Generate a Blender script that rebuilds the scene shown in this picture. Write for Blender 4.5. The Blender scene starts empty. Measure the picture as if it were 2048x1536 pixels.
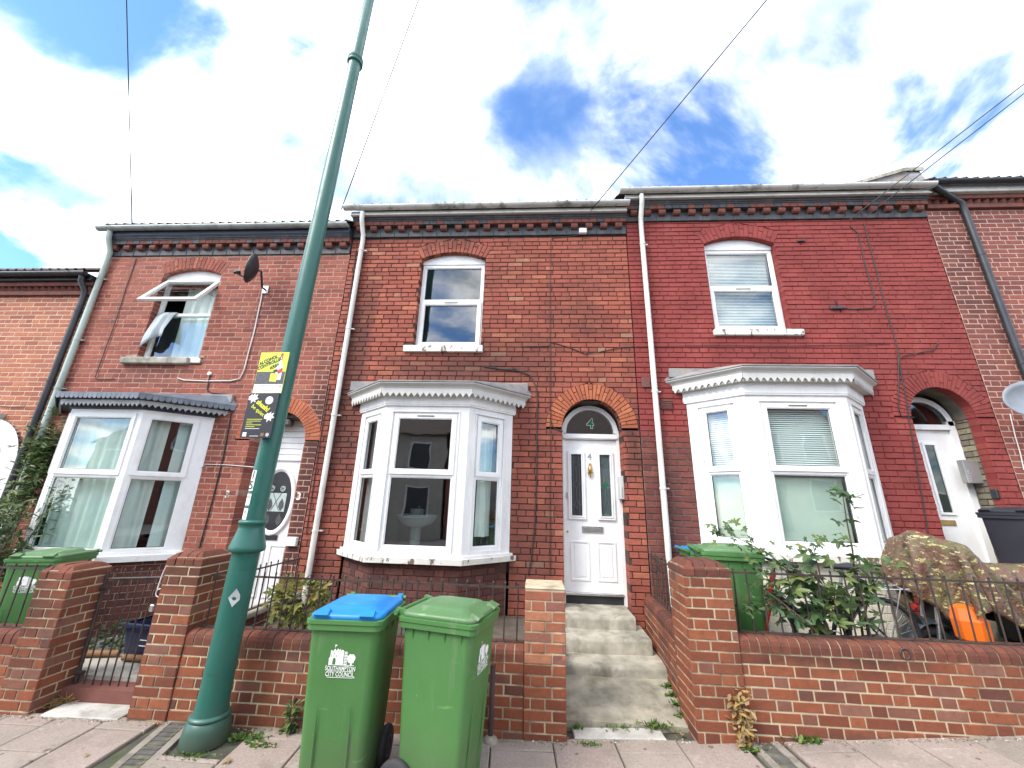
import bpy, math, random
from mathutils import Vector, Matrix
random.seed(7)
R = math.radians
scene = bpy.context.scene
col = scene.collection

# ------------------------------------------------------------------ camera
F = 770.0                                   # focal length in pixels of a 2048 px wide picture
CAM = Vector((0.0, -5.3, 1.65))
yaw, pit, rol = R(3.6), R(16.8), R(1.6)
fw = Vector((-math.sin(yaw) * math.cos(pit), math.cos(yaw) * math.cos(pit), math.sin(pit)))
r0 = Vector((math.cos(yaw), math.sin(yaw), 0)); u0 = r0.cross(fw)
rt = r0 * math.cos(rol) + u0 * math.sin(rol); up = u0 * math.cos(rol) - r0 * math.sin(rol)
cd = bpy.data.cameras.new('camera'); cd.sensor_width = 36; cd.lens = F / 2048 * 36
cd.clip_start = 0.05; cd.clip_end = 2000
cam = bpy.data.objects.new('camera', cd); col.objects.link(cam)
M3 = Matrix((rt, up, -fw)).transposed()
cam.matrix_world = Matrix.Translation(CAM) @ M3.to_4x4()
scene.camera = cam

def P(x, y, Y=0.0):                          # pixel -> point on the vertical plane Y
    d = fw + rt * ((x - 1024) / F) - up * ((y - 768) / F)
    return CAM + d * ((Y - CAM.y) / d.y)
def PZ(x, y, Z):                             # pixel -> point on the level plane Z
    d = fw + rt * ((x - 1024) / F) - up * ((y - 768) / F)
    return CAM + d * ((Z - CAM.z) / d.z)
def proj(p):
    v = Vector(p) - CAM; z = v.dot(fw)
    if z < .05: return None
    return 1024 + F * v.dot(rt) / z, 768 - F * v.dot(up) / z

# ------------------------------------------------------------------ sky, sun, exposure
SUN = Vector((-0.62, -0.48, 0.80)).normalized()
world = bpy.data.worlds.new('World'); scene.world = world; world.use_nodes = True
W = world.node_tree; W.nodes.clear(); wl = W.links
def wn(t, **k):
    n = W.nodes.new(t)
    for a, b in k.items(): setattr(n, a, b)
    return n
sky = wn('ShaderNodeTexSky', sky_type='NISHITA', sun_disc=False)
sky.sun_elevation = math.asin(SUN.z); sky.sun_rotation = math.atan2(SUN.x, SUN.y)
sky.air_density = 1.0; sky.dust_density = .3; sky.ozone_density = 3.0
tc = wn('ShaderNodeTexCoord'); sep = wn('ShaderNodeSeparateXYZ'); wl.new(tc.outputs['Generated'], sep.inputs[0])
zz = wn('ShaderNodeMath', operation='MAXIMUM'); zz.inputs[1].default_value = .02; wl.new(sep.outputs[2], zz.inputs[0])
za = wn('ShaderNodeMath', operation='ADD'); za.inputs[1].default_value = .22; wl.new(zz.outputs[0], za.inputs[0])
dx = wn('ShaderNodeMath', operation='DIVIDE'); wl.new(sep.outputs[0], dx.inputs[0]); wl.new(za.outputs[0], dx.inputs[1])
dy = wn('ShaderNodeMath', operation='DIVIDE'); wl.new(sep.outputs[1], dy.inputs[0]); wl.new(za.outputs[0], dy.inputs[1])
cx = wn('ShaderNodeCombineXYZ'); wl.new(dx.outputs[0], cx.inputs[0]); wl.new(dy.outputs[0], cx.inputs[1])
def wnoise(scale, detail, rough, off, dist=0.0):
    mp = wn('ShaderNodeMapping'); mp.inputs['Location'].default_value = off; wl.new(cx.outputs[0], mp.inputs[0])
    n = wn('ShaderNodeTexNoise'); n.inputs['Scale'].default_value = scale; n.inputs['Detail'].default_value = detail
    n.inputs['Roughness'].default_value = rough; n.inputs['Distortion'].default_value = dist
    wl.new(mp.outputs[0], n.inputs['Vector']); return n
def wramp(src, stops):
    r = wn('ShaderNodeValToRGB'); e = r.color_ramp.elements
    while len(e) < len(stops): e.new(.5)
    for i, (p, c) in enumerate(stops): e[i].position = p; e[i].color = (c, c, c, 1) if not isinstance(c, tuple) else c
    r.color_ramp.interpolation = 'EASE'
    wl.new(src, r.inputs[0]); return r
CLOUD_OFF = (27.0, 9.0, 0.0)
n1 = wnoise(1.7, 7, .56, CLOUD_OFF, .35)
n2 = wnoise(2.1, 7, .58, (7.7, 2.3, 4.0), .4)
cover = wramp(n1.outputs['Fac'], [(.40, 0.0), (.62, 1.0)])
bright = wramp(n2.outputs['Fac'], [(.33, (3.4, 3.9, 4.6, 1)), (.55, (14.6, 14.3, 13.8, 1))])
mx = wn('ShaderNodeMix', data_type='RGBA')
skm = wn('ShaderNodeMix', data_type='RGBA', blend_type='MULTIPLY'); skm.inputs[0].default_value = 1.0
wl.new(sky.outputs[0], skm.inputs[6]); skm.inputs[7].default_value = (.72, .92, 1.12, 1)
wl.new(cover.outputs[0], mx.inputs[0]); wl.new(skm.outputs[2], mx.inputs[6]); wl.new(bright.outputs[0], mx.inputs[7])
bg = wn('ShaderNodeBackground'); bg.inputs[1].default_value = .12; wl.new(mx.outputs[2], bg.inputs[0])
wo = wn('ShaderNodeOutputWorld'); wl.new(bg.outputs[0], wo.inputs[0])
sd = bpy.data.lights.new('sun', 'SUN'); sd.energy = 1.6; sd.angle = R(22); sd.color = (1.0, .955, .88)
sun = bpy.data.objects.new('sun', sd); col.objects.link(sun)
sun.rotation_euler = SUN.to_track_quat('Z', 'Y').to_euler()
vs = scene.view_settings
vs.view_transform = 'Standard'; vs.look = 'None'; vs.gamma = 1.0; vs.use_curve_mapping = False
vs.exposure = 1.55
scene.cycles.max_bounces = 6; scene.cycles.transparent_max_bounces = 10

# ------------------------------------------------------------------ materials
MATS = {}
class NT:
    def __init__(s, name):
        s.m = bpy.data.materials.new(name); s.m.use_nodes = True
        s.t = s.m.node_tree; s.t.nodes.clear(); s.L = s.t.links
        s.out = s.t.nodes.new('ShaderNodeOutputMaterial')
        s.pos = None
    def n(s, t, ins=None, **k):
        x = s.t.nodes.new(t)
        for a, b in k.items(): setattr(x, a, b)
        for a, b in (ins or {}).items():
            if hasattr(b, 'links'): s.L.new(b, x.inputs[a])
            else: x.inputs[a].default_value = b
        return x
    def P(s):
        if s.pos is None: s.pos = s.n('ShaderNodeNewGeometry').outputs['Position']
        return s.pos
    def noise(s, scale, detail=3, rough=.55, off=(0, 0, 0), stretch=(1, 1, 1)):
        mp = s.n('ShaderNodeMapping', {0: s.P(), 'Location': off, 'Scale': stretch})
        return s.n('ShaderNodeTexNoise', {'Vector': mp.outputs[0], 'Scale': scale, 'Detail': detail, 'Roughness': rough}).outputs['Fac']
    def ramp(s, src, stops, interp='LINEAR'):
        r = s.n('ShaderNodeValToRGB'); e = r.color_ramp.elements
        while len(e) < len(stops): e.new(.5)
        for i, (p, c) in enumerate(stops):
            e[i].position = p
            e[i].color = (c, c, c, 1) if not isinstance(c, (tuple, list)) else (*c[:3], 1)
        r.color_ramp.interpolation = interp; s.L.new(src, r.inputs[0]); return r.outputs[0]
    def mix(s, fac, a, b, mode='MIX'):
        x = s.n('ShaderNodeMix', data_type='RGBA', blend_type=mode)
        for i, v in ((0, fac), (6, a), (7, b)):
            if hasattr(v, 'links'): s.L.new(v, x.inputs[i])
            else: x.inputs[i].default_value = v if i == 0 else (*v[:3], 1)
        return x.outputs[2]
    def math(s, op, a, b=0.0):
        x = s.n('ShaderNodeMath', operation=op)
        for i, v in enumerate((a, b)):
            if hasattr(v, 'links'): s.L.new(v, x.inputs[i])
            else: x.inputs[i].default_value = v
        return x.outputs[0]
    def finish(s, colr, rough=.8, bump=None, bstr=.3, bdist=.004, metal=0.0, spec=.5, **k):
        b = s.n('ShaderNodeBsdfPrincipled')
        for key, v in (('Base Color', colr), ('Roughness', rough), ('Metallic', metal), ('Specular IOR Level', spec), *k.items()):
            if hasattr(v, 'links'): s.L.new(v, b.inputs[key])
            else: b.inputs[key].default_value = (*v[:3], 1) if isinstance(v, (tuple, list)) else v
        if bump is not None:
            bm = s.n('ShaderNodeBump', {'Height': bump, 'Strength': bstr, 'Distance': bdist})
            s.L.new(bm.outputs[0], b.inputs['Normal'])
        s.L.new(b.outputs[0], s.out.inputs[0]); return s.m

def pm(name, c1, c2=None, scale=6, rough=.7, bump=.2, metal=0, dirt=None, dscale=3, damt=.5, spec=.5, fine=60):
    """two-tone noisy surface with fine relief and an optional dirt tone"""
    if name in MATS: return MATS[name]
    t = NT(name); c2 = c2 or tuple(v * .82 for v in c1)
    c = t.mix(t.ramp(t.noise(scale, 4), [(.35, 0.), (.65, 1.)]), c1, c2)
    if dirt:
        f = t.math('MULTIPLY', t.ramp(t.noise(dscale, 6, .65, (3, 5, 1), (1, 1, .6)), [(.5, 0.), (.66, 1.)]), damt)
        c = t.mix(f, c, dirt)
    rr = t.math('ADD', t.math('MULTIPLY', t.noise(scale * 2.3, 3), .25), rough - .12)
    MATS[name] = t.finish(c, rr, t.noise(fine, 4) if bump else None, bump, .003, metal, spec)
    return MATS[name]

def flat(name, c, rough=.6):
    return pm(name, c, tuple(v * .92 for v in c), 12, rough, 0)

def glass(name, tint=(.82, .9, .88), ior=2.2):
    if name in MATS: return MATS[name]
    t = NT(name)
    bn = t.n('ShaderNodeBump', {'Height': t.noise(1.6, 2), 'Strength': .05, 'Distance': .05})
    lw = t.n('ShaderNodeLayerWeight', {'Blend': .5, 'Normal': bn.outputs[0]}); f0 = ((ior - 1) / (ior + 1)) ** 2
    fr = t.math('ADD', t.math('MULTIPLY', t.math('POWER', lw.outputs['Facing'], 5.0), 1 - f0), f0)
    tr = t.n('ShaderNodeBsdfTransparent', {0: (*tint, 1)})
    gl = t.n('ShaderNodeBsdfGlossy', {'Color': (.95, .98, 1, 1), 'Roughness': .015, 'Normal': bn.outputs[0]})
    mx = t.n('ShaderNodeMixShader', {0: fr, 1: tr.outputs[0], 2: gl.outputs[0]})
    t.L.new(mx.outputs[0], t.out.inputs[0]); MATS[name] = t.m; return t.m

def brick_mat(name, ramp, island, soot=.35, soot_c=(.035, .028, .026), paint=None, stains=(), bstr=.5):
    key = name + ('_i' if island else '_o')
    if key in MATS: return MATS[key]
    t = NT(key)
    rnd = (t.n('ShaderNodeNewGeometry').outputs['Random Per Island'] if island else t.n('ShaderNodeObjectInfo').outputs['Random'])
    c = t.ramp(rnd, ramp)
    f1 = t.noise(22, 5, .65)
    c = t.mix(t.ramp(f1, [(.3, 0.), (.75, .55)]), c, tuple(v * .45 for v in ramp[len(ramp) // 2][1]))
    f3 = t.ramp(t.noise(70, 3, .6, (2, 0, 0)), [(.62, 0.), (.8, .5)])
    c = t.mix(f3, c, tuple(min(1, v * 1.5 + .06) for v in ramp[len(ramp) // 2][1]))
    if paint:                                            # masonry paint above a ragged line
        sx = t.n('ShaderNodeSeparateXYZ', {0: t.P()})
        zl = t.math('ADD', sx.outputs[2], t.math('MULTIPLY', t.noise(5, 5), .5))
        xm = t.math('MULTIPLY', t.math('LESS_THAN', sx.outputs[0], paint[2]), -3.0)
        m = t.ramp(t.math('SUBTRACT', zl, t.math('ADD', paint[1] - 3.0, t.math('MULTIPLY', xm, -1.0))), [(0.0, 0.), (.22, 1.)])
        chip = t.ramp(t.noise(16, 6, .7, (9, 1, 4)), [(.665, 1.), (.69, 0.)])
        pc = t.mix(t.ramp(t.noise(1.6, 6, .65), [(.35, 0.), (.7, 1.)]), tuple(v * 1.1 for v in paint[0]), tuple(v * .66 for v in paint[0])); pc = t.mix(t.ramp(t.noise(4, 6, .7, (6, 3, 1), (1, 1, .3)), [(.55, 0.), (.75, .4)]), pc, (.34, .13, .11))
        pc = t.mix(t.math('MULTIPLY', rnd, .28), pc, tuple(v * .6 for v in paint[0]))
        c = t.mix(t.math('MULTIPLY', m, chip), c, pc)
    s = t.ramp(t.noise(1.3, 6, .68, (4, 2, 7), (1, 1, .55)), [(.46, 0.), (.72, soot)])
    c = t.mix(s, c, soot_c)
    if stains:
        sx = t.n('ShaderNodeSeparateXYZ', {0: t.P()})
        for (x0, x1, z0, z1, amt, sc) in stains:         # run-off stains with ragged edges
            nn = t.math('MULTIPLY', t.math('SUBTRACT', t.noise(7, 5, .65, (x0, 0, z0)), .5), .9)
            ux = t.math('ABSOLUTE', t.math('DIVIDE', t.math('SUBTRACT', sx.outputs[0], (x0 + x1) / 2), (x1 - x0) / 2))
            uz = t.math('ABSOLUTE', t.math('DIVIDE', t.math('SUBTRACT', sx.outputs[2], (z0 + z1) / 2), (z1 - z0) / 2))
            d = t.math('ADD', t.math('MAXIMUM', ux, uz), nn)
            f = t.math('MULTIPLY', t.ramp(d, [(.45, 1.), (1.0, 0.)]), amt)
            c = t.mix(f, c, sc)
    bmp = t.math('ADD', t.math('MULTIPLY', t.noise(45, 5, .65), .7), t.math('MULTIPLY', t.noise(14, 3), .6))
    MATS[key] = t.finish(c, .86, bmp, bstr, .006, spec=.25)
    return MATS[key]

def mortar_mat(name, c, c2=None, dark=None, amt=.6):
    return pm(name, c, c2 or tuple(v * .7 for v in c), 9, .92, .5, dirt=dark, dscale=2.2, damt=amt, spec=.15, fine=120)

# ------------------------------------------------------------------ mesh builder
def tag(o, label=None, cat=None, group=None, kind=None):
    if label: o['label'] = label
    if cat: o['category'] = cat
    if group: o['group'] = group
    if kind: o['kind'] = kind
    return o
def empty(name, loc, label, cat, group=None, rz=0.0, local=False):
    o = bpy.data.objects.new(name, None); o.empty_display_size = .1
    o.location = loc; o.rotation_euler = (0, 0, rz); col.objects.link(o)
    OFF[o.name] = Vector(loc) if (rz == 0 and not local) else Vector((0, 0, 0))
    return tag(o, label, cat, group)
OFF = {}
def off_of(p):
    while p is not None:
        if p.name in OFF: return OFF[p.name]
        p = p.parent
    return Vector((0, 0, 0))
class MB:
    def __init__(s): s.v = []; s.f = []; s.sm = []
    def add(s, vs_, fs, smooth=False):
        k = len(s.v); s.v += [tuple(v) for v in vs_]
        for f in fs: s.f.append(tuple(i + k for i in f)); s.sm.append(smooth)
        return s
    def box(s, x0, x1, y0, y1, z0, z1, jit=0.0):
        j = lambda: random.uniform(-jit, jit) if jit else 0
        v = [(x + j(), y + j(), z + j()) for z in (z0, z1) for y in (y0, y1) for x in (x0, x1)]
        return s.add(v, [(0, 2, 3, 1), (4, 5, 7, 6), (0, 1, 5, 4), (2, 6, 7, 3), (0, 4, 6, 2), (1, 3, 7, 5)])
    def obox(s, o, u, w, h, a0, a1, b0, b1, c0, c1, bev=0.0):
        """box in a frame: origin o, axes u, w, h"""
        v = [o + u * a + w * b + h * c for c in (c0, c1) for b in (b0, b1) for a in (a0, a1)]
        return s.add(v, [(0, 2, 3, 1), (4, 5, 7, 6), (0, 1, 5, 4), (2, 6, 7, 3), (0, 4, 6, 2), (1, 3, 7, 5)])
    def bbox(s, x0, x1, y0, y1, z0, z1, b=.006):
        """box with chamfered edges"""
        xs, ys, zs = (x0, x1), (y0, y1), (z0, z1); vv = []; idx = {}
        for i in (0, 1):
            for j in (0, 1):
                for k in (0, 1):
                    for a in range(3):
                        p = [xs[i], ys[j], zs[k]]
                        for q in range(3):
                            if q != a: p[q] += b * (1 if (i, j, k)[q] == 0 else -1)
                        idx[i, j, k, a] = len(vv); vv.append(tuple(p))
        fs = []
        I = idx
        for s_ in (0, 1):
            fs.append([I[s_, 0, 0, 0], I[s_, 1, 0, 0], I[s_, 1, 1, 0], I[s_, 0, 1, 0]][::1 if s_ else -1])
            fs.append([I[0, s_, 0, 1], I[1, s_, 0, 1], I[1, s_, 1, 1], I[0, s_, 1, 1]][::-1 if s_ else 1])
            fs.append([I[0, 0, s_, 2], I[1, 0, s_, 2], I[1, 1, s_, 2], I[0, 1, s_, 2]][::1 if s_ else -1])
        for a in (0, 1):
            for c in (0, 1):
                fs.append([I[a, c, 0, 0], I[a, c, 1, 0], I[a, c, 1, 1], I[a, c, 0, 1]][::1 if a != c else -1])
                fs.append([I[a, 0, c, 0], I[a, 1, c, 0], I[a, 1, c, 2], I[a, 0, c, 2]][::-1 if a != c else 1])
                fs.append([I[0, a, c, 1], I[1, a, c, 1], I[1, a, c, 2], I[0, a, c, 2]][::1 if a != c else -1])
                for k in (0, 1):
                    pass
        for i in (0, 1):
            for j in (0, 1):
                for k in (0, 1):
                    t = [I[i, j, k, 0], I[i, j, k, 1], I[i, j, k, 2]]
                    fs.append(t if (i + j + k) % 2 else t[::-1])
        return s.add(vv, fs)
    def prism(s, poly, y0, y1):
        """poly of (x,z) extruded along y"""
        n = len(poly); v = [(x, y0, z) for x, z in poly] + [(x, y1, z) for x, z in poly]
        f = [tuple(range(n)), tuple(range(2 * n - 1, n - 1, -1))]
        f += [((i + 1) % n, i, i + n, (i + 1) % n + n) for i in range(n)]
        return s.add(v, f)
    def slab(s, poly, z0, z1):
        """poly of (x,y) extruded along z"""
        n = len(poly); v = [(x, y, z0) for x, y in poly] + [(x, y, z1) for x, y in poly]
        f = [tuple(range(n - 1, -1, -1)), tuple(range(n, 2 * n))]
        f += [(i, (i + 1) % n, (i + 1) % n + n, i + n) for i in range(n)]
        return s.add(v, f)
    def loft(s, rings, closed=True, caps=True, smooth=False):
        n = len(rings[0]); v = [p for r in rings for p in r]; f = []
        for i in range(len(rings) - 1):
            for j in range(n if closed else n - 1):
                a, b = i * n + j, i * n + (j + 1) % n
                f.append((a, b, b + n, a + n))
        s.add(v, f, smooth)
        if caps and closed:
            s.add(rings[0], [tuple(range(n - 1, -1, -1))]); s.add(rings[-1], [tuple(range(n))])
        return s
    def lathe(s, prof, c=(0, 0, 0), n=24, smooth=True, caps=True):
        rings = [[(c[0] + r * math.cos(2 * math.pi * k / n), c[1] + r * math.sin(2 * math.pi * k / n), c[2] + z) for k in range(n)] for r, z in prof]
        return s.loft(rings, True, caps, smooth)
    def tube(s, pts, r, n=8, smooth=True, caps=True):
        pts = [Vector(p) for p in pts]; rings = []; prev = None
        for i, p in enumerate(pts):
            a = pts[max(i - 1, 0)]; b = pts[min(i + 1, len(pts) - 1)]
            d = (b - a).normalized()
            if prev is None:
                e = d.cross(Vector((0, 0, 1)))
                if e.length < 1e-3: e = d.cross(Vector((1, 0, 0)))
            else: e = prev - d * prev.dot(d)
            e.normalize(); prev = e; g = d.cross(e)
            rr = r[i] if isinstance(r, (list, tuple)) else r
            rings.append([p + (e * math.cos(2 * math.pi * k / n) + g * math.sin(2 * math.pi * k / n)) * rr for k in range(n)])
        return s.loft(rings, True, caps, smooth)
    def torus(s, c, R_, r, axis='Y', n=28, m=8, sx=1.0):
        rings = []
        for i in range(n + 1):
            a = 2 * math.pi * i / n; ring = []
            for j in range(m):
                b = 2 * math.pi * j / m; q = R_ + r * math.cos(b); h = r * math.sin(b) * sx
                x, y = q * math.cos(a), q * math.sin(a)
                ring.append({'Y': (c[0] + x, c[1] + h, c[2] + y), 'X': (c[0] + h, c[1] + x, c[2] + y), 'Z': (c[0] + x, c[1] + y, c[2] + h)}[axis])
            rings.append(ring)
        return s.loft(rings, True, False, True)
    def build(s, name, mat, parent=None, kind=None, world=True):
        """one mesh object; vertices are world coordinates unless the thing is turned"""
        me = bpy.data.meshes.new(name)
        o3 = off_of(parent) if parent is not None else Vector((0, 0, 0))
        me.from_pydata([(v[0] - o3.x, v[1] - o3.y, v[2] - o3.z) for v in s.v], [], s.f)
        if any(s.sm): me.polygons.foreach_set('use_smooth', s.sm)
        me.update()
        o = bpy.data.objects.new(name, me); col.objects.link(o)
        if mat: me.materials.append(mat)
        if parent is not None: o.parent = parent
        if kind: o['kind'] = kind
        return o
def mbox(name, mat, parent, *b, bev=None):
    m = MB()
    m.bbox(*b, b=bev) if bev else m.box(*b)
    return m.build(name, mat, parent)

def text(s, size, name, mat, parent, o, u, h, n, align='CENTER', bold=.0, shear=0, lift=.0015, space=1.0, squeeze=1.0):
    """flat lettering: origin o, reading direction u, up h, outward normal n (world coordinates)"""
    cu = bpy.data.curves.new(name, 'FONT'); cu.body = s; cu.size = size; cu.align_x = align; cu.align_y = 'CENTER'
    cu.offset = bold; cu.shear = shear; cu.extrude = .0004; cu.space_character = space; cu.resolution_u = 3
    t = bpy.data.objects.new(name, cu); col.objects.link(t)
    me = bpy.data.meshes.new_from_object(t); bpy.data.objects.remove(t); bpy.data.curves.remove(cu)
    o, u, h, n = Vector(o), Vector(u).normalized(), Vector(h).normalized(), Vector(n).normalized()
    o3 = off_of(parent)
    for v in me.vertices:
        q = o + u * (v.co.x * squeeze) + h * v.co.y + n * (lift + v.co.z) - o3
        v.co = q
    me.materials.clear(); me.materials.append(mat)
    ob = bpy.data.objects.new(name, me); col.objects.link(ob); ob.parent = parent
    return ob

# ------------------------------------------------------------------ bricks
CH = .0765; JT = .0095
def brick_geo(w0b, w0t, w1b, w1t, z0, z1, depth, rough=1.0):
    """front face at y=0 looking along -y; 12 vertices, worn arrises"""
    c = .0035; j = lambda s_=.0016: random.uniform(-s_, s_) * rough
    f = [(w0b + j(), z0 + j()), (w1b + j(), z0 + j()), (w1t + j(), z1 + j()), (w0t + j(), z1 + j())]
    cx_, cz_ = sum(p[0] for p in f) / 4, sum(p[1] for p in f) / 4
    v = [(x, depth, z) for x, z in f] + [(x, .005, z) for x, z in f]
    for x, z in f:
        v.append((x + (c if x < cx_ else -c), j(.0012), z + (c if z < cz_ else -c)))
    fs = [(0, 1, 5, 4), (1, 2, 6, 5), (2, 3, 7, 6), (3, 0, 4, 7),
          (4, 5, 9, 8), (5, 6, 10, 9), (6, 7, 11, 10), (7, 4, 8, 11), (8, 9, 10, 11)]
    return v, fs
VARS = {}
def brick_mesh(L, Hh, depth, mat, k):
    key = (round(L, 3), round(Hh, 3), round(depth, 3), mat.name, k)
    if key not in VARS:
        v, f = brick_geo(0, 0, L, L, 0, Hh, depth)
        me = bpy.data.meshes.new('brick'); me.from_pydata(v, [], f); me.materials.append(mat); me.update(); VARS[key] = me
    return VARS[key]
class Plane:
    def __init__(s, x, y, ang=0.0):
        s.o = Vector((x, y, 0)); s.a = ang
        s.u = Vector((math.cos(ang), math.sin(ang), 0)); s.n = Vector((math.sin(ang), -math.cos(ang), 0))
    def at(s, u, z, out=0.0): return s.o + s.u * u + s.n * out + Vector((0, 0, z))
class Bricks:
    """all the bricks of one thing: the 300 that show largest become parts, the rest one infill part"""
    def __init__(s): s.b = []
    def lay(s, pl, u0, u1, z0, z1, excl=None, bond='S', ch=CH, L=.2285, Hd=.1095, jt=JT, depth=.06, proud=.003, seed=0, jamb=None, zoff=0.0):
        rs = random.Random(seed); n = int(math.ceil((z1 - z0) / ch - 1e-6))
        for r in range(n):
            a, b = z0 + r * ch, min(z0 + (r + 1) * ch, z1) - jt
            if b - a < .02: continue
            if bond == 'F': pat = [L, Hd]; st = -((L + Hd + 2 * jt) / 2 if r % 2 else 0)
            elif bond == 'S':
                pat = [L]; st = -(L + jt) * (.5 if r % 2 else 0) + rs.uniform(-.012, .012)
                if r % 6 == 5: pat = [Hd]; st = rs.uniform(-.01, .01) - .04
            else: pat = [Hd]; st = 0
            u = u0 + st; i = 0; segs = []
            while u < u1 - .015:
                w = pat[i % len(pat)] + (rs.uniform(-.006, .006) if bond == 'S' else 0)
                segs.append((max(u, u0), min(u + w, u1))); u += w + jt; i += 1
            ex = excl(a, b) if excl else []
            for (p, q) in segs:
                if q - p < .02: continue
                pcs = [(p, p, q, q, False)]
                for (e0b, e0t, e1b, e1t) in ex:
                    nxt = []
                    for (pb, pt, qb, qt, jf) in pcs:
                        if max(qb, qt) <= min(e0b, e0t) or min(pb, pt) >= max(e1b, e1t): nxt.append((pb, pt, qb, qt, jf)); continue
                        lb, lt = min(qb, e0b - .002), min(qt, e0t - .002)
                        if lb - pb > .025 or lt - pt > .025: nxt.append((pb, pt, max(lb, pb + .004), max(lt, pt + .004), True))
                        hb, ht = max(pb, e1b + .002), max(pt, e1t + .002)
                        if qb - hb > .025 or qt - ht > .025: nxt.append((min(hb, qb - .004), min(ht, qt - .004), qb, qt, True))
                    pcs = nxt
                for (pb, pt, qb, qt, jf) in pcs:
                    dep = depth
                    if jf and jamb: dep = jamb
                    s.b.append((pl, pb, pt, qb, qt, a, b, dep, rs.uniform(-.25, 1) * proud))
    def emit(s, parent, mo, mi, limit=300, name='brick', fname='brick_infill'):
        o3 = off_of(parent); sc = []
        for k, t in enumerate(s.b):
            pl, pb, pt, qb, qt, a, b, dep, pr = t
            c = pl.at((pb + qb) / 2, (a + b) / 2); q = proj(c)
            vis = q is not None and -20 < q[0] < 2068 and -20 < q[1] < 1556
            d = (c - CAM); fac = abs(d.normalized().dot(pl.n)) if d.dot(pl.n) < 0 else 0
            ok = vis and abs(pb - pt) < .004 and abs(qb - qt) < .004
            sc.append(((qb - pb) * (b - a) * fac / d.length_squared if ok else -1, k))
        sc.sort(reverse=True); top = {k for v, k in sc[:limit] if v > 0}
        inf = MB()
        for k, (pl, pb, pt, qb, qt, a, b, dep, pr) in enumerate(s.b):
            if k in top:
                w, h = qb - pb, b - a
                L = min((.2285, .1095, .165, .065), key=lambda x: abs(x - w))
                me = brick_mesh(L, round(h, 3), dep, mo, random.randrange(7))
                o = bpy.data.objects.new(name, me); col.objects.link(o); o.parent = parent
                o.location = pl.at(pb, a, pr) - o3; o.rotation_euler = (0, 0, pl.a); o.scale = (w / L, 1, 1)
            else:
                v, f = brick_geo(pb, pt, qb, qt, a, b, dep)
                inf.add([pl.o + pl.u * x + pl.n * (pr - y) + Vector((0, 0, z)) for x, y, z in v], f)
        if inf.v: return inf.build(fname, mi, parent, 'stuff')
def strips(m, pl, u0, u1, z0, z1, excl, back=.006, dz=.03):
    """mortar sheet behind the bricks, open where the openings are"""
    n = int(math.ceil((z1 - z0) / dz))
    for r in range(n):
        a, b = z0 + r * dz, min(z0 + (r + 1) * dz, z1)
        xs = [(u0, u1)]
        for (e0b, e0t, e1b, e1t) in (excl(a, b) if excl else []):
            lo, hi = max(e0b, e0t), min(e1b, e1t); nx = []
            for (p, q) in xs:
                if hi <= p or lo >= q: nx.append((p, q)); continue
                if lo > p: nx.append((p, lo))
                if hi < q: nx.append((hi, q))
            xs = nx
        for (p, q) in xs:
            m.add([pl.at(p, a, -back), pl.at(q, a, -back), pl.at(q, b, -back), pl.at(p, b, -back)], [(0, 1, 2, 3)])
    return m
def arch_excl(cx_, cz_, ri, ro, zlow):
    """round arch: opening below the springing, outside of the ring above it"""
    def hw(z): return math.sqrt(max(0, ro * ro - (z - cz_) ** 2))
    def f(a, b):
        if b < zlow or a > cz_ + ro: return None
        if b <= cz_ + .001: return (cx_ - ri, cx_ - ri, cx_ + ri, cx_ + ri)
        a_ = max(a, cz_)
        return (cx_ - hw(a_), cx_ - hw(b), cx_ + hw(a_), cx_ + hw(b))
    return f
def voussoirs(parent, pl, cx_, cz_, ri, ro, a0, a1, n, mat, depth=.11, name='arch_brick', split=True):
    o3 = off_of(parent)
    for k in range(n):
        t0, t1 = a0 + (a1 - a0) * k / n, a0 + (a1 - a0) * (k + 1) / n
        g = .0042 / ((ri + ro) / 2)
        rm = ri + (ro - ri) * (.33 if k % 4 == 1 else .64)
        prts = [(ri, ro)] if (k % 2 == 0 or not split) else [(ri, rm - .004), (rm + .004, ro)]
        for (p, q) in prts:
            j = lambda: random.uniform(-.0015, .0015)
            c = [(r * math.cos(t) + j(), r * math.sin(t) + j()) for r, t in ((p, t0 + g), (p, t1 - g), (q, t1 - g), (q, t0 + g))]
            pr = random.uniform(.001, .005); m = MB(); e = .003
            mx_, mz_ = sum(x for x, z in c) / 4, sum(z for x, z in c) / 4
            v = [pl.at(cx_ + x, cz_ + z, -depth) for x, z in c] + [pl.at(cx_ + x, cz_ + z, pr - .005) for x, z in c]
            v += [pl.at(cx_ + x + (mx_ - x) * .07, cz_ + z + (mz_ - z) * .05, pr) for x, z in c]
            m.add(v, [(0, 4, 5, 1), (1, 5, 6, 2), (2, 6, 7, 3), (3, 7, 4, 0), (4, 8, 9, 5), (5, 9, 10, 6), (6, 10, 11, 7), (7, 11, 8, 4), (8, 11, 10, 9)])
            m.build(name, mat, parent)
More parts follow.
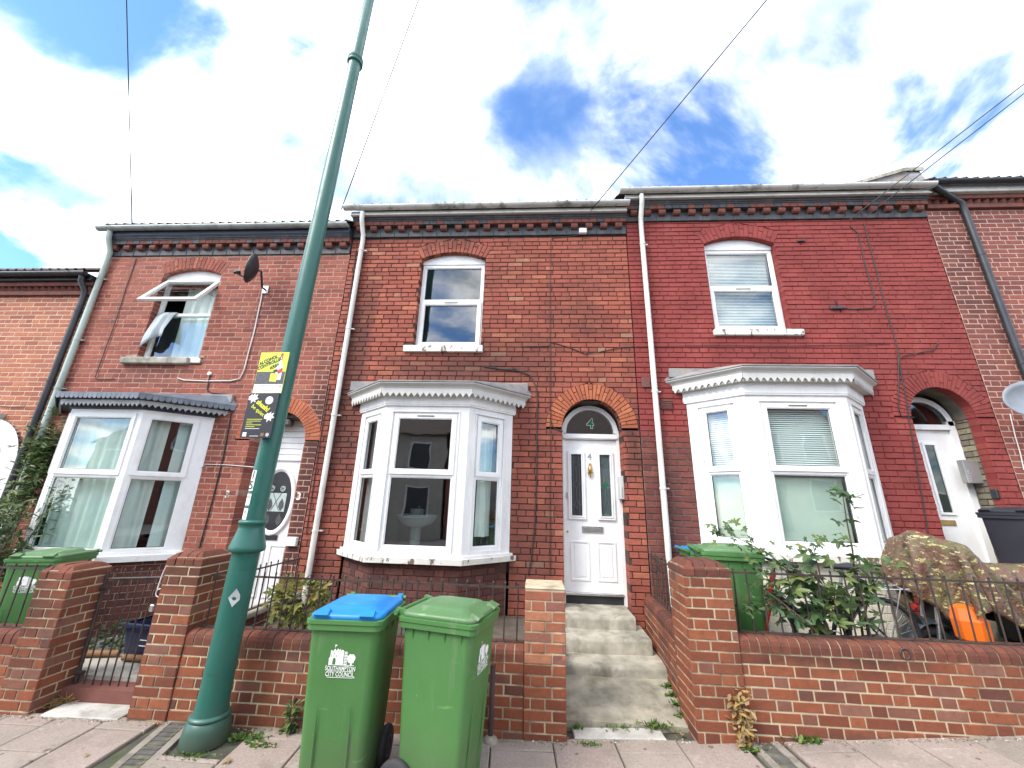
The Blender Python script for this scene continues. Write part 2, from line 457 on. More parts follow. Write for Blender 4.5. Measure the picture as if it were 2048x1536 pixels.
# ------------------------------------------------------------------ ground, road, pavement
GP = [(-60, -3.0), (-12, -.42), (-6, -.17), (-3.2, -.135), (-1.8, -.13), (.2, -.09), (1.26, -.05), (3.53, .12), (8, .36), (60, 3.0)]
def g(x):
    for (a, za_), (b, zb) in zip(GP, GP[1:]):
        if x <= b: return za_ + (zb - za_) * (x - a) / (b - a)
    return GP[-1][1]
def sheet(name, mat, x0, x1, y0, y1, dz, nx=120, kind='structure'):
    m = MB(); xs = [x0 + (x1 - x0) * i / nx for i in range(nx + 1)]
    v = [(x, y, g(x) + dz) for x in xs for y in (y0, y1)]
    m.add(v, [(2 * i, 2 * i + 2, 2 * i + 3, 2 * i + 1) for i in range(nx)])
    return m.build(name, mat, None, kind)
m_earth = pm('earth', (.11, .085, .06), (.06, .048, .035), 5, .95, .8)
m_bed = pm('mortar_bed', (.075, .07, .05), (.04, .04, .03), 8, .95, .6, dirt=(.05, .08, .015), dscale=3, damt=.8)
m_asph = pm('asphalt', (.055, .055, .057), (.04, .04, .042), 30, .9, .6)
m_kerb = pm('kerb_concrete', (.30, .29, .27), (.22, .21, .2), 8, .9, .4)
ter = MB()
ter.add([(-400, 40, -14), (400, 40, 14), (400, 400, 14), (-400, 400, -14), (-400, -400, -14), (400, -400, 14)], [(0, 1, 2, 3)])
gx = [-400, -60, -12, -6, -3.2, -1.8, .2, 1.26, 3.53, 8, 60, 400]
vv = [(x, y, (g(x) if abs(x) <= 60 else x * .05) - .20) for x in gx for y in (-400, 400)]
tm = MB(); tm.add(vv, [(2 * i, 2 * i + 2, 2 * i + 3, 2 * i + 1) for i in range(len(gx) - 1)]); tm.build('ground', m_earth, None, 'structure')
sheet('road', m_asph, -60, 60, -11.2, -5.9, -.12)
km = MB()
for i in range(60):
    x = -27 + i * .915; km.bbox(x, x + .905, -5.9, -5.77, min(g(x), g(x + .9)) - .13, (g(x) + g(x + .905)) / 2 - .01, b=.012)
kerb = km.build('kerb', m_kerb, None, 'structure')
pave = sheet('pavement', m_bed, -30, 30, -5.78, -1.3, -.022)
pav2 = sheet('far_pavement', pm('far_paving', (.30, .26, .24), (.22, .2, .18), 3, .9, .4), -30, 30, -13.6, -11.2, 0)

def slab_mat():
    t = NT('paving_slab'); rnd = t.n('ShaderNodeObjectInfo').outputs['Random']
    c = t.ramp(rnd, [(0, (.245, .188, .160)), (.35, (.285, .225, .19)), (.6, (.225, .19, .155)), (.8, (.29, .24, .20)), (1, (.25, .19, .165))])
    c = t.mix(t.ramp(t.noise(60, 4, .7), [(.35, 0.), (.7, .55)]), c, (.40, .34, .29))
    c = t.mix(t.ramp(t.noise(130, 2, .6, (1, 1, 1)), [(.55, 0.), (.75, .5)]), c, (.12, .085, .08))
    c = t.mix(t.ramp(t.noise(2.1, 6, .7, (5, 1, 0)), [(.48, 0.), (.72, .6)]), c, (.17, .15, .115))
    c = t.mix(t.ramp(t.noise(5.5, 5, .7, (2, 8, 0)), [(.62, 0.), (.74, .55)]), c, (.50, .47, .40))
    vo = t.n('ShaderNodeTexVoronoi', {'Vector': t.P(), 'Scale': 6.5}); gum = t.ramp(vo.outputs['Distance'], [(.085, .75), (.11, 0.)]); c = t.mix(gum, c, (.09, .08, .07))
    c = t.mix(t.ramp(t.noise(1.1, 7, .75, (11, 4, 0)), [(.52, 0.), (.60, .35)]), c, (.13, .115, .09))
    return t.finish(c, .9, t.noise(70, 5, .75), .8, .005, spec=.2)
m_slab = slab_mat()
SK = R(3.5)                                    # the slabs are laid a little askew to the wall
def slab_obj(x0, x1, y0, y1, name='paving_slab', mat=None, parent=None, thick=.05, lift=0.0):
    m = MB(); c_ = .006; z = [g(x) + lift + random.uniform(-.004, .004) for x in (x0, x1)]
    xs = lambda x, y: x + (y + 1.7) * -math.tan(SK)
    def ring(i, dz):
        return [(xs(x0 + i, y0 + i), y0 + i, z[0] + dz), (xs(x1 - i, y0 + i), y0 + i, z[1] + dz), (xs(x1 - i, y1 - i), y1 - i, z[1] + dz), (xs(x0 + i, y1 - i), y1 - i, z[0] + dz)]
    m.loft([ring(0, -thick), ring(0, -c_), ring(c_, 0)], True, True)
    return m.build(name, mat or m_slab, parent or pave)
drains = [(-2.93, -2.72), (1.62, 1.80)]
xs_ = []; x = -6.4
edges = []
for lo, hi in ((-6.4, -3.0), (-2.65, 1.56), (1.86, 6.2)):
    n = max(1, round((hi - lo) / .45)); edges += [(lo + (hi - lo) * i / n, lo + (hi - lo) * (i + 1) / n) for i in range(n)]
for i, (a, b) in enumerate(edges):
    ys = [-1.66, -1.66 - (.17 if i % 2 else .47)]
    while ys[-1] > -3.0: ys.append(ys[-1] - .60)
    for y1, y0 in zip(ys, ys[1:]):
        if a < -2.3 and b > -2.75 and y1 > -2.1 and y0 < -1.7 and a < -2.44 < b: y1 = min(y1, -2.08)
        slab_obj(a + .005, b - .005, y0 + .005, y1 - .005)
fm = MB()
for k in range(130):
    i = k // 5; a = -6.4 + i * .47
    for y in (-3.62 - (k % 5) * .6,):
        pass
rest = MB()
for i in range(28):
    a = -6.4 + i * .45
    for j in range(5):
        y = -3.6 + (.3 if i % 2 else 0) - j * .6
        if y - .6 < -5.74: continue
        z0, z1 = g(a), g(a + .45); xo = lambda y_: (y_ + 1.7) * -math.tan(SK)
        rest.add([(a + .005 + xo(y), y - .595, z0), (a + .445 + xo(y), y - .595, z1), (a + .445 + xo(y), y - .005, z1), (a + .005 + xo(y), y - .005, z0)], [(0, 1, 2, 3)])
rest.build('paving_slab_infill', m_slab, pave, 'stuff')

# ------------------------------------------------------------------ shared house materials
BR = {
 2: [(0, (.42, .15, .085)), (.3, (.50, .20, .11)), (.6, (.36, .12, .07)), (.85, (.46, .19, .12)), (1, (.30, .10, .07))],
 3: [(0, (.30, .085, .058)), (.25, (.38, .115, .075)), (.5, (.24, .068, .05)), (.75, (.40, .14, .09)), (1, (.20, .06, .045))],
 4: [(0, (.27, .072, .05)), (.25, (.35, .10, .066)), (.45, (.23, .065, .048)), (.7, (.38, .115, .072)), (.9, (.30, .085, .06)), (.97, (.46, .16, .088)), (1, (.33, .20, .13))],
 5: [(0, (.17, .058, .045)), (.4, (.22, .07, .052)), (.7, (.14, .045, .038)), (1, (.24, .085, .06))],
 6: [(0, (.24, .075, .058)), (.4, (.30, .095, .07)), (.7, (.18, .06, .05)), (1, (.34, .12, .085))],
 'w': [(0, (.20, .060, .030)), (.2, (.27, .086, .042)), (.4, (.16, .048, .028)), (.6, (.29, .098, .048)), (.8, (.125, .042, .028)), (.92, (.235, .115, .082)), (1, (.085, .034, .028))],
 'c': [(0, (.14, .05, .032)), (.4, (.20, .066, .038)), (.7, (.10, .04, .03)), (1, (.17, .055, .034))],
 'n': [(0, (.34, .12, .065)), (.3, (.28, .095, .055)), (.55, (.40, .17, .095)), (.8, (.24, .10, .07)), (1, (.19, .08, .07))],
 'd': [(0, (.12, .05, .04)), (.4, (.17, .065, .05)), (.7, (.09, .042, .036)), (1, (.21, .085, .06))],
 'y': [(0, (.26, .22, .145)), (.4, (.20, .17, .12)), (.7, (.15, .13, .095)), (1, (.30, .26, .175))],
 'o': [(0, (.44, .13, .06)), (.3, (.40, .11, .055)), (.6, (.50, .17, .08)), (1, (.33, .09, .05))],
}
DK = (.028, .024, .024)
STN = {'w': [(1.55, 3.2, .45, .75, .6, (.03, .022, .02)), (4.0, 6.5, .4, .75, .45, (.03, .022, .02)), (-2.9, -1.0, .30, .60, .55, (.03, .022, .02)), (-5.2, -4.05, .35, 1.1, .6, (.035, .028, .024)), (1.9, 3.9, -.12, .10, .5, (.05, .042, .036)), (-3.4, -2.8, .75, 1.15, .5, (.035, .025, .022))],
       3: [(-3.32, -2.9, -.3, 4.2, .75, (.03, .02, .02)), (-6.5, -5.1, 3.1, 3.52, .35, (.05, .035, .03)), (-4.55, -4.1, 4.1, 4.9, .45, (.09, .03, .03)), (-4.2, -3.1, 4.0, 4.9, .25, (.10, .04, .04))],
       4: [(-3.0, -2.45, 1.2, 5.3, .6, (.035, .025, .024)), (-2.5, -.2, 3.15, 3.75, .55, (.06, .035, .03)), (-1.1, .5, 3.2, 4.2, .35, (.05, .03, .025)), (-.4, .42, .3, 2.0, .45, (.06, .035, .03)), (-2.9, -1.2, -.3, .95, .5, (.05, .03, .028)), (1.2, 1.46, 1.8, 3.1, .5, (.03, .026, .024)), (-2.0, -.8, 5.5, 5.8, .4, (.05, .03, .025))],
       5: [(1.55, 1.95, .5, 2.4, .4, (.05, .03, .028)), (2.4, 3.9, 3.55, 4.0, .3, (.12, .03, .03))],
       6: [(6.0, 6.7, 3.8, 6.3, .35, (.05, .025, .025))], 2: []}
PAINT5 = ((.265, .056, .048), 2.68, 2.12)
def bm_(k, island):
    if k == 5: return brick_mat('painted_brick', BR[5], island, .22, (.09, .018, .018), PAINT5, STN[5], .35)
    return brick_mat('brick_%s' % k, BR[k], island, {2: .2, 3: .3, 4: .42, 6: .4, 'w': .5, 'c': .45, 'n': .25, 'd': .3, 'y': .5, 'o': .25}[k], DK, None, STN.get(k, ()))
m_mort = {2: mortar_mat('mortar_cream', (.60, .44, .33), (.52, .38, .29)), 3: mortar_mat('mortar_pink', (.44, .27, .21), (.37, .22, .17), dark=(.10, .06, .05), amt=.6),
          4: mortar_mat('mortar_sooty', (.085, .046, .038), (.05, .03, .026), dark=(.2, .12, .09), amt=.5),
          6: mortar_mat('mortar_pale', (.48, .33, .26), (.40, .27, .22)), 'w': mortar_mat('mortar_wall', (.50, .42, .28), (.40, .33, .23), dark=(.09, .07, .05), amt=.85)}
t = NT('mortar_painted')
sx = t.n('ShaderNodeSeparateXYZ', {0: t.P()})
zl = t.math('ADD', sx.outputs[2], t.math('MULTIPLY', t.noise(5, 5), .5))
xm = t.math('MULTIPLY', t.math('LESS_THAN', sx.outputs[0], PAINT5[2]), 3.0)
mk = t.ramp(t.math('SUBTRACT', zl, t.math('ADD', PAINT5[1] - 3.0, xm)), [(0.0, 0.), (.22, 1.)])
m_mort[5] = t.finish(t.mix(mk, t.mix(t.noise(6, 4), (.07, .05, .045), (.30, .24, .22)), t.mix(t.noise(5, 4), (.15, .02, .02), (.24, .03, .028))), .9, t.noise(90, 4), .4, .004)
m_upvc = pm('upvc_white', (.80, .80, .79), (.76, .76, .74), 4, .32, .02, dirt=(.5, .48, .42), dscale=4, damt=.35)
def peeling(name, base, under=(.16, .11, .075), lo=.60):
    t = NT(name); n_ = t.noise(9, 8, .72, (1, 3, 2), (1, 1, .45))
    c = t.mix(t.ramp(t.noise(2.5, 5), [(.4, 0.), (.7, .5)]), base, tuple(v * .86 for v in base))
    c = t.mix(t.ramp(t.noise(4, 6, .7, (4, 4, 4), (1, 1, .35)), [(.5, 0.), (.75, .4)]), c, (.36, .33, .27))
    f = t.ramp(n_, [(lo, 0.), (lo + .012, 1.)])
    c = t.mix(f, c, under)
    h = t.math('SUBTRACT', t.math('MULTIPLY', t.noise(30, 4), .3), f)
    return t.finish(c, .5, h, .5, .003)
m_wood = peeling('white_paint_peeling', (.78, .775, .75), lo=.71)
m_sillp = peeling('sill_paint_flaking', (.66, .64, .57), (.16, .12, .085), .56)
m_corn = peeling('cornice_grimy', (.52, .51, .48), (.20, .17, .13), .66)
m_lead = pm('lead_sheet', (.27, .26, .25), (.16, .16, .165), 5, .6, .3, dirt=(.34, .28, .2), dscale=4)
m_black = pm('black_plastic', (.018, .02, .024), (.03, .032, .036), 6, .45, .1)
m_dkblue = pm('fascia_dark_blue', (.024, .035, .06), (.035, .045, .075), 4, .5, .1)
m_pvcw = pm('pvc_pipe_white', (.70, .69, .64), (.62, .61, .56), 3, .4, .05, dirt=(.28, .25, .19), dscale=3, damt=.4)
m_pvcg = pm('pipe_grey_green', (.42, .50, .44), (.36, .44, .39), 3, .5, .08, dirt=(.22, .24, .18), dscale=4, damt=.5)
m_gutter = pm('gutter_mossy', (.56, .55, .51), (.44, .44, .41), 3, .5, .1, dirt=(.07, .075, .055), dscale=5, damt=.85)
m_gutg = pm('gutter_grey', (.36, .39, .38), (.28, .31, .30), 3, .5, .1, dirt=(.1, .11, .1), dscale=5, damt=.5)
m_blueb = pm('blue_brick', (.042, .044, .05), (.026, .027, .03), 9, .6, .25, dirt=(.11, .11, .11), dscale=6)
m_dent = pm('dentil_red', (.20, .062, .042), (.13, .045, .034), 14, .85, .4, dirt=(.06, .045, .04), dscale=8)
m_tile = pm('roof_tile_brown', (.16, .105, .085), (.10, .075, .065), 9, .85, .4, dirt=(.2, .2, .13), dscale=6)
m_glass = glass('window_glass')
m_glassd = glass('window_glass_dark', (.55, .62, .6))
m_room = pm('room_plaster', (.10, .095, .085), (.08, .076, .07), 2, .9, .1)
m_cab = pm('cable_black', (.02, .02, .02), (.03, .03, .03), 5, .6, 0)
m_cabw = pm('cable_white', (.66, .64, .60), (.55, .53, .5), 5, .6, 0)
m_metal = pm('galvanised', (.52, .53, .54), (.4, .41, .42), 9, .4, .1, metal=.8)
m_iron = pm('iron_black', (.022, .02, .02), (.05, .036, .028), 14, .6, .4, dirt=(.12, .05, .025), dscale=18, damt=.45)
m_dark = flat('dark_void', (.012, .012, .013), .9)

Z3 = Vector((0, 0, 1))
def rframe(m, pl, u0_, u1_, z0, z1, t_, d0, d1):
    """rectangular frame standing d0..d1 outside the plane"""
    ob = lambda a0, a1, c0, c1: m.obox(pl.o, pl.u, pl.n, Z3, a0, a1, d0, d1, c0, c1)
    ob(u0_, u0_ + t_, z0, z1); ob(u1_ - t_, u1_, z0, z1)
    ob(u0_ + t_, u1_ - t_, z0, z0 + t_); ob(u0_ + t_, u1_ - t_, z1 - t_, z1)
def pane(parent, pl, a, b, z0, z1, d, mat=None, name='pane'):
    m = MB(); m.add([pl.at(a, z0, d), pl.at(b, z0, d), pl.at(b, z1, d), pl.at(a, z1, d)], [(0, 1, 2, 3)])
    return m.build(name, mat or m_glass, parent)
def casement(parent, pl, a, b, z0, z1, rail, t_=.05, d=-.06, sash='top', vent=True, gmat=None):
    """white plastic window: fixed frame, one opening sash with beads, two panes"""
    m = MB(); rframe(m, pl, a, b, z0, z1, t_, d - .05, d)
    m.obox(pl.o, pl.u, pl.n, Z3, a + t_, b - t_, d - .05, d - .001, rail - .025, rail + .025)
    fr = m.build('frame', m_upvc, parent)
    lo = (z0 + t_, rail - .025); hi = (rail + .025, z1 - t_)
    sz, fz = (hi, lo) if sash == 'top' else (lo, hi)
    s = MB(); e = .018
    rframe(s, pl, a + t_ - e, b - t_ + e, sz[0] - e, sz[1] + e, .052, d + .0005, d + .016)
    rframe(s, pl, a + t_ + .034, b - t_ - .034, sz[0] + .034, sz[1] - .034, .012, d - .03, d + .006)
    s.build('sash', m_upvc, parent)
    bd = MB(); rframe(bd, pl, a + t_, b - t_, fz[0], fz[1], .014, d - .03, d - .012); bd.build('bead', m_upvc, parent)
    gk = MB(); q = .046
    rframe(gk, pl, a + t_ + q, b - t_ - q, sz[0] + q, sz[1] - q, .005, d - .012, d - .008)
    rframe(gk, pl, a + t_ + .014, b - t_ - .014, fz[0] + .014, fz[1] - .014, .005, d - .022, d - .018); gk.build('gasket', m_black, parent)
    pane(parent, pl, a + t_ + .04, b - t_ - .04, sz[0] + .04, sz[1] - .04, d - .015, gmat)
    pane(parent, pl, a + t_ + .01, b - t_ - .01, fz[0] + .01, fz[1] - .01, d - .025, gmat)
    if vent:
        v = MB(); c = (a + b) / 2; zt = (sz[1] + e if sash == 'top' else sz[1] + e) - .022
        v.obox(pl.o, pl.u, pl.n, Z3, c - .11, c + .11, d + .0165, d + .022, zt - .009, zt + .006); v.build('trickle_vent', pm('vent_bronze', (.16, .12, .06), (.1, .08, .05), 9, .5, 0), parent)
    return fr
def seg_arch(x0, x1, spring, rise, h=.222):
    w = (x1 - x0) / 2; Rr = (w * w + rise * rise) / (2 * rise); cz = spring + rise - Rr; c = (x0 + x1) / 2
    th = math.asin(w / Rr); ro = Rr + h; ze = cz + ro * math.cos(th); we = ro * math.sin(th)
    def hw(z):
        if z <= spring: return w
        if z <= ze: return w + (we - w) * (z - spring) / (ze - spring)
        return math.sqrt(max(0, ro * ro - (z - cz) ** 2))
    return c, cz, Rr, ro, th, hw
FP = Plane(0, 0, 0)

def gutter(parent, x0, x1, z, y, mat, r=.058):
    m = MB(); n = 10
    def prof(rr): return [(y - rr * math.cos(math.pi * k / n), z - rr * math.sin(math.pi * k / n)) for k in range(n + 1)]
    o_, i_ = prof(r), prof(r - .006)[::-1]; pr = o_ + i_
    m.loft([[(x0, a, b) for a, b in pr], [(x1, a, b) for a, b in pr]], True, True, True)
    for xe in (x0, x1):
        m.add([(xe, a, b) for a, b in o_], [tuple(range(len(o_)))])
    gt = m.build('gutter', mat, parent)
    nb = max(2, int((x1 - x0) / .95)); q = prof(r + .004)
    for i in range(nb):
        k = MB(); xb = x0 + .25 + (x1 - x0 - .5) * i / (nb - 1); wd = .012 if i % 3 else .035
        k.loft([[(xb - wd, a, b) for a, b in q], [(xb + wd, a, b) for a, b in q]], False, False); k.build('gutter_bracket', mat, gt)
    return gt
def downpipe(parent, pts, mat, r=.034, br=()):
    d = MB().tube(pts, r, 12).build('downpipe', mat, parent)
    for z in br:
        a = min(pts, key=lambda p: abs(p[2] - z)); k = MB(); x, y = pts[-1][0], pts[-1][1]
        k.lathe([(r + .006, z - .014), (r + .006, z + .014)], (x, y, 0), 14, False); k.box(x + r, x + r + .045, y + .01, 0, z - .008, z + .008)
        k.build('pipe_clip', mat, d)
    return d
def frieze(parent, x0, x1, zf, style, seed=0):
    """cornice of moulded brick: blue band, dentils, red course, dark mould, fascia, gutter"""
    rs = random.Random(seed); L = .228; n = int((x1 - x0) / (L + .006)); w = (x1 - x0) / n
    if style != 'plain':
        for i in range(n):
            mbox('band_brick', m_blueb, parent, x0 + i * w + .003, x0 + (i + 1) * w - .003, -.022 - rs.uniform(0, .003), .03, zf, zf + .088, bev=.006)
        mbox('band_back', m_blueb, parent, x0 + .001, x1 - .001, -.014, .028, zf + .002, zf + .184)
        nd = int((x1 - x0) / .226); wd = (x1 - x0) / nd
        for i in range(nd):
            c = x0 + (i + .5) * wd + rs.uniform(-.006, .006); m = MB(); z0 = zf + .094 + rs.uniform(-.003, .003)
            pr = [(.02, z0 + .085), (-.075, z0 + .085), (-.078, z0 + .045), (-.068, z0 + .018), (-.045, z0 + .002), (-.02, z0), (.02, z0)]
            m.loft([[(c - .052, a, b) for a, b in pr], [(c + .052, a, b) for a, b in pr]], True, True); m.build('dentil', m_dent, parent)
        for i in range(n * 2):
            a = x0 + i * w / 2
            mbox('cornice_brick', m_dent if rs.random() < .75 else m_blueb, parent, a + .002, a + w / 2 - .002, -.088 - rs.uniform(0, .003), .03, zf + .186, zf + .254, bev=.004)
        mould = MB(); zt = zf + .258
        pr = [(.03, zt), (-.092, zt), (-.098, zt + .02), (-.11, zt + .024), (-.116, zt + .046), (-.125, zt + .05), (-.125, zt + .062), (.03, zt + .062)]
        mould.loft([[(x0, a, b) for a, b in pr], [(x1, a, b) for a, b in pr]], True, True); mould.build('cornice_mould', m_blueb, parent)
        zt = zf + .322
    else:
        nd = int((x1 - x0) / .12)
        for i in range(nd):
            c = x0 + (i + .5) * (x1 - x0) / nd
            m = MB(); m.add([(c - .06, 0.02, zf + .02), (c, -.06, zf + .02), (c + .058, .02, zf + .02), (c - .06, .02, zf + .10), (c, -.06, zf + .10), (c + .058, .02, zf + .10)], [(0, 1, 4, 3), (1, 2, 5, 4), (0, 2, 1), (3, 4, 5)])
            m.build('dogtooth_brick', m_dent, parent)
        mbox('cornice_course', m_dent, parent, x0 + .002, x1 - .002, -.05, .03, zf - .055, zf + .018, bev=.005)
        mbox('cornice_course', m_dent, parent, x0 + .002, x1 - .002, -.07, .03, zf + .103, zf + .175, bev=.005)
        zt = zf + .178
    return zt
def roof(parent, x0, x1, zt, mat, tiles=True):
    """pitched tile roof: eaves tiles one by one, the field above as one ribbed covering"""
    sl = R(33); y0, z0 = -.205, zt + .035
    def pt(x, s_, h): return (x, y0 + s_ * math.cos(sl) - h * math.sin(sl), z0 + s_ * math.sin(sl) + h * math.cos(sl))
    n = int((x1 - x0) / .30); w = (x1 - x0) / n
    def prof(k):
        res = []
        for i in range(9):
            a = i / 8; res.append((a * w, .012 + .022 * max(0, math.sin(2 * math.pi * (a * 2 - .25) )) ))
        return res
    for k in range(n):
        m = MB(); lift = random.uniform(0, .004); top = [(x0 + k * w + a, h + lift) for a, h in prof(k)]
        rg = lambda s_: [pt(a, s_, h) for a, h in top] + [pt(a, s_, h - .014) for a, h in reversed(top)]
        m.loft([rg(0), rg(.40)], True, True); m.build('roof_tile', mat, parent)
    f = MB(); xs = []
    for k in range(n): xs += [(x0 + k * w + a, h) for a, h in prof(k)[:-1]]
    xs.append((x1, .012)); rows = 13
    for r_ in range(rows):
        s0 = .34 + r_ * .34
        f.loft([[pt(a, s0, h + .014) for a, h in xs], [pt(a, s0 + .36, h - .006) for a, h in xs]], False, False)
    f.build('roof_covering', mat, parent, 'stuff')
    s = MB(); s.add([pt(x0, 0.03, -.02), pt(x1, .03, -.02), pt(x1, 4.8, -.02), pt(x0, 4.8, -.02)], [(0, 1, 2, 3)])
    b = pt(x0, 4.8, -.02); s.add([(x0, b[1], b[2]), (x1, b[1], b[2]), (x1, b[1] + 4.2, zt), (x0, b[1] + 4.2, zt)], [(0, 1, 2, 3)])
    s.build('roof_deck', m_dark, parent)
def offset_line(pts, d):
    """offset an open bay outline (wall to wall) outwards by d; ends stay on the wall"""
    segs = []
    for a, b in zip(pts, pts[1:]):
        a, b = Vector(a), Vector(b); u = (b - a).normalized(); n = Vector((u.y, -u.x)); segs.append((a + n * d, u))
    out = []
    def isect(p, u, q, v):
        den = u.x * v.y - u.y * v.x; t_ = ((q.x - p.x) * v.y - (q.y - p.y) * v.x) / den; return p + u * t_
    wall = (Vector((0, 0)), Vector((1, 0)))
    out.append(isect(*segs[0], *wall))
    for s1, s2 in zip(segs, segs[1:]): out.append(isect(*s1, *s2))
    out.append(isect(*segs[-1], *wall))
    return [(p.x, p.y) for p in out]
def bay(H, pts, zs, posts, trim, mats, gmat=None, room=True):
    """three-sided bay window. zs: plinth0, sill0, sill1, win0, rail, win1, head, frieze, top, wall"""
    p0, s0, s1, w0, rail, w1, hd, fz, tp, wl_ = zs
    wood, crn, rf = mats
    ctr = MB(); ctr.slab(offset_line(pts, .06) , s0, s1); B = ctr.build('bay_window', m_sillp if wood is m_wood else m_upvc, H)
    s2 = MB(); s2.slab(offset_line(pts, .03), s1, s1 + .03); s2.build('sill_board', wood, B)
    body = MB()
    for k, (a, b) in enumerate(zip(pts, pts[1:])):
        a, b = Vector(a), Vector(b); L = (b - a).length; pl = Plane(a.x, a.y, math.atan2(b.y - a.y, b.x - a.x))
        l, r = posts[k]
        ob = lambda m, u_0, u_1, z_0, z_1, d0=-.09, d1=0.: m.obox(pl.o, pl.u, pl.n, Z3, u_0, u_1, d0, d1, z_0, z_1)
        ob(body, 0, l, s1 + .03, hd); ob(body, L - r, L, s1 + .03, hd); ob(body, l, L - r, w1, hd); ob(body, l, L - r, s1 + .03, w0)
        if wood is m_wood:
            ob(body, l - .014, l, w0 - .01, w1 + .012, 0, .012); ob(body, L - r, L - r + .014, w0 - .01, w1 + .012, 0, .012); ob(body, l, L - r, w1, w1 + .014, 0, .012)
        casement(B, pl, l, L - r, w0, w1, rail, .045, -.012 if wood is m_wood else -.004, 'top', vent=(k == 1 and wood is m_wood), gmat=gmat)
    body.build('bay_posts', wood, B)
    o = lambda d, z: [(x, y, z) for x, y in offset_line(pts, d)]
    f = MB()
    f.loft([o(.0, hd - .012), o(.022, hd - .01), o(.024, hd + .008), o(.03, hd + .012), o(.03, fz), o(.05, fz + .012)], False, False); f.build('frieze_board', wood if wood is m_wood else crn, B)
    c = MB()
    c.loft([o(.03, fz), o(.105, fz + .006), o(.108, tp - .07), o(.125, tp - .066), o(.135, tp - .045), o(.165, tp - .02), o(.175, tp - .012), o(.175, tp), o(.16, tp + .004)], False, False); c.build('cornice', crn, B)
    ol = offset_line(pts, .115); v = MB()
    for (a, b) in zip(ol, ol[1:]):
        a, b = Vector((*a, 0)), Vector((*b, 0)); u = (b - a).normalized(); nn = Vector((u.y, -u.x, 0)); L = (b - a).length
        zt = tp - .068; n = max(3, int(L / trim['w'])); w = L / n; zb = zt - trim['d']
        for i in range(n):
            q = [(0, 0), (0, -trim['d'] * .52), (w * .22, -trim['d'] * .68), (w * .5, -trim['d']), (w * .78, -trim['d'] * .68), (w, -trim['d'] * .52), (w, 0)]
            if trim['round']: q = [(0, 0), (0, -trim['d'] * .4)] + [(w / 2 - w / 2 * math.cos(math.pi * t_ / 6), -trim['d'] * .4 - trim['d'] * .6 * math.sin(math.pi * t_ / 6)) for t_ in range(1, 6)] + [(w, -trim['d'] * .4), (w, 0)]
            P3 = lambda t_, z_, d_: a + u * (i * w + t_) + nn * d_ + Vector((0, 0, zt + z_))
            m_ = len(q); v.add([P3(t_, z_, .012) for t_, z_ in q] + [P3(t_, z_, 0) for t_, z_ in q], [tuple(range(m_)), tuple(range(2 * m_ - 1, m_ - 1, -1))] + [(k_, k_ + m_, (k_ + 1) % m_ + m_, (k_ + 1) % m_) for k_ in range(m_)])
    v.build('valance', trim.get('mat', crn), B)
    if trim.get('upper'):
        ol = offset_line(pts, .178); v = MB()
        for (a, b) in zip(ol, ol[1:]):
            a, b = Vector((*a, 0)), Vector((*b, 0)); u = (b - a).normalized(); nn = Vector((u.y, -u.x, 0)); L = (b - a).length
            n = int(L / .062); w = L / n
            for i in range(n):
                q = [(0.002, .012), (0.002, -.03)] + [(w / 2 - (w / 2 - .002) * math.cos(math.pi * t_ / 6), -.03 - .032 * math.sin(math.pi * t_ / 6)) for t_ in range(1, 6)] + [(w - .002, -.03), (w - .002, .012)]
                m_ = len(q); v.add([a + u * (i * w + t_) + nn * .006 + Vector((0, 0, tp + z_)) for t_, z_ in q] + [a + u * (i * w + t_) + Vector((0, 0, tp + z_)) for t_, z_ in q],
                    [tuple(range(m_)), tuple(range(2 * m_ - 1, m_ - 1, -1))] + [(k_, k_ + m_, (k_ + 1) % m_ + m_, (k_ + 1) % m_) for k_ in range(m_)])
        v.build('edge_scallop', rf, B)
    e0 = offset_line(pts, .185); r_ = MB()
    low = [(x, y, tp + .006) for x, y in e0]; mid = [(x * 1.0, y, tp + .022) for x, y in e0]
    xa, xb = e0[0][0] + .10, e0[-1][0] - .10
    topl = [(xa, -.002, wl_), (xa + (e0[1][0] - e0[0][0]) * .55, -.04, wl_), (xb - (e0[-1][0] - e0[-2][0]) * .55, -.04, wl_), (xb, -.002, wl_)]
    r_.loft([low, mid, topl], False, False); r_.add(low, [tuple(range(4))]); r_.build('bay_roof', rf, B)
    for xx in (e0[0][0] + .06, e0[-1][0] - .56): mbox('flashing_stone', m_lead, B, xx, xx + .5, -.05, .0, tp + .05, wl_ + .015, bev=.008)
    return B
def plinth(bk, pts, z0, z1, seed, **k):
    for i, (a, b) in enumerate(zip(pts, pts[1:])):
        a, b = Vector(a), Vector(b); bk.lay(Plane(a.x, a.y, math.atan2(b.y - a.y, b.x - a.x)), 0, (b - a).length, z0, z1, bond='F', seed=seed + i, **k)
def plinth_mortar(m, pts, z0, z1):
    for a, b in zip(pts, pts[1:]):
        a, b = Vector(a), Vector(b); pl = Plane(a.x, a.y, math.atan2(b.y - a.y, b.x - a.x)); strips(m, pl, 0, (b - a).length, z0, z1, None, .006, 2)

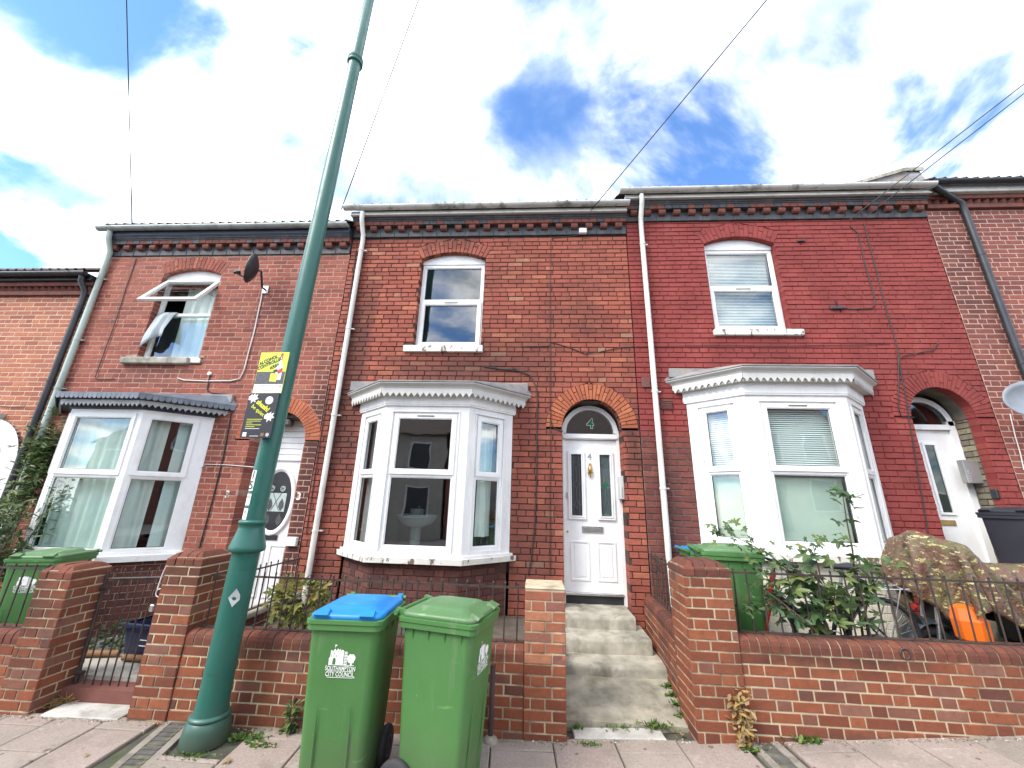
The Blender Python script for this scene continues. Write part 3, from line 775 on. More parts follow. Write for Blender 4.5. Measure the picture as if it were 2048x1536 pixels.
def house(n, x0, x1, zf, label, door=None, win=None, bayspec=None, brick=None, mort=None, z0=-.3, front=True):
    H = empty('terraced_house', ((x0 + x1) / 2, 0, g((x0 + x1) / 2)), label, 'house', 'terraced houses along the street')
    brick = brick or n
    exs = []
    if door: exs.append(arch_excl(door['c'], door['s'], door['r'], door['r'] + .222, z0))
    if win:
        c, cz, Rr, ro, th, hw = seg_arch(win['x0'], win['x1'], win['s'], win['rise'])
        def we(a, b, c=c, cz=cz, ro=ro, hw=hw):
            if b < win['z0'] - .1 or a > cz + ro: return None
            if a < win['z0']: return (win['sx0'], win['sx0'], win['sx1'], win['sx1']) if b > win['z0'] - .095 and a >= win['z0'] - .12 else None
            return (c - hw(a), c - hw(b), c + hw(a), c + hw(b))
        exs.append(we)
    if bayspec:
        p = bayspec['pts']; top = bayspec['zs'][8]
        exs.append(lambda a, b: (p[0][0], p[0][0], p[-1][0], p[-1][0]) if a < top - .02 else None)
    ex = lambda a, b: sorted([e for e in (f(a, b) for f in exs) if e is not None])
    B = Bricks(); pale = n in (2, 3, 6)
    B.lay(FP, x0 + .004, x1 - .004, z0, zf, ex, 'S', seed=n * 10, depth=.105, jamb=.105, jt=.0105 if pale else .0115, L=.2275 if pale else .2265, proud=.0015 if pale else .005)
    if door:                                            # deep door jambs
        dj = door.get('depth', .27)
        B.b = [(pl, a, b, c_, d_, e, f_, (dj if (abs(c_ - (door['c'] - door['r'])) < .01 or abs(a - (door['c'] + door['r'])) < .01) and f_ < door['s'] + .02 else q), r_) for pl, a, b, c_, d_, e, f_, q, r_ in B.b]
    mo = MB(); strips(mo, FP, x0, x1, z0, zf, ex, .0025 if pale else .009)
    if win:
        for xx in (win['x0'] - .005, win['x1'] + .005): mo.add([(xx, .004, win['z0']), (xx, .16, win['z0']), (xx, .16, win['s']), (xx, .004, win['s'])], [(0, 1, 2, 3)])
        ring = []
        for k in range(13):
            t_ = math.pi / 2 - th + 2 * th * k / 12; ring.append((t_,))
        for rr_, yy in ((None, None),):
            v = []
            for (t_,) in ring: v += [(c + Rr * math.cos(t_), .006, cz + Rr * math.sin(t_)), (c + ro * math.cos(t_), .006, cz + ro * math.sin(t_)), (c + Rr * math.cos(t_), .16, cz + (Rr + .004) * math.sin(t_))]
            mo.add(v, [(3 * k, 3 * k + 1, 3 * k + 4, 3 * k + 3) for k in range(12)] + [(3 * k, 3 * k + 3, 3 * k + 5, 3 * k + 2) for k in range(12)])
    if door:
        c_, s_, r_ = door['c'], door['s'], door['r']; dd = door.get('depth', .27)
        for xx in (c_ - r_ - .006, c_ + r_ + .006): mo.add([(xx, .004, z0), (xx, dd, z0), (xx, dd, s_), (xx, .004, s_)], [(0, 1, 2, 3)])
        v = []
        for k in range(25):
            t_ = math.pi * k / 24; cs, sn = math.cos(t_), math.sin(t_)
            v += [(c_ + r_ * cs, .006, s_ + r_ * sn), (c_ + (r_ + .222) * cs, .006, s_ + (r_ + .222) * sn), (c_ + (r_ + .004) * cs, dd, s_ + (r_ + .004) * sn)]
        mo.add(v, [(3 * k, 3 * k + 1, 3 * k + 4, 3 * k + 3) for k in range(24)] + [(3 * k, 3 * k + 3, 3 * k + 5, 3 * k + 2) for k in range(24)])
    if bayspec and bayspec.get('plinth'):
        plinth_mortar(mo, bayspec['ppts'], bayspec['zs'][0], bayspec['zs'][1])
    mo.build('wall_mortar', m_mort[mort or n], H)
    if bayspec and bayspec.get('plinth'):
        b2 = Bricks(); plinth(b2, bayspec['ppts'], bayspec['zs'][0], bayspec['zs'][1], n * 7)
        b2.emit(H, bm_(bayspec['plinth'], False), bm_(bayspec['plinth'], True), 90, 'plinth_brick', 'plinth_brick_infill')
    B.emit(H, bm_(brick, False), bm_(brick, True), 300)
    if win: voussoirs(H, FP, c, cz, Rr, ro, math.pi / 2 - th, math.pi / 2 + th, 17, win.get('mat') or bm_(brick, False), .1)
    if door: voussoirs(H, FP, door['c'], door['s'], door['r'], door['r'] + .222, 0, math.pi, 31, door['mat'], .13)
    # rooms behind the windows
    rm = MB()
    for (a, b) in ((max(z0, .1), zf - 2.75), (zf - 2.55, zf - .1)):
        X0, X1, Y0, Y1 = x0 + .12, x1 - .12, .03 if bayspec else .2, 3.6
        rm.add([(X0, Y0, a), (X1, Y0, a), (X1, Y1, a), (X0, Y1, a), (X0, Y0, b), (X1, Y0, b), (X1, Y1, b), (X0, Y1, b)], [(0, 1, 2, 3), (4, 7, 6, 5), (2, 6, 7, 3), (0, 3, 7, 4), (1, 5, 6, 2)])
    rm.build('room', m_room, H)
    bk = MB(); bk.add([(x0, 8.2, z0), (x1, 8.2, z0), (x1, 8.2, zf), (x0, 8.2, zf)], [(0, 1, 2, 3)]); bk.build('rear_wall', bm_(brick, True), H)
    return H
def upper_window(H, w, rail, sash='bottom', gmat=None, openup=False):
    x0, x1, z0, s = w['x0'], w['x1'], w['z0'], w['s']
    c, cz, Rr, ro, th, hw = seg_arch(x0, x1, s, w['rise'])
    pl = Plane(0, .10, 0); m = MB()
    n = 12; poly = [(x0 + .002, s - .055), (x1 - .002, s - .055)]
    poly += [(c + Rr * .998 * math.cos(math.pi / 2 - th + 2 * th * k / n), cz + Rr * .998 * math.sin(math.pi / 2 - th + 2 * th * k / n)) for k in range(n + 1)]
    m.prism(poly, .085, .13)
    Wn = m.build('window', m_upvc, H)
    return Wn, pl
# ------------------------------------------------------------------ the five houses
ORANGE = bm_('o', False)
W3 = dict(x0=-6.22, x1=-5.20, z0=3.62, s=5.10, rise=.12, sx0=-6.40, sx1=-5.12)
W4 = dict(x0=-1.85, x1=-.82, z0=3.84, s=5.36, rise=.12, sx0=-1.99, sx1=-.77)
W5 = dict(x0=2.62, x1=3.68, z0=4.11, s=5.58, rise=.13, sx0=2.57, sx1=3.84)
D3 = dict(c=-3.67, s=2.39, r=.405, mat=ORANGE)
D4 = dict(c=.785, s=2.635, r=.405, mat=ORANGE)
D5 = dict(c=5.40, s=2.86, r=.405, mat=bm_(5, False), depth=.12)
B3 = dict(pts=[(-6.95, 0), (-6.32, -.5), (-5.27, -.5), (-4.68, 0)], zs=(-.1, .79, .86, .885, 1.82, 2.66, 2.70, 2.74, 2.86, 3.02), plinth='d')
B4 = dict(pts=[(-2.48, 0), (-1.93, -.5), (-.84, -.5), (-.31, 0)], zs=(.25, .92, .98, 1.05, 1.92, 2.71, 2.80, 2.92, 3.065, 3.24), plinth='d')
B5 = dict(pts=[(2.09, 0), (2.61, -.5), (3.82, -.5), (4.40, 0)], zs=(.35, 1.09, 1.16, 1.235, 2.06, 2.91, 3.0, 3.14, 3.31, 3.48), plinth=None)
def inset(b):
    p = b['pts']; b['ppts'] = [(x + (.03 if i < 2 else -.03) * (1 if i in (0, 3) else .6), y + (0 if i in (0, 3) else .03)) for i, (x, y) in enumerate(p)]
for b in (B3, B4, B5): inset(b)

H2 = house(2, -10.6, -7.34, 4.76, 'orange brick terraced house with white plastered arch and black gutter, beside the creeper', brick=2, mort=2)
H3 = house(3, -7.33, -3.07, 5.46, 'terraced house number 3 with open top window, towel and dark blue bay trim', D3, W3, B3)
H4 = house(4, -3.06, 1.43, 5.77, 'terraced house number 4 with white bay window and two-pane white front door', D4, W4, B4)
H5 = house(5, 1.44, 6.03, 6.005, 'terraced house painted dark red with white bay and blinds', D5, W5, B5)
H6 = house(6, 6.04, 9.4, 6.20, 'brown-red brick terraced house with pale joints and black downpipe', brick=6, mort=6)
STREET = {2: H2, 3: H3, 4: H4, 5: H5, 6: H6}
for n, x0, x1, zf in ((2, -10.6, -7.34, 4.76), (3, -7.33, -3.07, 5.46), (4, -3.06, 1.43, 5.77), (5, 1.44, 6.03, 6.005), (6, 6.04, 9.4, 6.20)):
    H = STREET[n]; plain = n in (2, 6)
    zt = frieze(H, x0, x1, zf, 'plain' if plain else 'dentil', n)
    if n == 3: mbox('fascia', m_dkblue, H, x0 - .02, x1 - .002, -.135, .0, zt, zt + .10, bev=.004); gz, gy, gm = zt + .125, -.19, m_gutg
    elif n == 2: mbox('fascia', m_black, H, x0, x1 - .002, -.12, 0, zt, zt + .10, bev=.004); gz, gy, gm = zt + .10, -.18, m_black
    elif n == 6: mbox('fascia', m_pvcw, H, x0, x1, -.13, 0, zt, zt + .10, bev=.004); gz, gy, gm = zt + .135, -.20, m_black
    else:
        mbox('fascia', m_corn, H, x0 - .02, x1 + .001, -.15, 0, zt, zt + .085, bev=.006)
        f = MB(); pr = [(-.15, zt + .084), (-.158, zt + .03), (-.175, zt + .012), (-.175, zt), (-.14, zt), (-.14, zt + .08)]
        f.loft([[(x0 - .02, a, b) for a, b in pr], [(x1 - .002, a, b) for a, b in pr]], True, True); f.build('fascia_mould', m_pvcw, H)
        gz, gy, gm = zt + .125, -.215, m_gutter
    gutter(H, x0 - (.12 if n in (3, 4) else .12 if n == 5 else 0), x1 + (.03 if n in (4, 5) else -.01), gz, gy, gm)
    roof(H, x0 - .03, x1 + (.04 if n < 6 else 0), gz - .005, m_tile)
    if n in (3, 4, 5):
        s = MB(); xg = x0 - .03; s.add([(xg, .02, zf - .9), (xg, 4.0, zf - .9), (xg, 4.0, gz + 2.5), (xg, .02, gz + .05)], [(0, 1, 2, 3)])
        s.build('gable_side', bm_(n, True), H)
mbox('sill', m_sillp, H4, -1.98, -.78, -.045, .15, 3.735, 3.838, bev=.008)
mbox('sill', m_sillp, H5, 2.58, 3.83, -.045, .15, 4.012, 4.108, bev=.008)
m_stone = pm('weathered_stone', (.40, .37, .31), (.22, .21, .17), 7, .9, .5, dirt=(.09, .09, .06), dscale=6, damt=.7)
mbox('sill', m_stone, H3, -6.40, -5.30, -.07, .15, 3.51, 3.615, bev=.012)
mbox('sill', m_sillp, H3, -5.298, -5.13, -.03, .15, 3.535, 3.61, bev=.008)

# upper windows
w4, pl4 = upper_window(H4, W4, 4.64)
casement(w4, pl4, -1.845, -.825, 3.845, 5.303, 4.64, .05, 0, 'bottom')
w5, pl5 = upper_window(H5, W5, 4.88)
casement(w5, pl5, 2.625, 3.675, 4.115, 5.523, 4.86, .05, 0, 'bottom')
w3, pl3 = upper_window(H3, W3, 4.42)
m = MB(); rframe(m, pl3, -6.215, -5.205, 3.625, 5.043, .05, -.05, 0); m.obox(pl3.o, pl3.u, pl3.n, Z3, -6.165, -5.255, -.05, -.001, 4.385, 4.435); m.build('frame', m_upvc, w3)
pane(w3, pl3, -6.165, -5.255, 3.675, 4.385, -.025)
# the sash of house 3 stands open, hung from its top edge
a_ = R(33); oo = Vector((0, .085, 5.03)); hh = Vector((0, -math.sin(a_), -math.cos(a_))); nn = Vector((0, -math.cos(a_), math.sin(a_))); uu = Vector((1, 0, 0))
s = MB()
ob = lambda a0, a1, c0, c1, t0=-.02, t1=.022: s.obox(oo, uu, nn, hh, a0, a1, t0, t1, c0, c1)
ob(-6.19, -6.135, 0, .66); ob(-5.285, -5.23, 0, .66); ob(-6.135, -5.285, 0, .055); ob(-6.135, -5.285, .605, .66)
sh = s.build('open_sash', m_upvc, w3)
s = MB(); s.add([oo + uu * a + hh * b for a, b in ((-6.14, .61), (-5.28, .61), (-5.28, .05), (-6.14, .05))], [(0, 1, 2, 3)]); s.build('open_pane', m_glass, w3)
s = MB(); s.tube([(-5.25, .09, 4.72), oo + hh * .40 + Vector((-5.25, 0, 0)) - nn * .02], .008, 6); s.build('stay', m_metal, w3)

# bays
b3 = bay(H3, B3['pts'], B3['zs'], [(.03, .03), (.03, .05), (.02, .135)], dict(w=.062, d=.085, round=False, upper=True, mat=pm('valance_zinc', (.36, .36, .35), (.28, .28, .28), 6, .5, .2)), (m_upvc, m_dkblue, pm('zinc_dark', (.10, .115, .14), (.16, .18, .21), 7, .45, .2)))
b4 = bay(H4, B4['pts'], B4['zs'], [(.16, .12), (.10, .13), (.115, .155)], dict(w=.078, d=.115, round=False), (m_wood, m_corn, m_lead))
b5 = bay(H5, B5['pts'], B5['zs'], [(.15, .13), (.16, .14), (.12, .16)], dict(w=.078, d=.115, round=False), (m_wood, m_corn, m_lead))
m_cream = peeling('cream_masonry_paint', (.66, .62, .50), (.30, .24, .18), .68)
pw = MB()
for a, b in zip(B5['ppts'], B5['ppts'][1:]):
    a, b = Vector(a), Vector(b); pl = Plane(a.x, a.y, math.atan2(b.y - a.y, b.x - a.x)); strips(pw, pl, 0, (b - a).length, .3, 1.09, None, .004, 2)
pw.build('plinth_render', m_cream, H5)
bb = Bricks(); plinth(bb, B5['ppts'], .3, 1.09, 77, jt=.006, proud=.002); bb.emit(H5, m_cream, m_cream, 60, 'plinth_brick', 'plinth_brick_infill')

# downpipes
downpipe(H3, [(-7.25, -.17, 5.88), (-7.25, -.15, 5.72), (-7.25, -.06, 5.5), (-7.25, -.055, 5.3), (-7.25, -.055, 3), (-7.25, -.055, .0)], m_pvcg, .04, (5.0, 3.9, 3.1, 1.9))
downpipe(H4, [(-2.86, -.20, 6.12), (-2.86, -.20, 6.02), (-2.86, -.17, 5.94), (-2.86, -.07, 5.78), (-2.86, -.055, 5.66), (-2.86, -.055, 3), (-2.86, -.055, .2)], m_pvcw, .036, (5.5, 4.1, 2.75, 1.2))
downpipe(H5, [(1.66, -.20, 6.36), (1.66, -.20, 6.26), (1.66, -.17, 6.18), (1.66, -.07, 6.02), (1.66, -.055, 5.9), (1.66, -.055, 3), (1.66, -.055, .4)], m_pvcw, .038, (5.55, 3.15, 1.85))
downpipe(H2, [(-7.44, -.16, 4.98), (-7.44, -.15, 4.9), (-7.42, -.06, 4.75), (-7.42, -.055, 4.6), (-7.42, -.055, 2), (-7.42, -.055, .0)], m_black, .042, (4.4, 3.2))
downpipe(H6, [(6.08, -.19, 6.42), (6.16, -.17, 6.36), (6.44, -.06, 6.30), (6.54, -.055, 6.22), (6.54, -.055, 6.0), (6.54, -.055, 3), (6.54, -.055, .3)], m_black, .042, (5.3, 3.6))

# party wall parapet above the boundary of the red house
pw = MB(); sl = math.tan(R(33))
for k in range(9):
    y0 = -.12 + k * .42; pw.add([], [])
    zb = 6.42 + (y0 + .12) * sl
par = MB(); par.add([(x, y, z) for x in (5.93, 6.13) for (y, z) in ((-.14, 6.36), (-.02, 6.90), (3.2, 6.90 + 3.22 * sl), (3.2, 6.3))], [(0, 1, 2, 3), (7, 6, 5, 4), (0, 4, 5, 1), (1, 5, 6, 2), (0, 3, 7, 4)])
pp = par.build('parapet', m_lead, H5)
for k in range(7):
    y0 = -.06 + k * .47; c = MB(); z0 = 6.895 + (y0 + .02) * sl; z1 = z0 + .46 * sl
    c.add([(x, y, z + h) for h in (0, .065) for (x, y, z) in ((5.89, y0, z0), (6.17, y0, z0), (6.17, y0 + .46, z1), (5.89, y0 + .46, z1))], [(0, 3, 2, 1), (4, 5, 6, 7), (0, 1, 5, 4), (1, 2, 6, 5), (2, 3, 7, 6), (3, 0, 4, 7)])
    c.build('coping_stone', m_stone, pp)

# ------------------------------------------------------------------ doors
m_door = pm('door_white', (.80, .80, .79), (.77, .77, .76), 3, .35, .03, dirt=(.55, .52, .47), dscale=3, damt=.25)
m_brass = pm('brass', (.52, .36, .14), (.42, .28, .1), 9, .35, .05, metal=.9)
m_chrome = pm('chrome', (.6, .6, .6), (.5, .5, .5), 9, .3, 0, metal=.9)
m_leaded = pm('leading', (.10, .11, .10), (.08, .08, .08), 9, .4, 0)
m_green = flat('green_glass', (.01, .13, .05), .25)
m_lw = flat('lettering_white', (.82, .82, .80), .6)
def arc_poly(c, s, r, n=20): return [(c + r * math.cos(math.pi * k / n), s + r * math.sin(math.pi * k / n)) for k in range(n + 1)]
def ringm(m, c, s, r0_, r1_, y0, y1, n=24):
    o_ = arc_poly(c, s, r1_, n); i_ = arc_poly(c, s, r0_, n)
    for k in range(n):
        q = [i_[k], o_[k], o_[k + 1], i_[k + 1]]
        m.add([(x, y0, z) for x, z in q] + [(x, y1, z) for x, z in q], [(0, 1, 2, 3), (0, 4, 5, 1), (2, 6, 7, 3), (7, 6, 5, 4)])
# number 4
yd = .235; x0, x1, z0, z1 = .42, 1.15, .545, 2.50
fr = MB(); fr.box(.378, .418, yd - .015, yd + .07, .40, 2.635); fr.box(1.152, 1.192, yd - .015, yd + .07, .40, 2.635)
fr.box(.418, 1.152, yd - .02, yd + .07, 2.505, 2.585); fr.box(.40, 1.17, yd - .035, yd + .02, 2.52, 2.555)
ringm(fr, .785, 2.60, .335, .40, yd - .012, yd + .06)
door = fr.build('front_door', m_door, H4)
lf = MB(); lf.box(x0, x1, yd + .012, yd + .05, z0, z1); lf.build('leaf', m_door, door)
dr = MB()
for (a, b) in ((.47, .70), (.865, 1.095)):
    pl = Plane(0, yd, 0); q = MB(); rframe(q, pl, a, b, 1.43, 2.34, .045, -.012, .012); rframe(q, pl, a + .03, b - .03, 1.46, 2.31, .012, .0121, .02); q.build('glazing_bead', m_door, door)
    gp = MB(); gp.add([(a + .045, yd + .011, 1.475), (b - .045, yd + .011, 1.475), (b - .045, yd + .011, 2.295), (a + .045, yd + .011, 2.295)], [(0, 1, 2, 3)]); gp.build('door_glass', m_black if a < .6 else glass('door_glass_light', (.3, .36, .36), 1.9), door)
    ld = MB(); c = (a + b) / 2
    for dz in (-.10, .10): pass
    for xx in (a + .075, b - .075): ld.box(xx - .003, xx + .003, yd + .007, yd + .0103, 1.475, 2.295)
    for (zc) in (1.62, 1.885, 2.15):
        for sg in (-1, 1):
            for sz in (-1, 1): ld.tube([(c, yd + .0085, zc + sz * .055), (c + sg * .035, yd + .0085, zc)], .003, 4, False)
            ld.tube([(c + sg * .035, yd + .0085, zc), (c + sg * .068, yd + .0085, zc)], .003, 4, False)
    for zc in (1.62, 1.885): ld.box(c - .003, c + .003, yd + .007, yd + .0103, zc + .055, zc + .21)
    ld.build('leading', m_leaded, door)
    if a > .6:
        d = MB(); d.add([(c - .03, yd + .006, 1.885), (c, yd + .006, 1.835), (c + .03, yd + .006, 1.885), (c, yd + .006, 1.935)], [(0, 1, 2, 3)]); d.build('diamond', m_green, door)
for (a, b) in ((.49, .735), (.835, 1.08)):
    q = MB(); rframe(q, Plane(0, yd, 0), a, b, .68, 1.16, .022, -.0121, -.002); q.box(a + .05, b - .05, yd + .006, yd + .0119, .73, 1.11); q.build('panel_mould', m_door, door)
mbox('letter_plate', m_chrome, door, .645, .925, yd - .004, yd + .0115, 1.265, 1.345, bev=.004)
mbox('letter_flap', m_dent if False else pm('brushed_grey', (.34, .32, .30), (.26, .25, .24), 20, .4, .1, metal=.6), door, .67, .90, yd - .01, yd - .0041, 1.283, 1.327, bev=.003)
k = MB(); k.lathe([(.012, .10), (.02, .085), (.014, .07), (.024, .04), (.032, .0), (.026, -.03), (.012, -.05), (.009, -.09), (.004, -.11)], (.775, yd - .01, 2.08), 12); k.torus((.775, yd - .018, 2.04), .03, .007, 'Y', 18, 6); k.build('knocker', m_brass, door)
text('4', .115, 'door_number', m_chrome, door, (.775, yd + .011, 2.265), (1, 0, 0), (0, 0, 1), (0, -1, 0), bold=.003)
k = MB(); k.bbox(.438, .482, yd - .008, yd + .0118, 1.70, 1.775, b=.004); k.build('rim_lock', m_chrome, door)
k = MB(); k.lathe([(.012, 0), (.012, .012)], (0, 0, 0), 12); k.v = [(.452 + x_, yd - .005 + z_, 1.27 + y_) for x_, y_, z_ in k.v]; k.build('key_escutcheon', m_brass, door)
fg = MB(); fg.add([(a, yd + .02, b) for a, b in arc_poly(.785, 2.585, .34)[::-1]], [tuple(range(20, -1, -1))]); fg.build('fanlight_glass', m_glassd, door)
text('4', .19, 'fanlight_number_outline', m_lw, door, (.80, yd + .016, 2.735), (1, 0, 0), (0, 0, 1), (0, -1, 0), bold=.009)
text('4', .19, 'fanlight_number', m_green, door, (.80, yd + .012, 2.735), (1, 0, 0), (0, 0, 1), (0, -1, 0), bold=.004)
mbox('threshold', m_chrome, door, .418, 1.152, yd - .03, yd + .05, .515, .543, bev=.003)
mbox('threshold_board', m_black, door, .40, 1.17, yd + .005, yd + .05, .40, .514)
# number 3
yd = .235
fr = MB(); fr.box(-4.072, -4.02, yd - .01, yd + .07, .15, 2.20); fr.box(-3.318, -3.268, yd - .01, yd + .07, .15, 2.20); fr.box(-4.02, -3.318, yd - .01, yd + .07, 2.12, 2.20)
door = fr.build('front_door', m_door, H3)
lf = MB(); lf.box(-4.018, -3.32, yd + .012, yd + .05, .17, 2.118); lf.build('leaf', m_door, door)
for i in range(7):
    z = 2.205 + i * .085; hw = math.sqrt(max(.01, .40 ** 2 - max(0, z + .05 - 2.39) ** 2)); mbox('overdoor_board', m_door, door, -3.67 - hw, -3.67 + hw, yd - .005 + (i % 2) * .002, yd + .03, z, z + .080, bev=.005)
q = MB(); cx_, cz_ = -3.67, 1.56
def oval(a, b, n=32): return [(cx_ + a * math.cos(2 * math.pi * k_ / n), cz_ + b * math.sin(2 * math.pi * k_ / n)) for k_ in range(n)]
q.loft([[(x_, y_, z_) for x_, z_ in oval(a, b)] for a, b, y_ in ((.285, .48, yd + .0119), (.275, .47, yd - .008), (.245, .44, yd - .012), (.225, .42, yd + .004), (.21, .405, yd + .009))], True, False, True); q.build('oval_mould', m_door, door)
q = MB(); q.prism(oval(.215, .41), yd + .0095, yd + .0117); q.build('oval_glass', m_black, door)
q = MB()
for (xx, zz) in ((-3.76, 1.72), (-3.60, 1.72)): q.torus((xx, yd + .006, zz), .035, .006, 'Y', 14, 5); q.torus((xx, yd + .006, zz), .018, .005, 'Y', 10, 5)
q.add([(cx_ + a, yd + .0085, 1.56 + b) for a, b in ((-.15, .10), (.14, .10), (.14, -.15), (-.15, -.15))], [(0, 1, 2, 3)]); q.build('etched_pane', pm('etched_glass', (.5, .58, .55), (.4, .47, .45), 9, .5, 0), door)
q = MB()
for sg in (-1, 1):
    for zc, ln in ((1.50, .09), (1.30, .08)):
        pts_ = [(cx_ + sg * .085 + a * .05, yd + .007, zc + b * ln) for a, b in ((0, 1), (.7, .3), (.8, -.3), (0, -1), (-.8, -.3), (-.7, .3))]; q.add(pts_, [tuple(range(6))])
q.tube([(cx_ - .07, yd + .007, 1.68), (cx_ + .06, yd + .007, 1.42)], .004, 4); q.tube([(cx_ + .07, yd + .007, 1.68), (cx_ - .06, yd + .007, 1.42)], .004, 4); q.build('rose_motif', m_leaded, door)
for (a, b, c_, d_) in ((-3.97, -3.70, .32, .98), (-3.64, -3.37, .32, .98)):
    q = MB(); rframe(q, Plane(0, yd, 0), a, b, c_, d_, .025, -.0119, .0); q.box(a + .05, b - .05, yd + .004, yd + .0119, c_ + .05, d_ - .05); q.build('panel_mould', m_door, door)
mbox('letter_plate', m_black, door, -3.82, -3.55, yd - .004, yd + .0115, 1.035, 1.10, bev=.004)
for xx in (-3.2, -4.215): text('3', .13, 'house_number', m_sillp, H3, (xx, -.004, 1.62), (1, 0, 0), (0, 0, 1), (0, -1, 0), bold=.006)
mbox('meter_box', m_upvc, H3, -3.24, -3.10, -.055, .0, 1.00, 1.11, bev=.006)
mbox('arch_lamp', pm('old_lamp', (.10, .08, .065), (.05, .045, .04), 12, .6, .3), H3, -3.80, -3.56, .03, .16, 2.60, 2.70, bev=.02)
# number 5: deep porch lined with yellow stock brick
yd = .31; c_, s_, r_ = D5['c'], D5['s'], .405
lin = Bricks()
lin.lay(Plane(c_ + .412, .13, math.pi / 2), 0, .17, .3, s_, bond='F', seed=51, jt=.012, proud=.004); B_ = MB()
plr = Plane(c_ + .412, .13, math.pi / 2); plr.n = Vector((-1, 0, 0))
for i, t_ in enumerate(lin.b): lin.b[i] = (plr, *t_[1:])
# (u runs into the porch, the face looks left)
inf = MB()
v5 = MB(); v5.add([(c_ + .42, .10, .3), (c_ + .42, yd, .3), (c_ + .42, yd, s_), (c_ + .42, .10, s_)], [(0, 1, 2, 3)]); v5.add([(c_ - .42, .10, .3), (c_ - .42, yd, .3), (c_ - .42, yd, s_), (c_ - .42, .10, s_)], [(0, 1, 2, 3)])
vv = []
for k_ in range(21):
    t_ = math.pi * k_ / 20; vv += [(c_ + .412 * math.cos(t_), .10, s_ + .412 * math.sin(t_)), (c_ + .412 * math.cos(t_), yd, s_ + .412 * math.sin(t_))]
v5.add(vv, [(2 * k_, 2 * k_ + 1, 2 * k_ + 3, 2 * k_ + 2) for k_ in range(20)]); v5.build('porch_lining', pm('porch_mortar', (.16, .14, .10), (.10, .09, .07), 7, .95, .5), H5)
for (pl_, pb, pt, qb, qt, a, b, dep, pr) in lin.b:
    m = MB(); m.bbox(c_ + .404 - pr, c_ + .419, .13 + pb, .13 + qb, a, b, b=.003); m.build('porch_brick', bm_('y', False), H5)
fr = MB(); fr.box(c_ - .41, c_ - .35, yd - .02, yd + .06, .5, s_); fr.box(c_ + .32, c_ + .41, yd - .02, yd + .06, .5, s_); fr.box(c_ - .35, c_ + .32, yd - .03, yd + .06, 2.74, 2.81); ringm(fr, c_ - .01, 2.80, .33, .405, yd - .02, yd + .05)
door = fr.build('front_door', m_door, H5)
lf = MB(); lf.box(c_ - .348, c_ + .318, yd + .012, yd + .05, .62, 2.738); lf.build('leaf', m_door, door)
gl = MB(); rframe(gl, Plane(0, yd, 0), c_ - .085, c_ + .105, 1.62, 2.56, .03, -.0119, .006); gl.build('glazing_bead', m_door, door)
q = MB(); q.add([(c_ - .06, yd + .010, 1.645), (c_ + .08, yd + .010, 1.645), (c_ + .08, yd + .010, 2.535), (c_ - .06, yd + .010, 2.535)], [(0, 1, 2, 3)]); q.build('door_glass', glass('door_glass_dim', (.16, .2, .18), 1.6), door)
mbox('letter_plate', m_brass, door, c_ - .13, c_ + .07, yd - .002, yd + .0118, 1.49, 1.555, bev=.003)
fg = MB(); fg.add([(a, yd + .01, b) for a, b in arc_poly(c_ - .01, 2.80, .34)[::-1]], [tuple(range(20, -1, -1))]); fg.build('fanlight_glass', m_glassd, door)
mbox('door_panel', m_door, door, c_ - .2, c_ + .17, yd + .004, yd + .0118, .8, 1.2, bev=.004)

# house 2: plastered arch
q = MB(); ringm(q, -8.12, 2.0, .36, .62, -.05, .02); q.box(-8.74, -8.48, -.05, .02, .0, 2.0); q.box(-7.76, -7.50, -.05, .02, .0, 2.0); q.build('arch_surround', pm('plaster_white', (.72, .71, .68), (.6, .59, .56), 3, .8, .2), H2)
k = MB(); k.prism([(-8.2, 2.60), (-8.04, 2.60), (-8.0, 2.70), (-8.24, 2.70)], -.08, .02); k.build('keystone', MATS['plaster_white'], H2)
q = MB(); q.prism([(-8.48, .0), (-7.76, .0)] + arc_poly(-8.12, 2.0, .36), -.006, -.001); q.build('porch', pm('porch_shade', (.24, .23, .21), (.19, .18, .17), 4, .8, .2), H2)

# ------------------------------------------------------------------ fixings on the walls
def cable(H, pts, mat=None, r=.006, Y=-.012, name='cable'):
    q = []
    for (a, b) in zip(pts, pts[1:]):
        A, B_ = P(*a, Y), P(*b, Y); n = max(1, int((B_ - A).length / .25))
        for i in range(n): q.append(A.lerp(B_, i / n) + Vector((random.uniform(-.003, .003), random.uniform(-.003, .003), random.uniform(-.004, .004))))
    q.append(P(*pts[-1], Y)); return MB().tube(q, r, 6).build(name, mat or m_cab, H)
cable(H4, [(1165, 470), (1105, 476), (1101, 482), (1100, 688), (1095, 692), (1040, 693)])
cable(H4, [(1100, 688), (1101, 840), (1107, 856), (1126, 863)]); cable(H4, [(1102, 684), (1140, 695), (1170, 708), (1200, 704), (1240, 695), (1258, 694)])
cable(H4, [(968, 733), (1000, 738), (1040, 742), (1060, 750), (1072, 772), (1075, 800), (1073, 950), (1070, 1040), (1062, 1120), (1056, 1150)], r=.008)
cable(H4, [(985, 731), (1000, 738), (1030, 737), (1058, 750)]); cable(H4, [(1101, 840), (1100, 1150)], r=.005)
mbox('junction_box', m_upvc, H4, .68, .80, -.075, -.02, 5.765, 5.86, bev=.01)
cable(H5, [(1262, 693), (1400, 691), (1560, 692), (1700, 690), (1780, 688)], r=.004)
cable(H5, [(1700, 452), (1716, 466), (1733, 540), (1748, 590), (1750, 610), (1742, 617), (1700, 618), (1676, 614), (1670, 600)], r=.007)
cable(H5, [(1728, 446), (1738, 485), (1757, 560), (1793, 690), (1812, 800), (1832, 920), (1858, 1080)], r=.007)
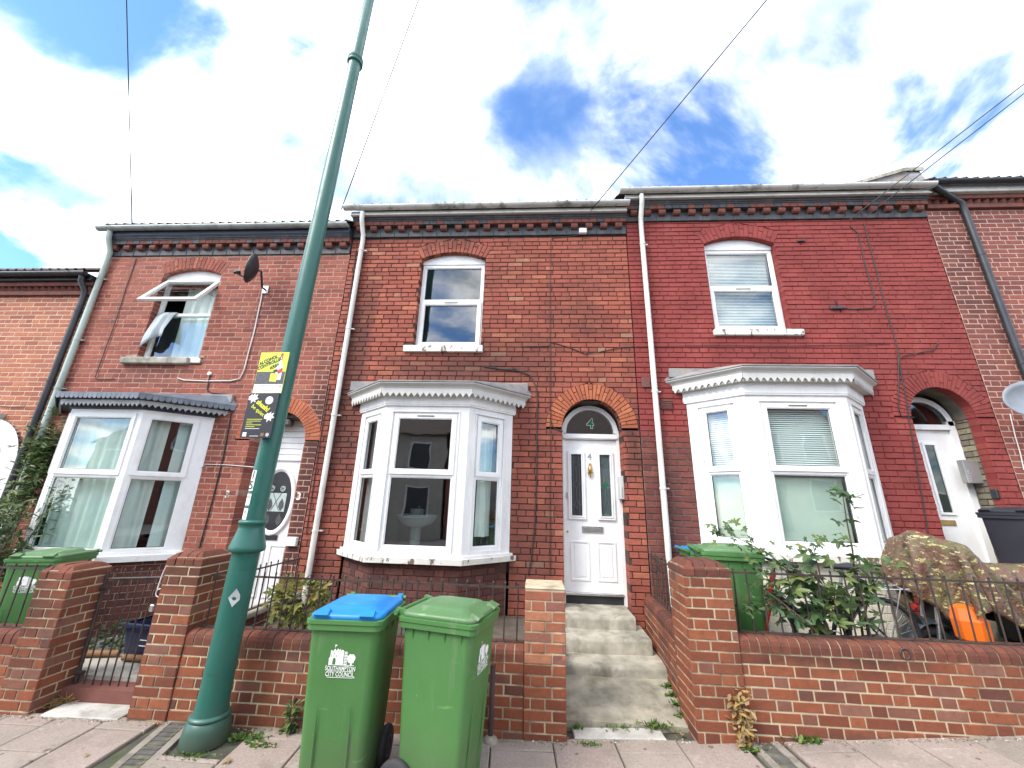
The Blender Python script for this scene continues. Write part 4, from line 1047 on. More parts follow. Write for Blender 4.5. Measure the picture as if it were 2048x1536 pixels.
cable(H5, [(1876, 685), (1868, 700), (1805, 712), (1797, 720), (1797, 815), (1803, 833), (1828, 835)], r=.006)
mbox('cable_coupler', m_black, H5, 4.27, 4.46, -.035, -.004, 4.43, 4.475, bev=.006)
mbox('wall_clip', m_black, H5, 4.03, 4.13, -.03, -.004, 5.59, 5.625, bev=.004)
mbox('air_vent', pm('vent_brown', (.16, .055, .045), (.11, .04, .035), 14, .7, .4), H5, 1.745, 1.895, -.018, -.003, 2.90, 3.05, bev=.006)
mbox('air_vent', MATS['vent_brown'], H5, 1.50, 1.625, -.016, -.003, 3.22, 3.37, bev=.006)
for i in range(5): mbox('vent_slat', MATS['vent_brown'], H5, 1.757, 1.883, -.028, -.0181, 2.915 + i * .026, 2.928 + i * .026)
cable(H3, [(272, 517), (252, 575), (232, 640), (205, 715), (190, 755), (200, 759), (228, 757)]); cable(H3, [(527, 572), (522, 600), (508, 665), (488, 740), (480, 757), (462, 762), (410, 762), (368, 760), (355, 756)], m_cabw, .009)
cable(H3, [(420, 748), (414, 780), (425, 786), (455, 788), (466, 798), (462, 830), (447, 910), (425, 1000), (408, 1060), (393, 1115)], r=.009)
cable(H3, [(402, 935), (410, 929), (450, 930), (500, 933), (520, 936)], m_cabw, .006); cable(H3, [(660, 770), (650, 820), (640, 880), (628, 960), (612, 1070)])
cable(H3, [(712, 500), (700, 590), (690, 680), (676, 760)], r=.007); cable(H2, [(0, 812), (25, 814), (50, 813)])
q = MB(); q.lathe([(.03, 0), (.03, .02), (.02, .025)], (0, 0, 0), 12); c_ = P(420, 748, 0); q.v = [(c_.x + a, -.001 - z_, c_.z + b) for a, b, z_ in q.v]; q.build('cable_cover', m_upvc, H3)
# door entry units
def entry_unit(H, x, y, z, w, h, d, m1, side, name='door_entry_unit'):
    b = MB(); b.bbox(x, x + w, y, y + d, z, z + h, b=.006); o = b.build(name, m1, H)
    for i in range(5):
        for j in range(2): mbox('button', m_chrome, o, x + .02 + j * .03, x + .035 + j * .03, y - .004, y + .002, z + .03 + i * .028, z + .045 + i * .028)
    return o
entry_unit(H4, 1.135, .05, 1.70, .055, .30, .16, pm('grey_plastic_pale', (.55, .55, .53), (.48, .48, .46), 5, .4, .02), -1)
entry_unit(H5, 5.62, .16, 2.02, .20, .30, .08, pm('silver_unit', (.36, .36, .35), (.28, .28, .27), 5, .4, .05, metal=.5), -1)
mbox('key_safe', m_black, H5, 5.78, 5.855, .03, .11, 1.83, 1.95, bev=.012)

# satellite dishes
def sat_dish(c, mount, rx, rz, aim, lnb, label, mat):
    S = empty('satellite_dish', mount, label, 'satellite dish'); aim = Vector(aim).normalized(); c = Vector(c)
    h = Vector((0, 0, 1)); u = h.cross(aim).normalized(); h = aim.cross(u)
    rings = []; n = 28
    for k in range(6):
        f = k / 5; rings.append([c + u * (rx * f * math.cos(2 * math.pi * i / n)) + h * (rz * f * math.sin(2 * math.pi * i / n)) + aim * (.09 * f * f) for i in range(n)])
    back = [[p - aim * .012 for p in r_] for r_ in rings[::-1]]
    m = MB(); m.loft(rings + back, True, False, True); m.build('reflector', mat, S)
    L = Vector(lnb); A = MB().tube([c - h * rz * .85 + aim * .02, L - (L - c).normalized() * .05 - h * .02], .012, 8).build('feed_arm', m_black, S)
    d_ = (c - L).normalized(); MB().tube([L, L + d_ * .05, L + d_ * .051, L + d_ * .09], [.024, .024, .033, .033], 10).build('receiver', m_black, S)
    mt = Vector(mount); MB().tube([mt, mt + Vector((0, -.08, 0)), c - aim * .06, c - aim * .01], .016, 8).build('mast', m_black, S)
    k = MB(); k.bbox(mt.x - .05, mt.x + .05, -.02, -.001, mt.z - .07, mt.z + .07, b=.006); k.build('wall_bracket', m_metal, S)
    return S
dp = P(514, 540, -.34)
sat_dish((dp.x, -.34, dp.z), (-4.37, -.01, 4.80), .20, .245, (-.90, -.43, .14), P(467, 545, -.47), 'black satellite dish on the wall between open window and lamp post', m_black)
sat_dish((6.10, -.36, 2.98), (6.42, -.01, 2.86), .27, .25, (-.40, -.87, .2), (5.85, -.78, 2.85), 'grey satellite dish on brown brick beside the black downpipe', pm('dish_grey', (.20, .22, .25), (.16, .18, .2), 5, .5, .05))
cable(H6, [(2020, 828), (2030, 870), (2040, 905), (2048, 940)], m_cabw, .006)

# overhead wires run from the eaves to a pole across the street
def wire(e, ey, top, zt, label):
    a = P(*e, ey); b = PZ(*top, zt); d = b - a; far = a + d * 1.7; q = []
    for i in range(17):
        f = i / 16; q.append(a.lerp(far, f) - Vector((0, 0, 0.0)))
    o = MB().tube(q, .0078, 5).build('overhead_wire', m_cab); tag(o, label, 'wire', 'telephone wires over the street'); return o
wire((264, 452), -.2, (253, 0), 8.6, 'thin black wire rising from the gutter above the open window')
wire((683, 418), -.2, (837, 0), 7.6, 'thin black wire rising from the gutter end beside lamp post')
wire((1180, 423), -.16, (1533, 0), 7.6, 'thin black wire rising from the gutter above door number 4')
wire((1699, 440), -.14, (2048, 168), 7.4, 'upper wire of the pair crossing the stone parapet coping')
wire((1728, 436), -.14, (2048, 187), 7.35, 'lower wire of the pair crossing the stone parapet coping')

# curtains, blinds and things behind the glass
def curtain(name, label, x0, x1, y, z0, z1, mat, wave=.03, n=60, cat='curtain', pl=None, seedv=1):
    rs = random.Random(seedv); m = MB(); rings = []; ph = [rs.uniform(0, 6) for _ in range(3)]
    fu = lambda u_: wave * (math.sin(u_ * 38 + ph[0]) * .6 + math.sin(u_ * 71 + ph[1]) * .3 + math.sin(u_ * 17 + ph[2]) * .4)
    for k in range(5):
        z = z0 + (z1 - z0) * k / 4; row = []
        for i in range(n + 1):
            u_ = x0 + (x1 - x0) * i / n; dd = fu(u_ + .01 * k) * (1.1 - .1 * k)
            row.append((u_, y + dd, z) if pl is None else tuple(pl.at(u_, z, -y - dd)))
        rings.append(row)
    m.loft(rings, False, False, True); o = m.build(name, mat); tag(o, label, cat); return o
m_net = pm('net_curtain', (.74, .78, .74), (.64, .69, .65), 3, .8, .05)
m_voile = pm('voile_green', (.66, .74, .68), (.56, .65, .6), 2, .8, .05)
pA = lambda b, k: Plane(b['pts'][k][0], b['pts'][k][1], math.atan2(b['pts'][k + 1][1] - b['pts'][k][1], b['pts'][k + 1][0] - b['pts'][k][0]))
curtain('curtain', 'pale green net curtain behind the front pane of the dark trimmed bay', .0, 1.03, .14, .9, 2.66, m_voile, .025, pl=pA(B3, 1), seedv=3)
curtain('curtain', 'pale net curtain half behind the side pane of the dark trimmed bay', .0, .30, .14, .9, 2.66, m_net, .03, pl=pA(B3, 2), seedv=4)
curtain('curtain', 'pale net curtain drawn to the outer post of the dark trimmed bay', .40, .76, .14, .9, 2.66, m_net, .03, pl=pA(B3, 2), seedv=5)
curtain('curtain', 'white net curtain hanging behind the open upper window', -6.0, -5.25, .30, 3.66, 5.0, m_net, .04, seedv=6)
curtain('curtain', 'white curtain gathered behind the right side pane of bay number 4', .30, .52, .16, 1.2, 2.75, m_net, .04, pl=pA(B4, 2), seedv=7)
curtain('curtain', 'grey pleated curtain behind the left side pane of bay number 4', .15, .60, .15, 1.0, 2.75, pm('grey_curtain', (.30, .28, .27), (.22, .2, .2), 4, .8, .05), .04, pl=pA(B4, 0), seedv=8)
m_blind = pm('blind_white', (.78, .79, .77), (.72, .73, .71), 3, .6, .02)
def blind(label, pl, a, b, z0, z1, d, group='slatted window blinds of the red house'):
    B_ = empty('window_blind', pl.at((a + b) / 2, z0, -d), label, 'blind'); z = z0; n = int((z1 - z0) / .026)
    for i in range(n):
        zc = z0 + i * .026; m = MB(); m.add([pl.at(a, zc, -d), pl.at(b, zc, -d), pl.at(b, zc + .021, -d - .012), pl.at(a, zc + .021, -d - .012)], [(0, 1, 2, 3)]); m.build('slat', m_blind, B_)
    m = MB(); m.obox(pl.o, pl.u, pl.n, Z3, a, b, -d - .03, -d + .01, z1, z1 + .04); m.build('head_rail', m_blind, B_)
    return B_
blind('white slatted blind in the upper window of the painted red house', Plane(0, .1, 0), 2.68, 3.62, 4.17, 5.42, .10)
blind('half-lowered slatted blind behind the front pane of the red house bay', pA(B5, 1), .21, 1.03, 2.02, 2.84, .10)
blind('half-lowered slatted blind behind the narrow left pane of the red house bay', pA(B5, 0), .2, .58, 2.06, 2.84, .10)
m_film = pm('frosted_film', (.56, .62, .52), (.44, .5, .43), 1.6, .6, .02)
for k_, a, b, lab in ((1, .21, 1.03, 'greenish lower screen behind the front pane of the red house bay'), (0, .2, .58, 'cream lower screen behind the narrow left pane of the red house bay')):
    m = MB(); pl = pA(B5, k_); m.obox(pl.o, pl.u, pl.n, Z3, a, b, -.125, -.115, 1.25, 2.0)
    tag(m.build('window_screen', m_film if k_ else pm('cream_screen', (.60, .60, .48), (.5, .5, .4), 2, .7, .02)), lab, 'screen')
# washbasin standing behind the bay of number 4
m_cer = pm('ceramic', (.17, .18, .175), (.15, .16, .155), 3, .2, 0)
wb = empty('washbasin', (-1.55, .02, 0.55), 'white pedestal washbasin standing behind the bay window of number 4', 'washbasin')
MB().lathe([(.10, .2), (.075, .3), (.07, .9), (.10, 1.16)], (-1.55, .02, .55 - .2), 16).build('pedestal', m_cer, wb)
q = MB(); q.loft([[(-1.55 + a * math.cos(t_) , .02 + b * math.sin(t_), z) for t_ in [2 * math.pi * i / 20 for i in range(20)]] for a, b, z in ((.10, .09, 1.28), (.22, .18, 1.33), (.28, .23, 1.42), (.28, .23, 1.44), (.24, .19, 1.44), (.17, .13, 1.36))], True, True, True); q.build('bowl', m_cer, wb)
MB().tube([(-1.55, .2, 1.43), (-1.55, .2, 1.53), (-1.55, .1, 1.54), (-1.55, .08, 1.51)], .012, 8).build('tap', m_chrome, wb)
sf = empty('sofa', (-.7, .35, .55), 'dark sofa back seen behind the right side pane of bay number 4', 'sofa')
mbox('backrest', pm('sofa_dark', (.03, .035, .035), (.02, .022, .022), 5, .8, .1), sf, -1.1, -.25, .18, .38, .7, 1.38, bev=.05); mbox('seat', MATS['sofa_dark'], sf, -1.1, -.25, .38, .95, .55, .98, bev=.05)
# towel over the sill of the open window
m_tow = NT('towel_check'); tt = m_tow
wv = tt.n('ShaderNodeTexChecker', {0: tt.P(), 'Color1': (.50, .55, .56, 1), 'Color2': (.22, .26, .30, 1), 'Scale': 55.0}).outputs[0]
m_tow = tt.finish(tt.mix(tt.noise(9, 4), wv, (.42, .46, .48)), .9, tt.noise(120, 3), .4)
tw = MB(); rings = []
for k in range(9):
    f = k / 8; row = []
    for i in range(15):
        u_ = i / 14; fold = .022 * math.sin(u_ * 9 + f * 1.5) * (.3 + f) + .012 * math.sin(u_ * 21)
        x = -6.15 + .27 * u_ - .09 * f * (1 - u_) + .01 * f
        if k == 0: p = (x + .02, .12, 4.36)
        elif k == 1: p = (x + .01, .10, 4.452)
        else: p = (x, .075 - .10 * min(1, (f - .1) * 1.6) + fold, 4.45 - (f - .12) * (.72 - .20 * u_ + .05 * math.sin(u_ * 7)))
        row.append(p)
    rings.append(row)
tw.loft(rings, False, False, True); o = tw.build('towel', m_tow); tag(o, 'checked grey-blue towel hung out over the frame of the open upper window', 'towel')
sm = o.modifiers.new('t', 'SOLIDIFY'); sm.thickness = .006
# ------------------------------------------------------------------ garden grounds, path and steps
def pad(name, mat, poly, z0, z1, kind='structure'):
    m = MB(); m.slab(poly, z0, z1); return m.build(name, mat, None, kind)
m_conc = pm('path_concrete', (.34, .31, .235), (.20, .185, .14), 7, .92, .9, dirt=(.12, .105, .07), dscale=4, damt=.75, fine=35)
m_step = pm('step_stone', (.37, .34, .27), (.21, .195, .155), 6, .92, .9, dirt=(.11, .10, .07), dscale=4, damt=.8, fine=28)
m_slabw = pm('worn_slab', (.50, .48, .44), (.33, .315, .28), 5, .9, .5, dirt=(.2, .18, .14), dscale=7, damt=.6)
rect = lambda a, b, c, d: [(a, c), (b, c), (b, d), (a, d)]
pad('garden_soil', m_earth, rect(-3.04, .26, -1.55, .0), -.25, .30)
pad('garden_yard', m_conc, rect(1.44, 9.0, -1.55, .0), -.2, .22)
pad('garden_bed', m_earth, rect(-7.3, -4.9, -1.55, .0), -.3, -.03)
pad('garden_path', pm('yard_concrete', (.46, .43, .36), (.34, .31, .26), 5, .92, .4, dirt=(.13, .12, .09), dscale=6, damt=.6), rect(-4.9, -3.05, -1.33, -.02), -.3, .0)
pad('garden_lawn_strip', m_earth, rect(-10.6, -7.34, -1.55, 0), -.4, -.06)
# concrete path of number 4: rises gently to the first step
pth = MB(); xs_l = lambda y: .28 + (y + 1.7) * .06; xs_r = lambda y: 1.24 + (y + 1.7) * .06
rings = []
for k in range(8):
    y = -1.52 + k * .09; z = -.035 + (y + 1.52) / .64 * .09
    rings.append([(xs_l(y) - .02 + (xs_r(y) - xs_l(y) + .04) * i / 10, y, z + random.uniform(-.004, .004)) for i in range(11)])
rings.insert(0, [(x_, y_, z_ - .25) for x_, y_, z_ in rings[0]])
pth.loft(rings, False, False); pth.build('path', m_conc, None, 'structure')
o = slab_obj(.33, 1.02, -1.675, -1.53, 'threshold_slab', m_slabw, pave, .06, .012)
st = empty('entrance_steps', (.8, -.6, 0), 'worn grey stone steps rising to the front door of number 4', 'steps')
def step(x0, x1, y0, y1, z0, z1, seed):
    rs = random.Random(seed); m = MB(); n = 14; top = []; fr_ = []
    prof = [(0, z0), (.006, z1 - .03), (.012, z1 - .012), (.03, z1), (y1 - y0, z1 + .004)]
    rings = []
    for i in range(n + 1):
        x = x0 + (x1 - x0) * i / n; wear = -.016 * math.exp(-((i / n - .45) / .28) ** 2); w = rs.uniform(-.004, .004)
        rings.append([(x, y0 + a + (w if k < 4 else 0), b + (wear if k in (1, 2, 3) else 0) + (rs.uniform(-.003, .003) if k else 0)) for k, (a, b) in enumerate(prof)])
    m.loft(rings, False, False, True)
    m.add(rings[0] + [(x0, y1, z0)], [tuple(range(6))]); m.add(rings[-1] + [(x1, y1, z0)], [tuple(range(5, -1, -1))])
    return m.build('step', m_step, st)
step(.30, 1.30, -.90, -.30, .0, .145, 1); step(.32, 1.245, -.60, -.1, .10, .285, 2); step(.34, 1.16, -.30, .26, .2, .41, 3)

# ------------------------------------------------------------------ garden walls
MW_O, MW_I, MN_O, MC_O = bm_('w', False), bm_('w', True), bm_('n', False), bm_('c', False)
def box_faces(bk, x0, x1, y0, y1, z0, z1, seed, sides='FLRB', **k):
    if 'F' in sides: bk.lay(Plane(x0, y0, 0), 0, x1 - x0, z0, z1, seed=seed, **k)
    if 'R' in sides: bk.lay(Plane(x1, y0, math.pi / 2), 0, y1 - y0, z0, z1, seed=seed + 1, **k)
    if 'L' in sides: bk.lay(Plane(x0, y1, -math.pi / 2), 0, y1 - y0, z0, z1, seed=seed + 2, **k)
    if 'B' in sides: bk.lay(Plane(x1, y1, math.pi), 0, x1 - x0, z0, z1, seed=seed + 3, **k)
CW = .0755
KW = dict(bond='F', ch=CW, L=.2155, Hd=.1035, jt=.0105, depth=.03, proud=.003)
def bullnose(W_, x0, x1, y0, y1, z0, z1, n, mat, edge=True):
    """row of bricks on edge across the wall, front and back arrises rounded"""
    w = (x1 - x0) / n; e_ = .007; hh_ = z1 - z0; rr0 = min(hh_ * .75, .055)
    prm = [(y0 + e_, z0 - .004), (y0 + e_, z1 - rr0)] + [(y0 + e_ + rr0 - rr0 * math.cos(t_), z1 - e_ - rr0 + rr0 * math.sin(t_)) for t_ in (.5, 1.05, 1.57)] + [(y1 - e_ - rr0 + rr0 * math.sin(t_), z1 - e_ - rr0 + rr0 * math.cos(t_)) for t_ in (0, .52, 1.07)] + [(y1 - e_, z1 - rr0), (y1 - e_, z0 - .004)]
    mj = MB(); mj.loft([[(x0 + .003, p, q) for p, q in prm], [(x1 - .003, p, q) for p, q in prm]], True, True); mj.build('coping_mortar', m_mort['w'], W_)
    for i in range(n):
        a, b = x0 + i * w + .005, x0 + (i + 1) * w - .005; h = z1 - z0; r = min(h * .75, .055); dy_ = random.uniform(-.004, .004); dz = random.uniform(-.003, .003)
        pr = [(y0 + dy_, z0), (y0 + dy_, z1 - r)] + [(y0 + dy_ + r - r * math.cos(t_), z1 - r + r * math.sin(t_) + dz) for t_ in (.5, 1.05, 1.57)] + [(y1 - r + r * math.sin(t_), z1 - r + r * math.cos(t_) + dz) for t_ in (0, .52, 1.07)] + [(y1, z1 - r), (y1, z0)]
        m = MB(); m.loft([[(a, p, q) for p, q in pr], [(b, p, q) for p, q in pr]], True, True); m.build('coping_brick', mat, W_)
def pier_cap(W_, x0, x1, y0, y1, z0, n, mat, h=.11):
    w = (x1 - x0) / n; mbox('cap_mortar', m_mort['w'], W_, x0 + .012, x1 - .012, y0 + .012, y1 - .012, z0 - .006, z0 + h * .6); mbox('cap_mortar', m_mort['w'], W_, x0 + .06, x1 - .06, y0 + .06, y1 - .06, z0 + h * .6, z0 + h * .93)
    for i in range(n):
        a, b = x0 + i * w + .004, x0 + (i + 1) * w - .004; ch = .045
        ta, tb = (a + ch if i == 0 else a), (b - ch if i == n - 1 else b); j = random.uniform(-.004, .004)
        m = MB()
        m.loft([[(a, y0 + j, z0), (b, y0 + j, z0), (b, y1, z0), (a, y1, z0)], [(a, y0 + j, z0 + h * .45), (b, y0 + j, z0 + h * .45), (b, y1, z0 + h * .45), (a, y1, z0 + h * .45)],
                [(ta, y0 + .035 + j, z0 + h * .85), (tb, y0 + .035 + j, z0 + h * .85), (tb, y1 - .035, z0 + h * .85), (ta, y1 - .035, z0 + h * .85)],
                [(ta + (.02 if i == 0 else 0), y0 + .07, z0 + h + j), (tb - (.02 if i == n - 1 else 0), y0 + .07, z0 + h + j), (tb - (.02 if i == n - 1 else 0), y1 - .07, z0 + h), (ta + (.02 if i == 0 else 0), y1 - .07, z0 + h)]], True, True)
        m.build('cap_brick', mat, W_)
def core(m, x0, x1, y0, y1, z0, z1, e=.0035): m.box(x0 + e, x1 - e, y0 + e, y1 - e, z0, z1)
YW, YB = -1.70, -1.48
# wall before houses 3 and 4
GW = empty('garden_wall', (-1.5, -1.6, -.1), 'low red brick front wall behind the lamp post with two piers', 'wall', 'brick garden walls')
bk = Bricks(); mm = MB()
z0 = .03 - 4 * CW; zt3 = .97; n3 = 17; zp = z0 + n3 * CW
box_faces(bk, -3.275, -2.945, YW - .012, YW + .33, z0, zp, 11, **KW); core(mm, -3.275, -2.945, YW - .012, YW + .33, z0, zp)
zw = z0 + 9 * CW
bk.lay(Plane(-2.94, YW, 0), 0, 2.87, z0, zw, seed=15, **KW); bk.lay(Plane(-.07, YB, math.pi), 0, 2.87, z0, zw, seed=16, **KW); core(mm, -2.944, -.066, YW, YB, z0, zw)
z4 = z0 + 9 * CW; box_faces(bk, -.065, .265, YW - .008, YW + .325, z0, z4, 18, **KW); core(mm, -.065, .265, YW - .008, YW + .325, z0, z0 + 16 * CW + .006)
b4n = Bricks(); box_faces(b4n, -.065, .265, YW - .008, YW + .325, z4, z0 + 16 * CW, 22, **{**KW, 'L': .2155})
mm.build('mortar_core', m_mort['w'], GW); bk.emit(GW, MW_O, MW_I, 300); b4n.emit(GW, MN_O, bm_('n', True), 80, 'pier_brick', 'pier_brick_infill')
bullnose(GW, -2.94, -.07, YW - .004, YB + .004, zw + .002, zw + .108, 37, MC_O); pier_cap(GW, -3.28, -2.94, YW - .015, YW + .335, zp + .004, 4, MC_O)
mbox('pier_flaunching', m_mort['w'], GW, -.068, .268, YW - .01, YW + .328, z0 + 16 * CW + .001, z0 + 16 * CW + .022, bev=.008)
# house 2 / 3 wall left of the gate
GA = empty('garden_wall', (-5.5, -1.6, -.2), 'weathered brick front wall with leaning-topped pier left of the iron gate', 'wall', 'brick garden walls')
bk = Bricks(); mm = MB(); za_ = z0 - 2 * CW; na = 17; zpa = za_ + na * CW
box_faces(bk, -4.45, -4.135, YW - .012, YW + .33, za_, zpa, 31, **KW); core(mm, -4.45, -4.135, YW - .012, YW + .33, za_, zpa)
zwa = za_ + 10 * CW; bk.lay(Plane(-7.6, YW + .02, 0), 0, 3.15, za_, zwa, seed=35, **KW); core(mm, -7.6, -4.452, YW + .02, YB + .02, za_, zwa)
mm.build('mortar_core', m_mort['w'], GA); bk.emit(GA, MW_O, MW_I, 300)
bullnose(GA, -7.6, -4.46, YW + .016, YB + .024, zwa + .002, zwa + .105, 41, MC_O); pier_cap(GA, -4.455, -4.13, YW - .015, YW + .335, zpa + .004, 4, MC_O)
# house 5 wall
GC = empty('garden_wall', (3, -1.6, 0), 'red brick front wall before the painted house with tall corner pier', 'wall', 'brick garden walls')
bk = Bricks(); mm = MB(); zc0 = z0; zpc = zc0 + 18 * CW; xr0, xr1 = 1.24, 1.625
box_faces(bk, xr0, xr1, YW - .012, YW + .36, zc0, zpc, 41, **KW); core(mm, xr0, xr1, YW - .012, YW + .36, zc0, zpc)
zwc = zc0 + 11 * CW
bk.lay(Plane(1.63, YW, 0), 0, 5.6, zc0, zwc, seed=45, **KW); core(mm, 1.626, 7.2, YW, YB, zc0, zwc); bk.lay(Plane(7.2, YB, math.pi), 0, 5.6, zc0, zwc, seed=46, **KW)
ra = math.atan2(.06 * 1.36, 1.36); rl = 1.34
pr_ = Plane(1.24 + .02, YW + .36, math.pi / 2 - ra)
prl = Plane(1.24 + .02 + rl * math.sin(ra), YW + .36 + rl * math.cos(ra), -math.pi / 2 - ra)
zrr = zc0 + 10 * CW; bk.lay(prl, 0, rl, zc0, zrr, seed=47, **KW); strips(mm, prl, 0, rl, zc0, zrr, None, .004, 2)
pr2 = Plane(1.26 + .215, YW + .36, math.pi / 2 - ra); bk.lay(pr2, 0, rl, zc0, zrr, seed=48, **KW); strips(mm, pr2, 0, rl, zc0, zrr, None, .004, 2)
mm.add([prl.at(0, zrr - .004), prl.at(rl, zrr - .004), pr2.at(0, zrr - .004), pr2.at(rl, zrr - .004)], [(0, 1, 2, 3)])
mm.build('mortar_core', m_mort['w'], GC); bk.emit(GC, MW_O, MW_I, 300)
bullnose(GC, 1.63, 7.2, YW - .004, YB + .004, zwc + .002, zwc + .106, 73, MC_O); pier_cap(GC, xr0 - .004, xr1 + .004, YW - .015, YW + .365, zpc + .004, 4, MC_O)
for i in range(17):
    a, b = i * rl / 17 + .004, (i + 1) * rl / 17 - .004; m = MB(); U, N_ = prl.u, prl.n
    A = prl.o + Vector((0, 0, zrr + .002)); rr_ = .05
    q = [(.003, 0), (.003, .055), (-.012, .088), (-.045, .103), (-.17, .103), (-.205, .088), (-.217, .055), (-.217, 0)]
    m.loft([[A + U * a + N_ * p + Z3 * h for p, h in q], [A + U * b + N_ * p + Z3 * h for p, h in q]], True, True); m.build('coping_brick', MC_O, GC)
# dividing wall between the path of 3 and the garden of 4
GD = empty('garden_wall', (-3.0, -.7, -.1), 'short dividing brick wall under the railings beside the yellow shrub', 'wall', 'brick garden walls')
bk = Bricks(); mm = MB(); box_faces(bk, -3.04, -2.93, -1.36, -.02, z0, .41, 61, 'LR', **KW); core(mm, -3.04, -2.93, -1.36, -.02, z0, .41)
mm.build('mortar_core', m_mort['w'], GD); bk.emit(GD, bm_('d', False), bm_('d', True), 120); mbox('coping', m_step, GD, -3.07, -2.90, -1.37, -.01, .411, .47, bev=.012)

# ------------------------------------------------------------------ railings and gate
def railing(label, p0, p1, zb, zt, sp, name='railing', r=.0065, lean=0.0, cat='railing', skew=0.0):
    """posts pass through a flat top bar; small knob heads"""
    p0, p1 = Vector((*p0, 0)), Vector((*p1, 0)); L = (p1 - p0).length; u = (p1 - p0) / L; nn = Vector((u.y, -u.x, 0))
    Rl = empty(name, (p0.x, p0.y, zb), label, cat, 'iron railings and gate')
    tb = MB(); tb.obox(p0, u, nn, Z3, 0, L, -.004, .004, zt - .045, zt - .029); tb.build('top_bar', m_iron, Rl)
    bb_ = MB(); bb_.obox(p0, u, nn, Z3, 0, L, -.016, .016, zb, zb + .012); bb_.build('bottom_bar', m_iron, Rl)
    n = max(2, int(L / sp)); first = None
    for i in range(n):
        s_ = (i + .5) * L / n; b = p0 + u * s_
        if first is None:
            m = MB(); m.tube([(0, 0, 0), (lean * .3, 0, .2), (lean, 0, zt - zb - .02)], r, 7, True); m.lathe([(.003, -.006), (.009, 0), (.009, .008), (.004, .018), (.001, .024)], (lean, 0, zt - zb - .016), 7)
            o_ = m.build('baluster', m_iron, None); first = o_.data; o_.parent = Rl
        else: o_ = bpy.data.objects.new('baluster', first); col.objects.link(o_); o_.parent = Rl
        o_.location = b + Vector((0, 0, zb + .005)) - OFF[Rl.name]; o_.rotation_euler = (random.uniform(-.02, .02), random.uniform(-.025, .025), 0)
    return Rl
ym = -1.60
railing('black iron railing on the low wall behind the two wheelie bins', (-2.92, ym), (-.08, ym), zw + .105, .965, .107)
railing('black iron railing on the wall before the red house, behind maple leaves', (1.64, ym), (6.6, ym), zwc + .104, 1.15, .112)
railing('short black iron railing on the side wall next to the stone steps', (1.40, -1.30), (1.445, -.05), zrr + .102, 1.08, .10)
railing('short black iron railing on the dividing wall beside the yellow shrub', (-2.985, -1.34), (-2.985, -.05), .468, .90, .10)
railing('black iron railing before the left garden bin with white crest', (-7.5, ym), (-4.47, ym), zwa + .10, .955, .115)
GT = empty('garden_gate', (-4.13, -1.42, -.1), 'black iron garden gate hung between two brick piers', 'gate', 'iron railings and gate')
gx0, gx1, gy, gb, gtp = -4.11, -3.29, -1.42, -.06, .84
for nm, a in (('top_rail', gtp), ('bottom_rail', gb)): m = MB(); m.add([], []); m.tube([(gx0, gy, a - .02), (gx1, gy, a + .03)], .011, 8); m.build(nm, m_iron, GT)
for xx in (gx0, gx1): m = MB(); m.tube([(xx, gy, gb - .05), (xx, gy, gtp + .05)], .015, 8); m.build('stile', m_iron, GT)
for i in range(9): xx = gx0 + .085 + i * .082; m = MB(); m.tube([(xx, gy, gb - .02 + (xx - gx0) * .06), (xx, gy, gtp + .05 + (xx - gx0) * .06)], .0065, 7); m.lathe([(.003, -.006), (.009, 0), (.008, .01), (.001, .022)], (xx, gy, gtp + .05 + (xx - gx0) * .06), 7); m.build('bar', m_iron, GT)
for z in (.05, .74): m = MB(); m.tube([(gx0 - .02, gy, z), (gx0 + .05, gy, z)], .02, 8); m.build('hinge', m_iron, GT)
# lock wire hooked over the gate
LW = MB(); LW.tube([(-3.30, -1.45, .98), (-3.40, -1.46, 1.0), (-3.50, -1.46, .97), (-3.52, -1.46, .88), (-3.53, -1.46, .76)], .006, 6); LW.torus((-3.50, -1.46, .73), .035, .005, 'Y', 16, 5); o = LW.build('cable_lock_loop', m_cabw)
lk = empty('padlock', (-3.53, -1.46, .60), 'small padlock and grey cable hanging inside the iron gate', 'padlock'); o.parent = lk; o.location = -OFF[lk.name]
mbox('lock_body', m_metal, lk, -3.555, -3.515, -1.47, -1.45, .57, .63, bev=.006)
pad('gate_threshold', pm('red_tile_floor', (.20, .065, .045), (.14, .05, .04), 6, .8, .3, dirt=(.08, .07, .05), dscale=6), rect(-4.13, -3.28, -1.5, -1.33), -.3, -.035)
slab_obj(-4.02, -3.34, -1.72, -1.50, 'threshold_slab', m_slabw, pave, .05, .014)

# ------------------------------------------------------------------ lamp post with two signs
def lamp_paint():
    t = NT('lamp_green'); c = t.mix(t.noise(3, 4), (.012, .092, .070), (.016, .112, .086))
    c = t.mix(t.ramp(t.noise(5, 6, .7, (1, 2, 3), (1, 1, .25)), [(.5, 0.), (.72, .5)]), c, (.05, .14, .11))
    c = t.mix(t.ramp(t.noise(20, 6, .7, (4, 2, 9)), [(.66, 0.), (.68, .8)]), c, (.03, .045, .04))
    c = t.mix(t.ramp(t.noise(34, 5, .7, (8, 2, 1)), [(.70, 0.), (.72, .8)]), c, (.30, .33, .30))
    sx = t.n('ShaderNodeSeparateXYZ', {0: t.P()}); gr = t.ramp(t.math('ADD', sx.outputs[2], t.math('MULTIPLY', t.noise(9, 5, .65), .35)), [(.0, .75), (.30, 0.)]); c = t.mix(gr, c, (.075, .06, .04))
    return t.finish(c, t.math('ADD', t.math('MULTIPLY', t.noise(8, 4), .4), .2), t.math('ADD', t.noise(60, 4), t.noise(18, 3)), .22, .004)
m_lamp = lamp_paint()
LPx, LPy = -2.455, -1.885; zb = g(LPx)
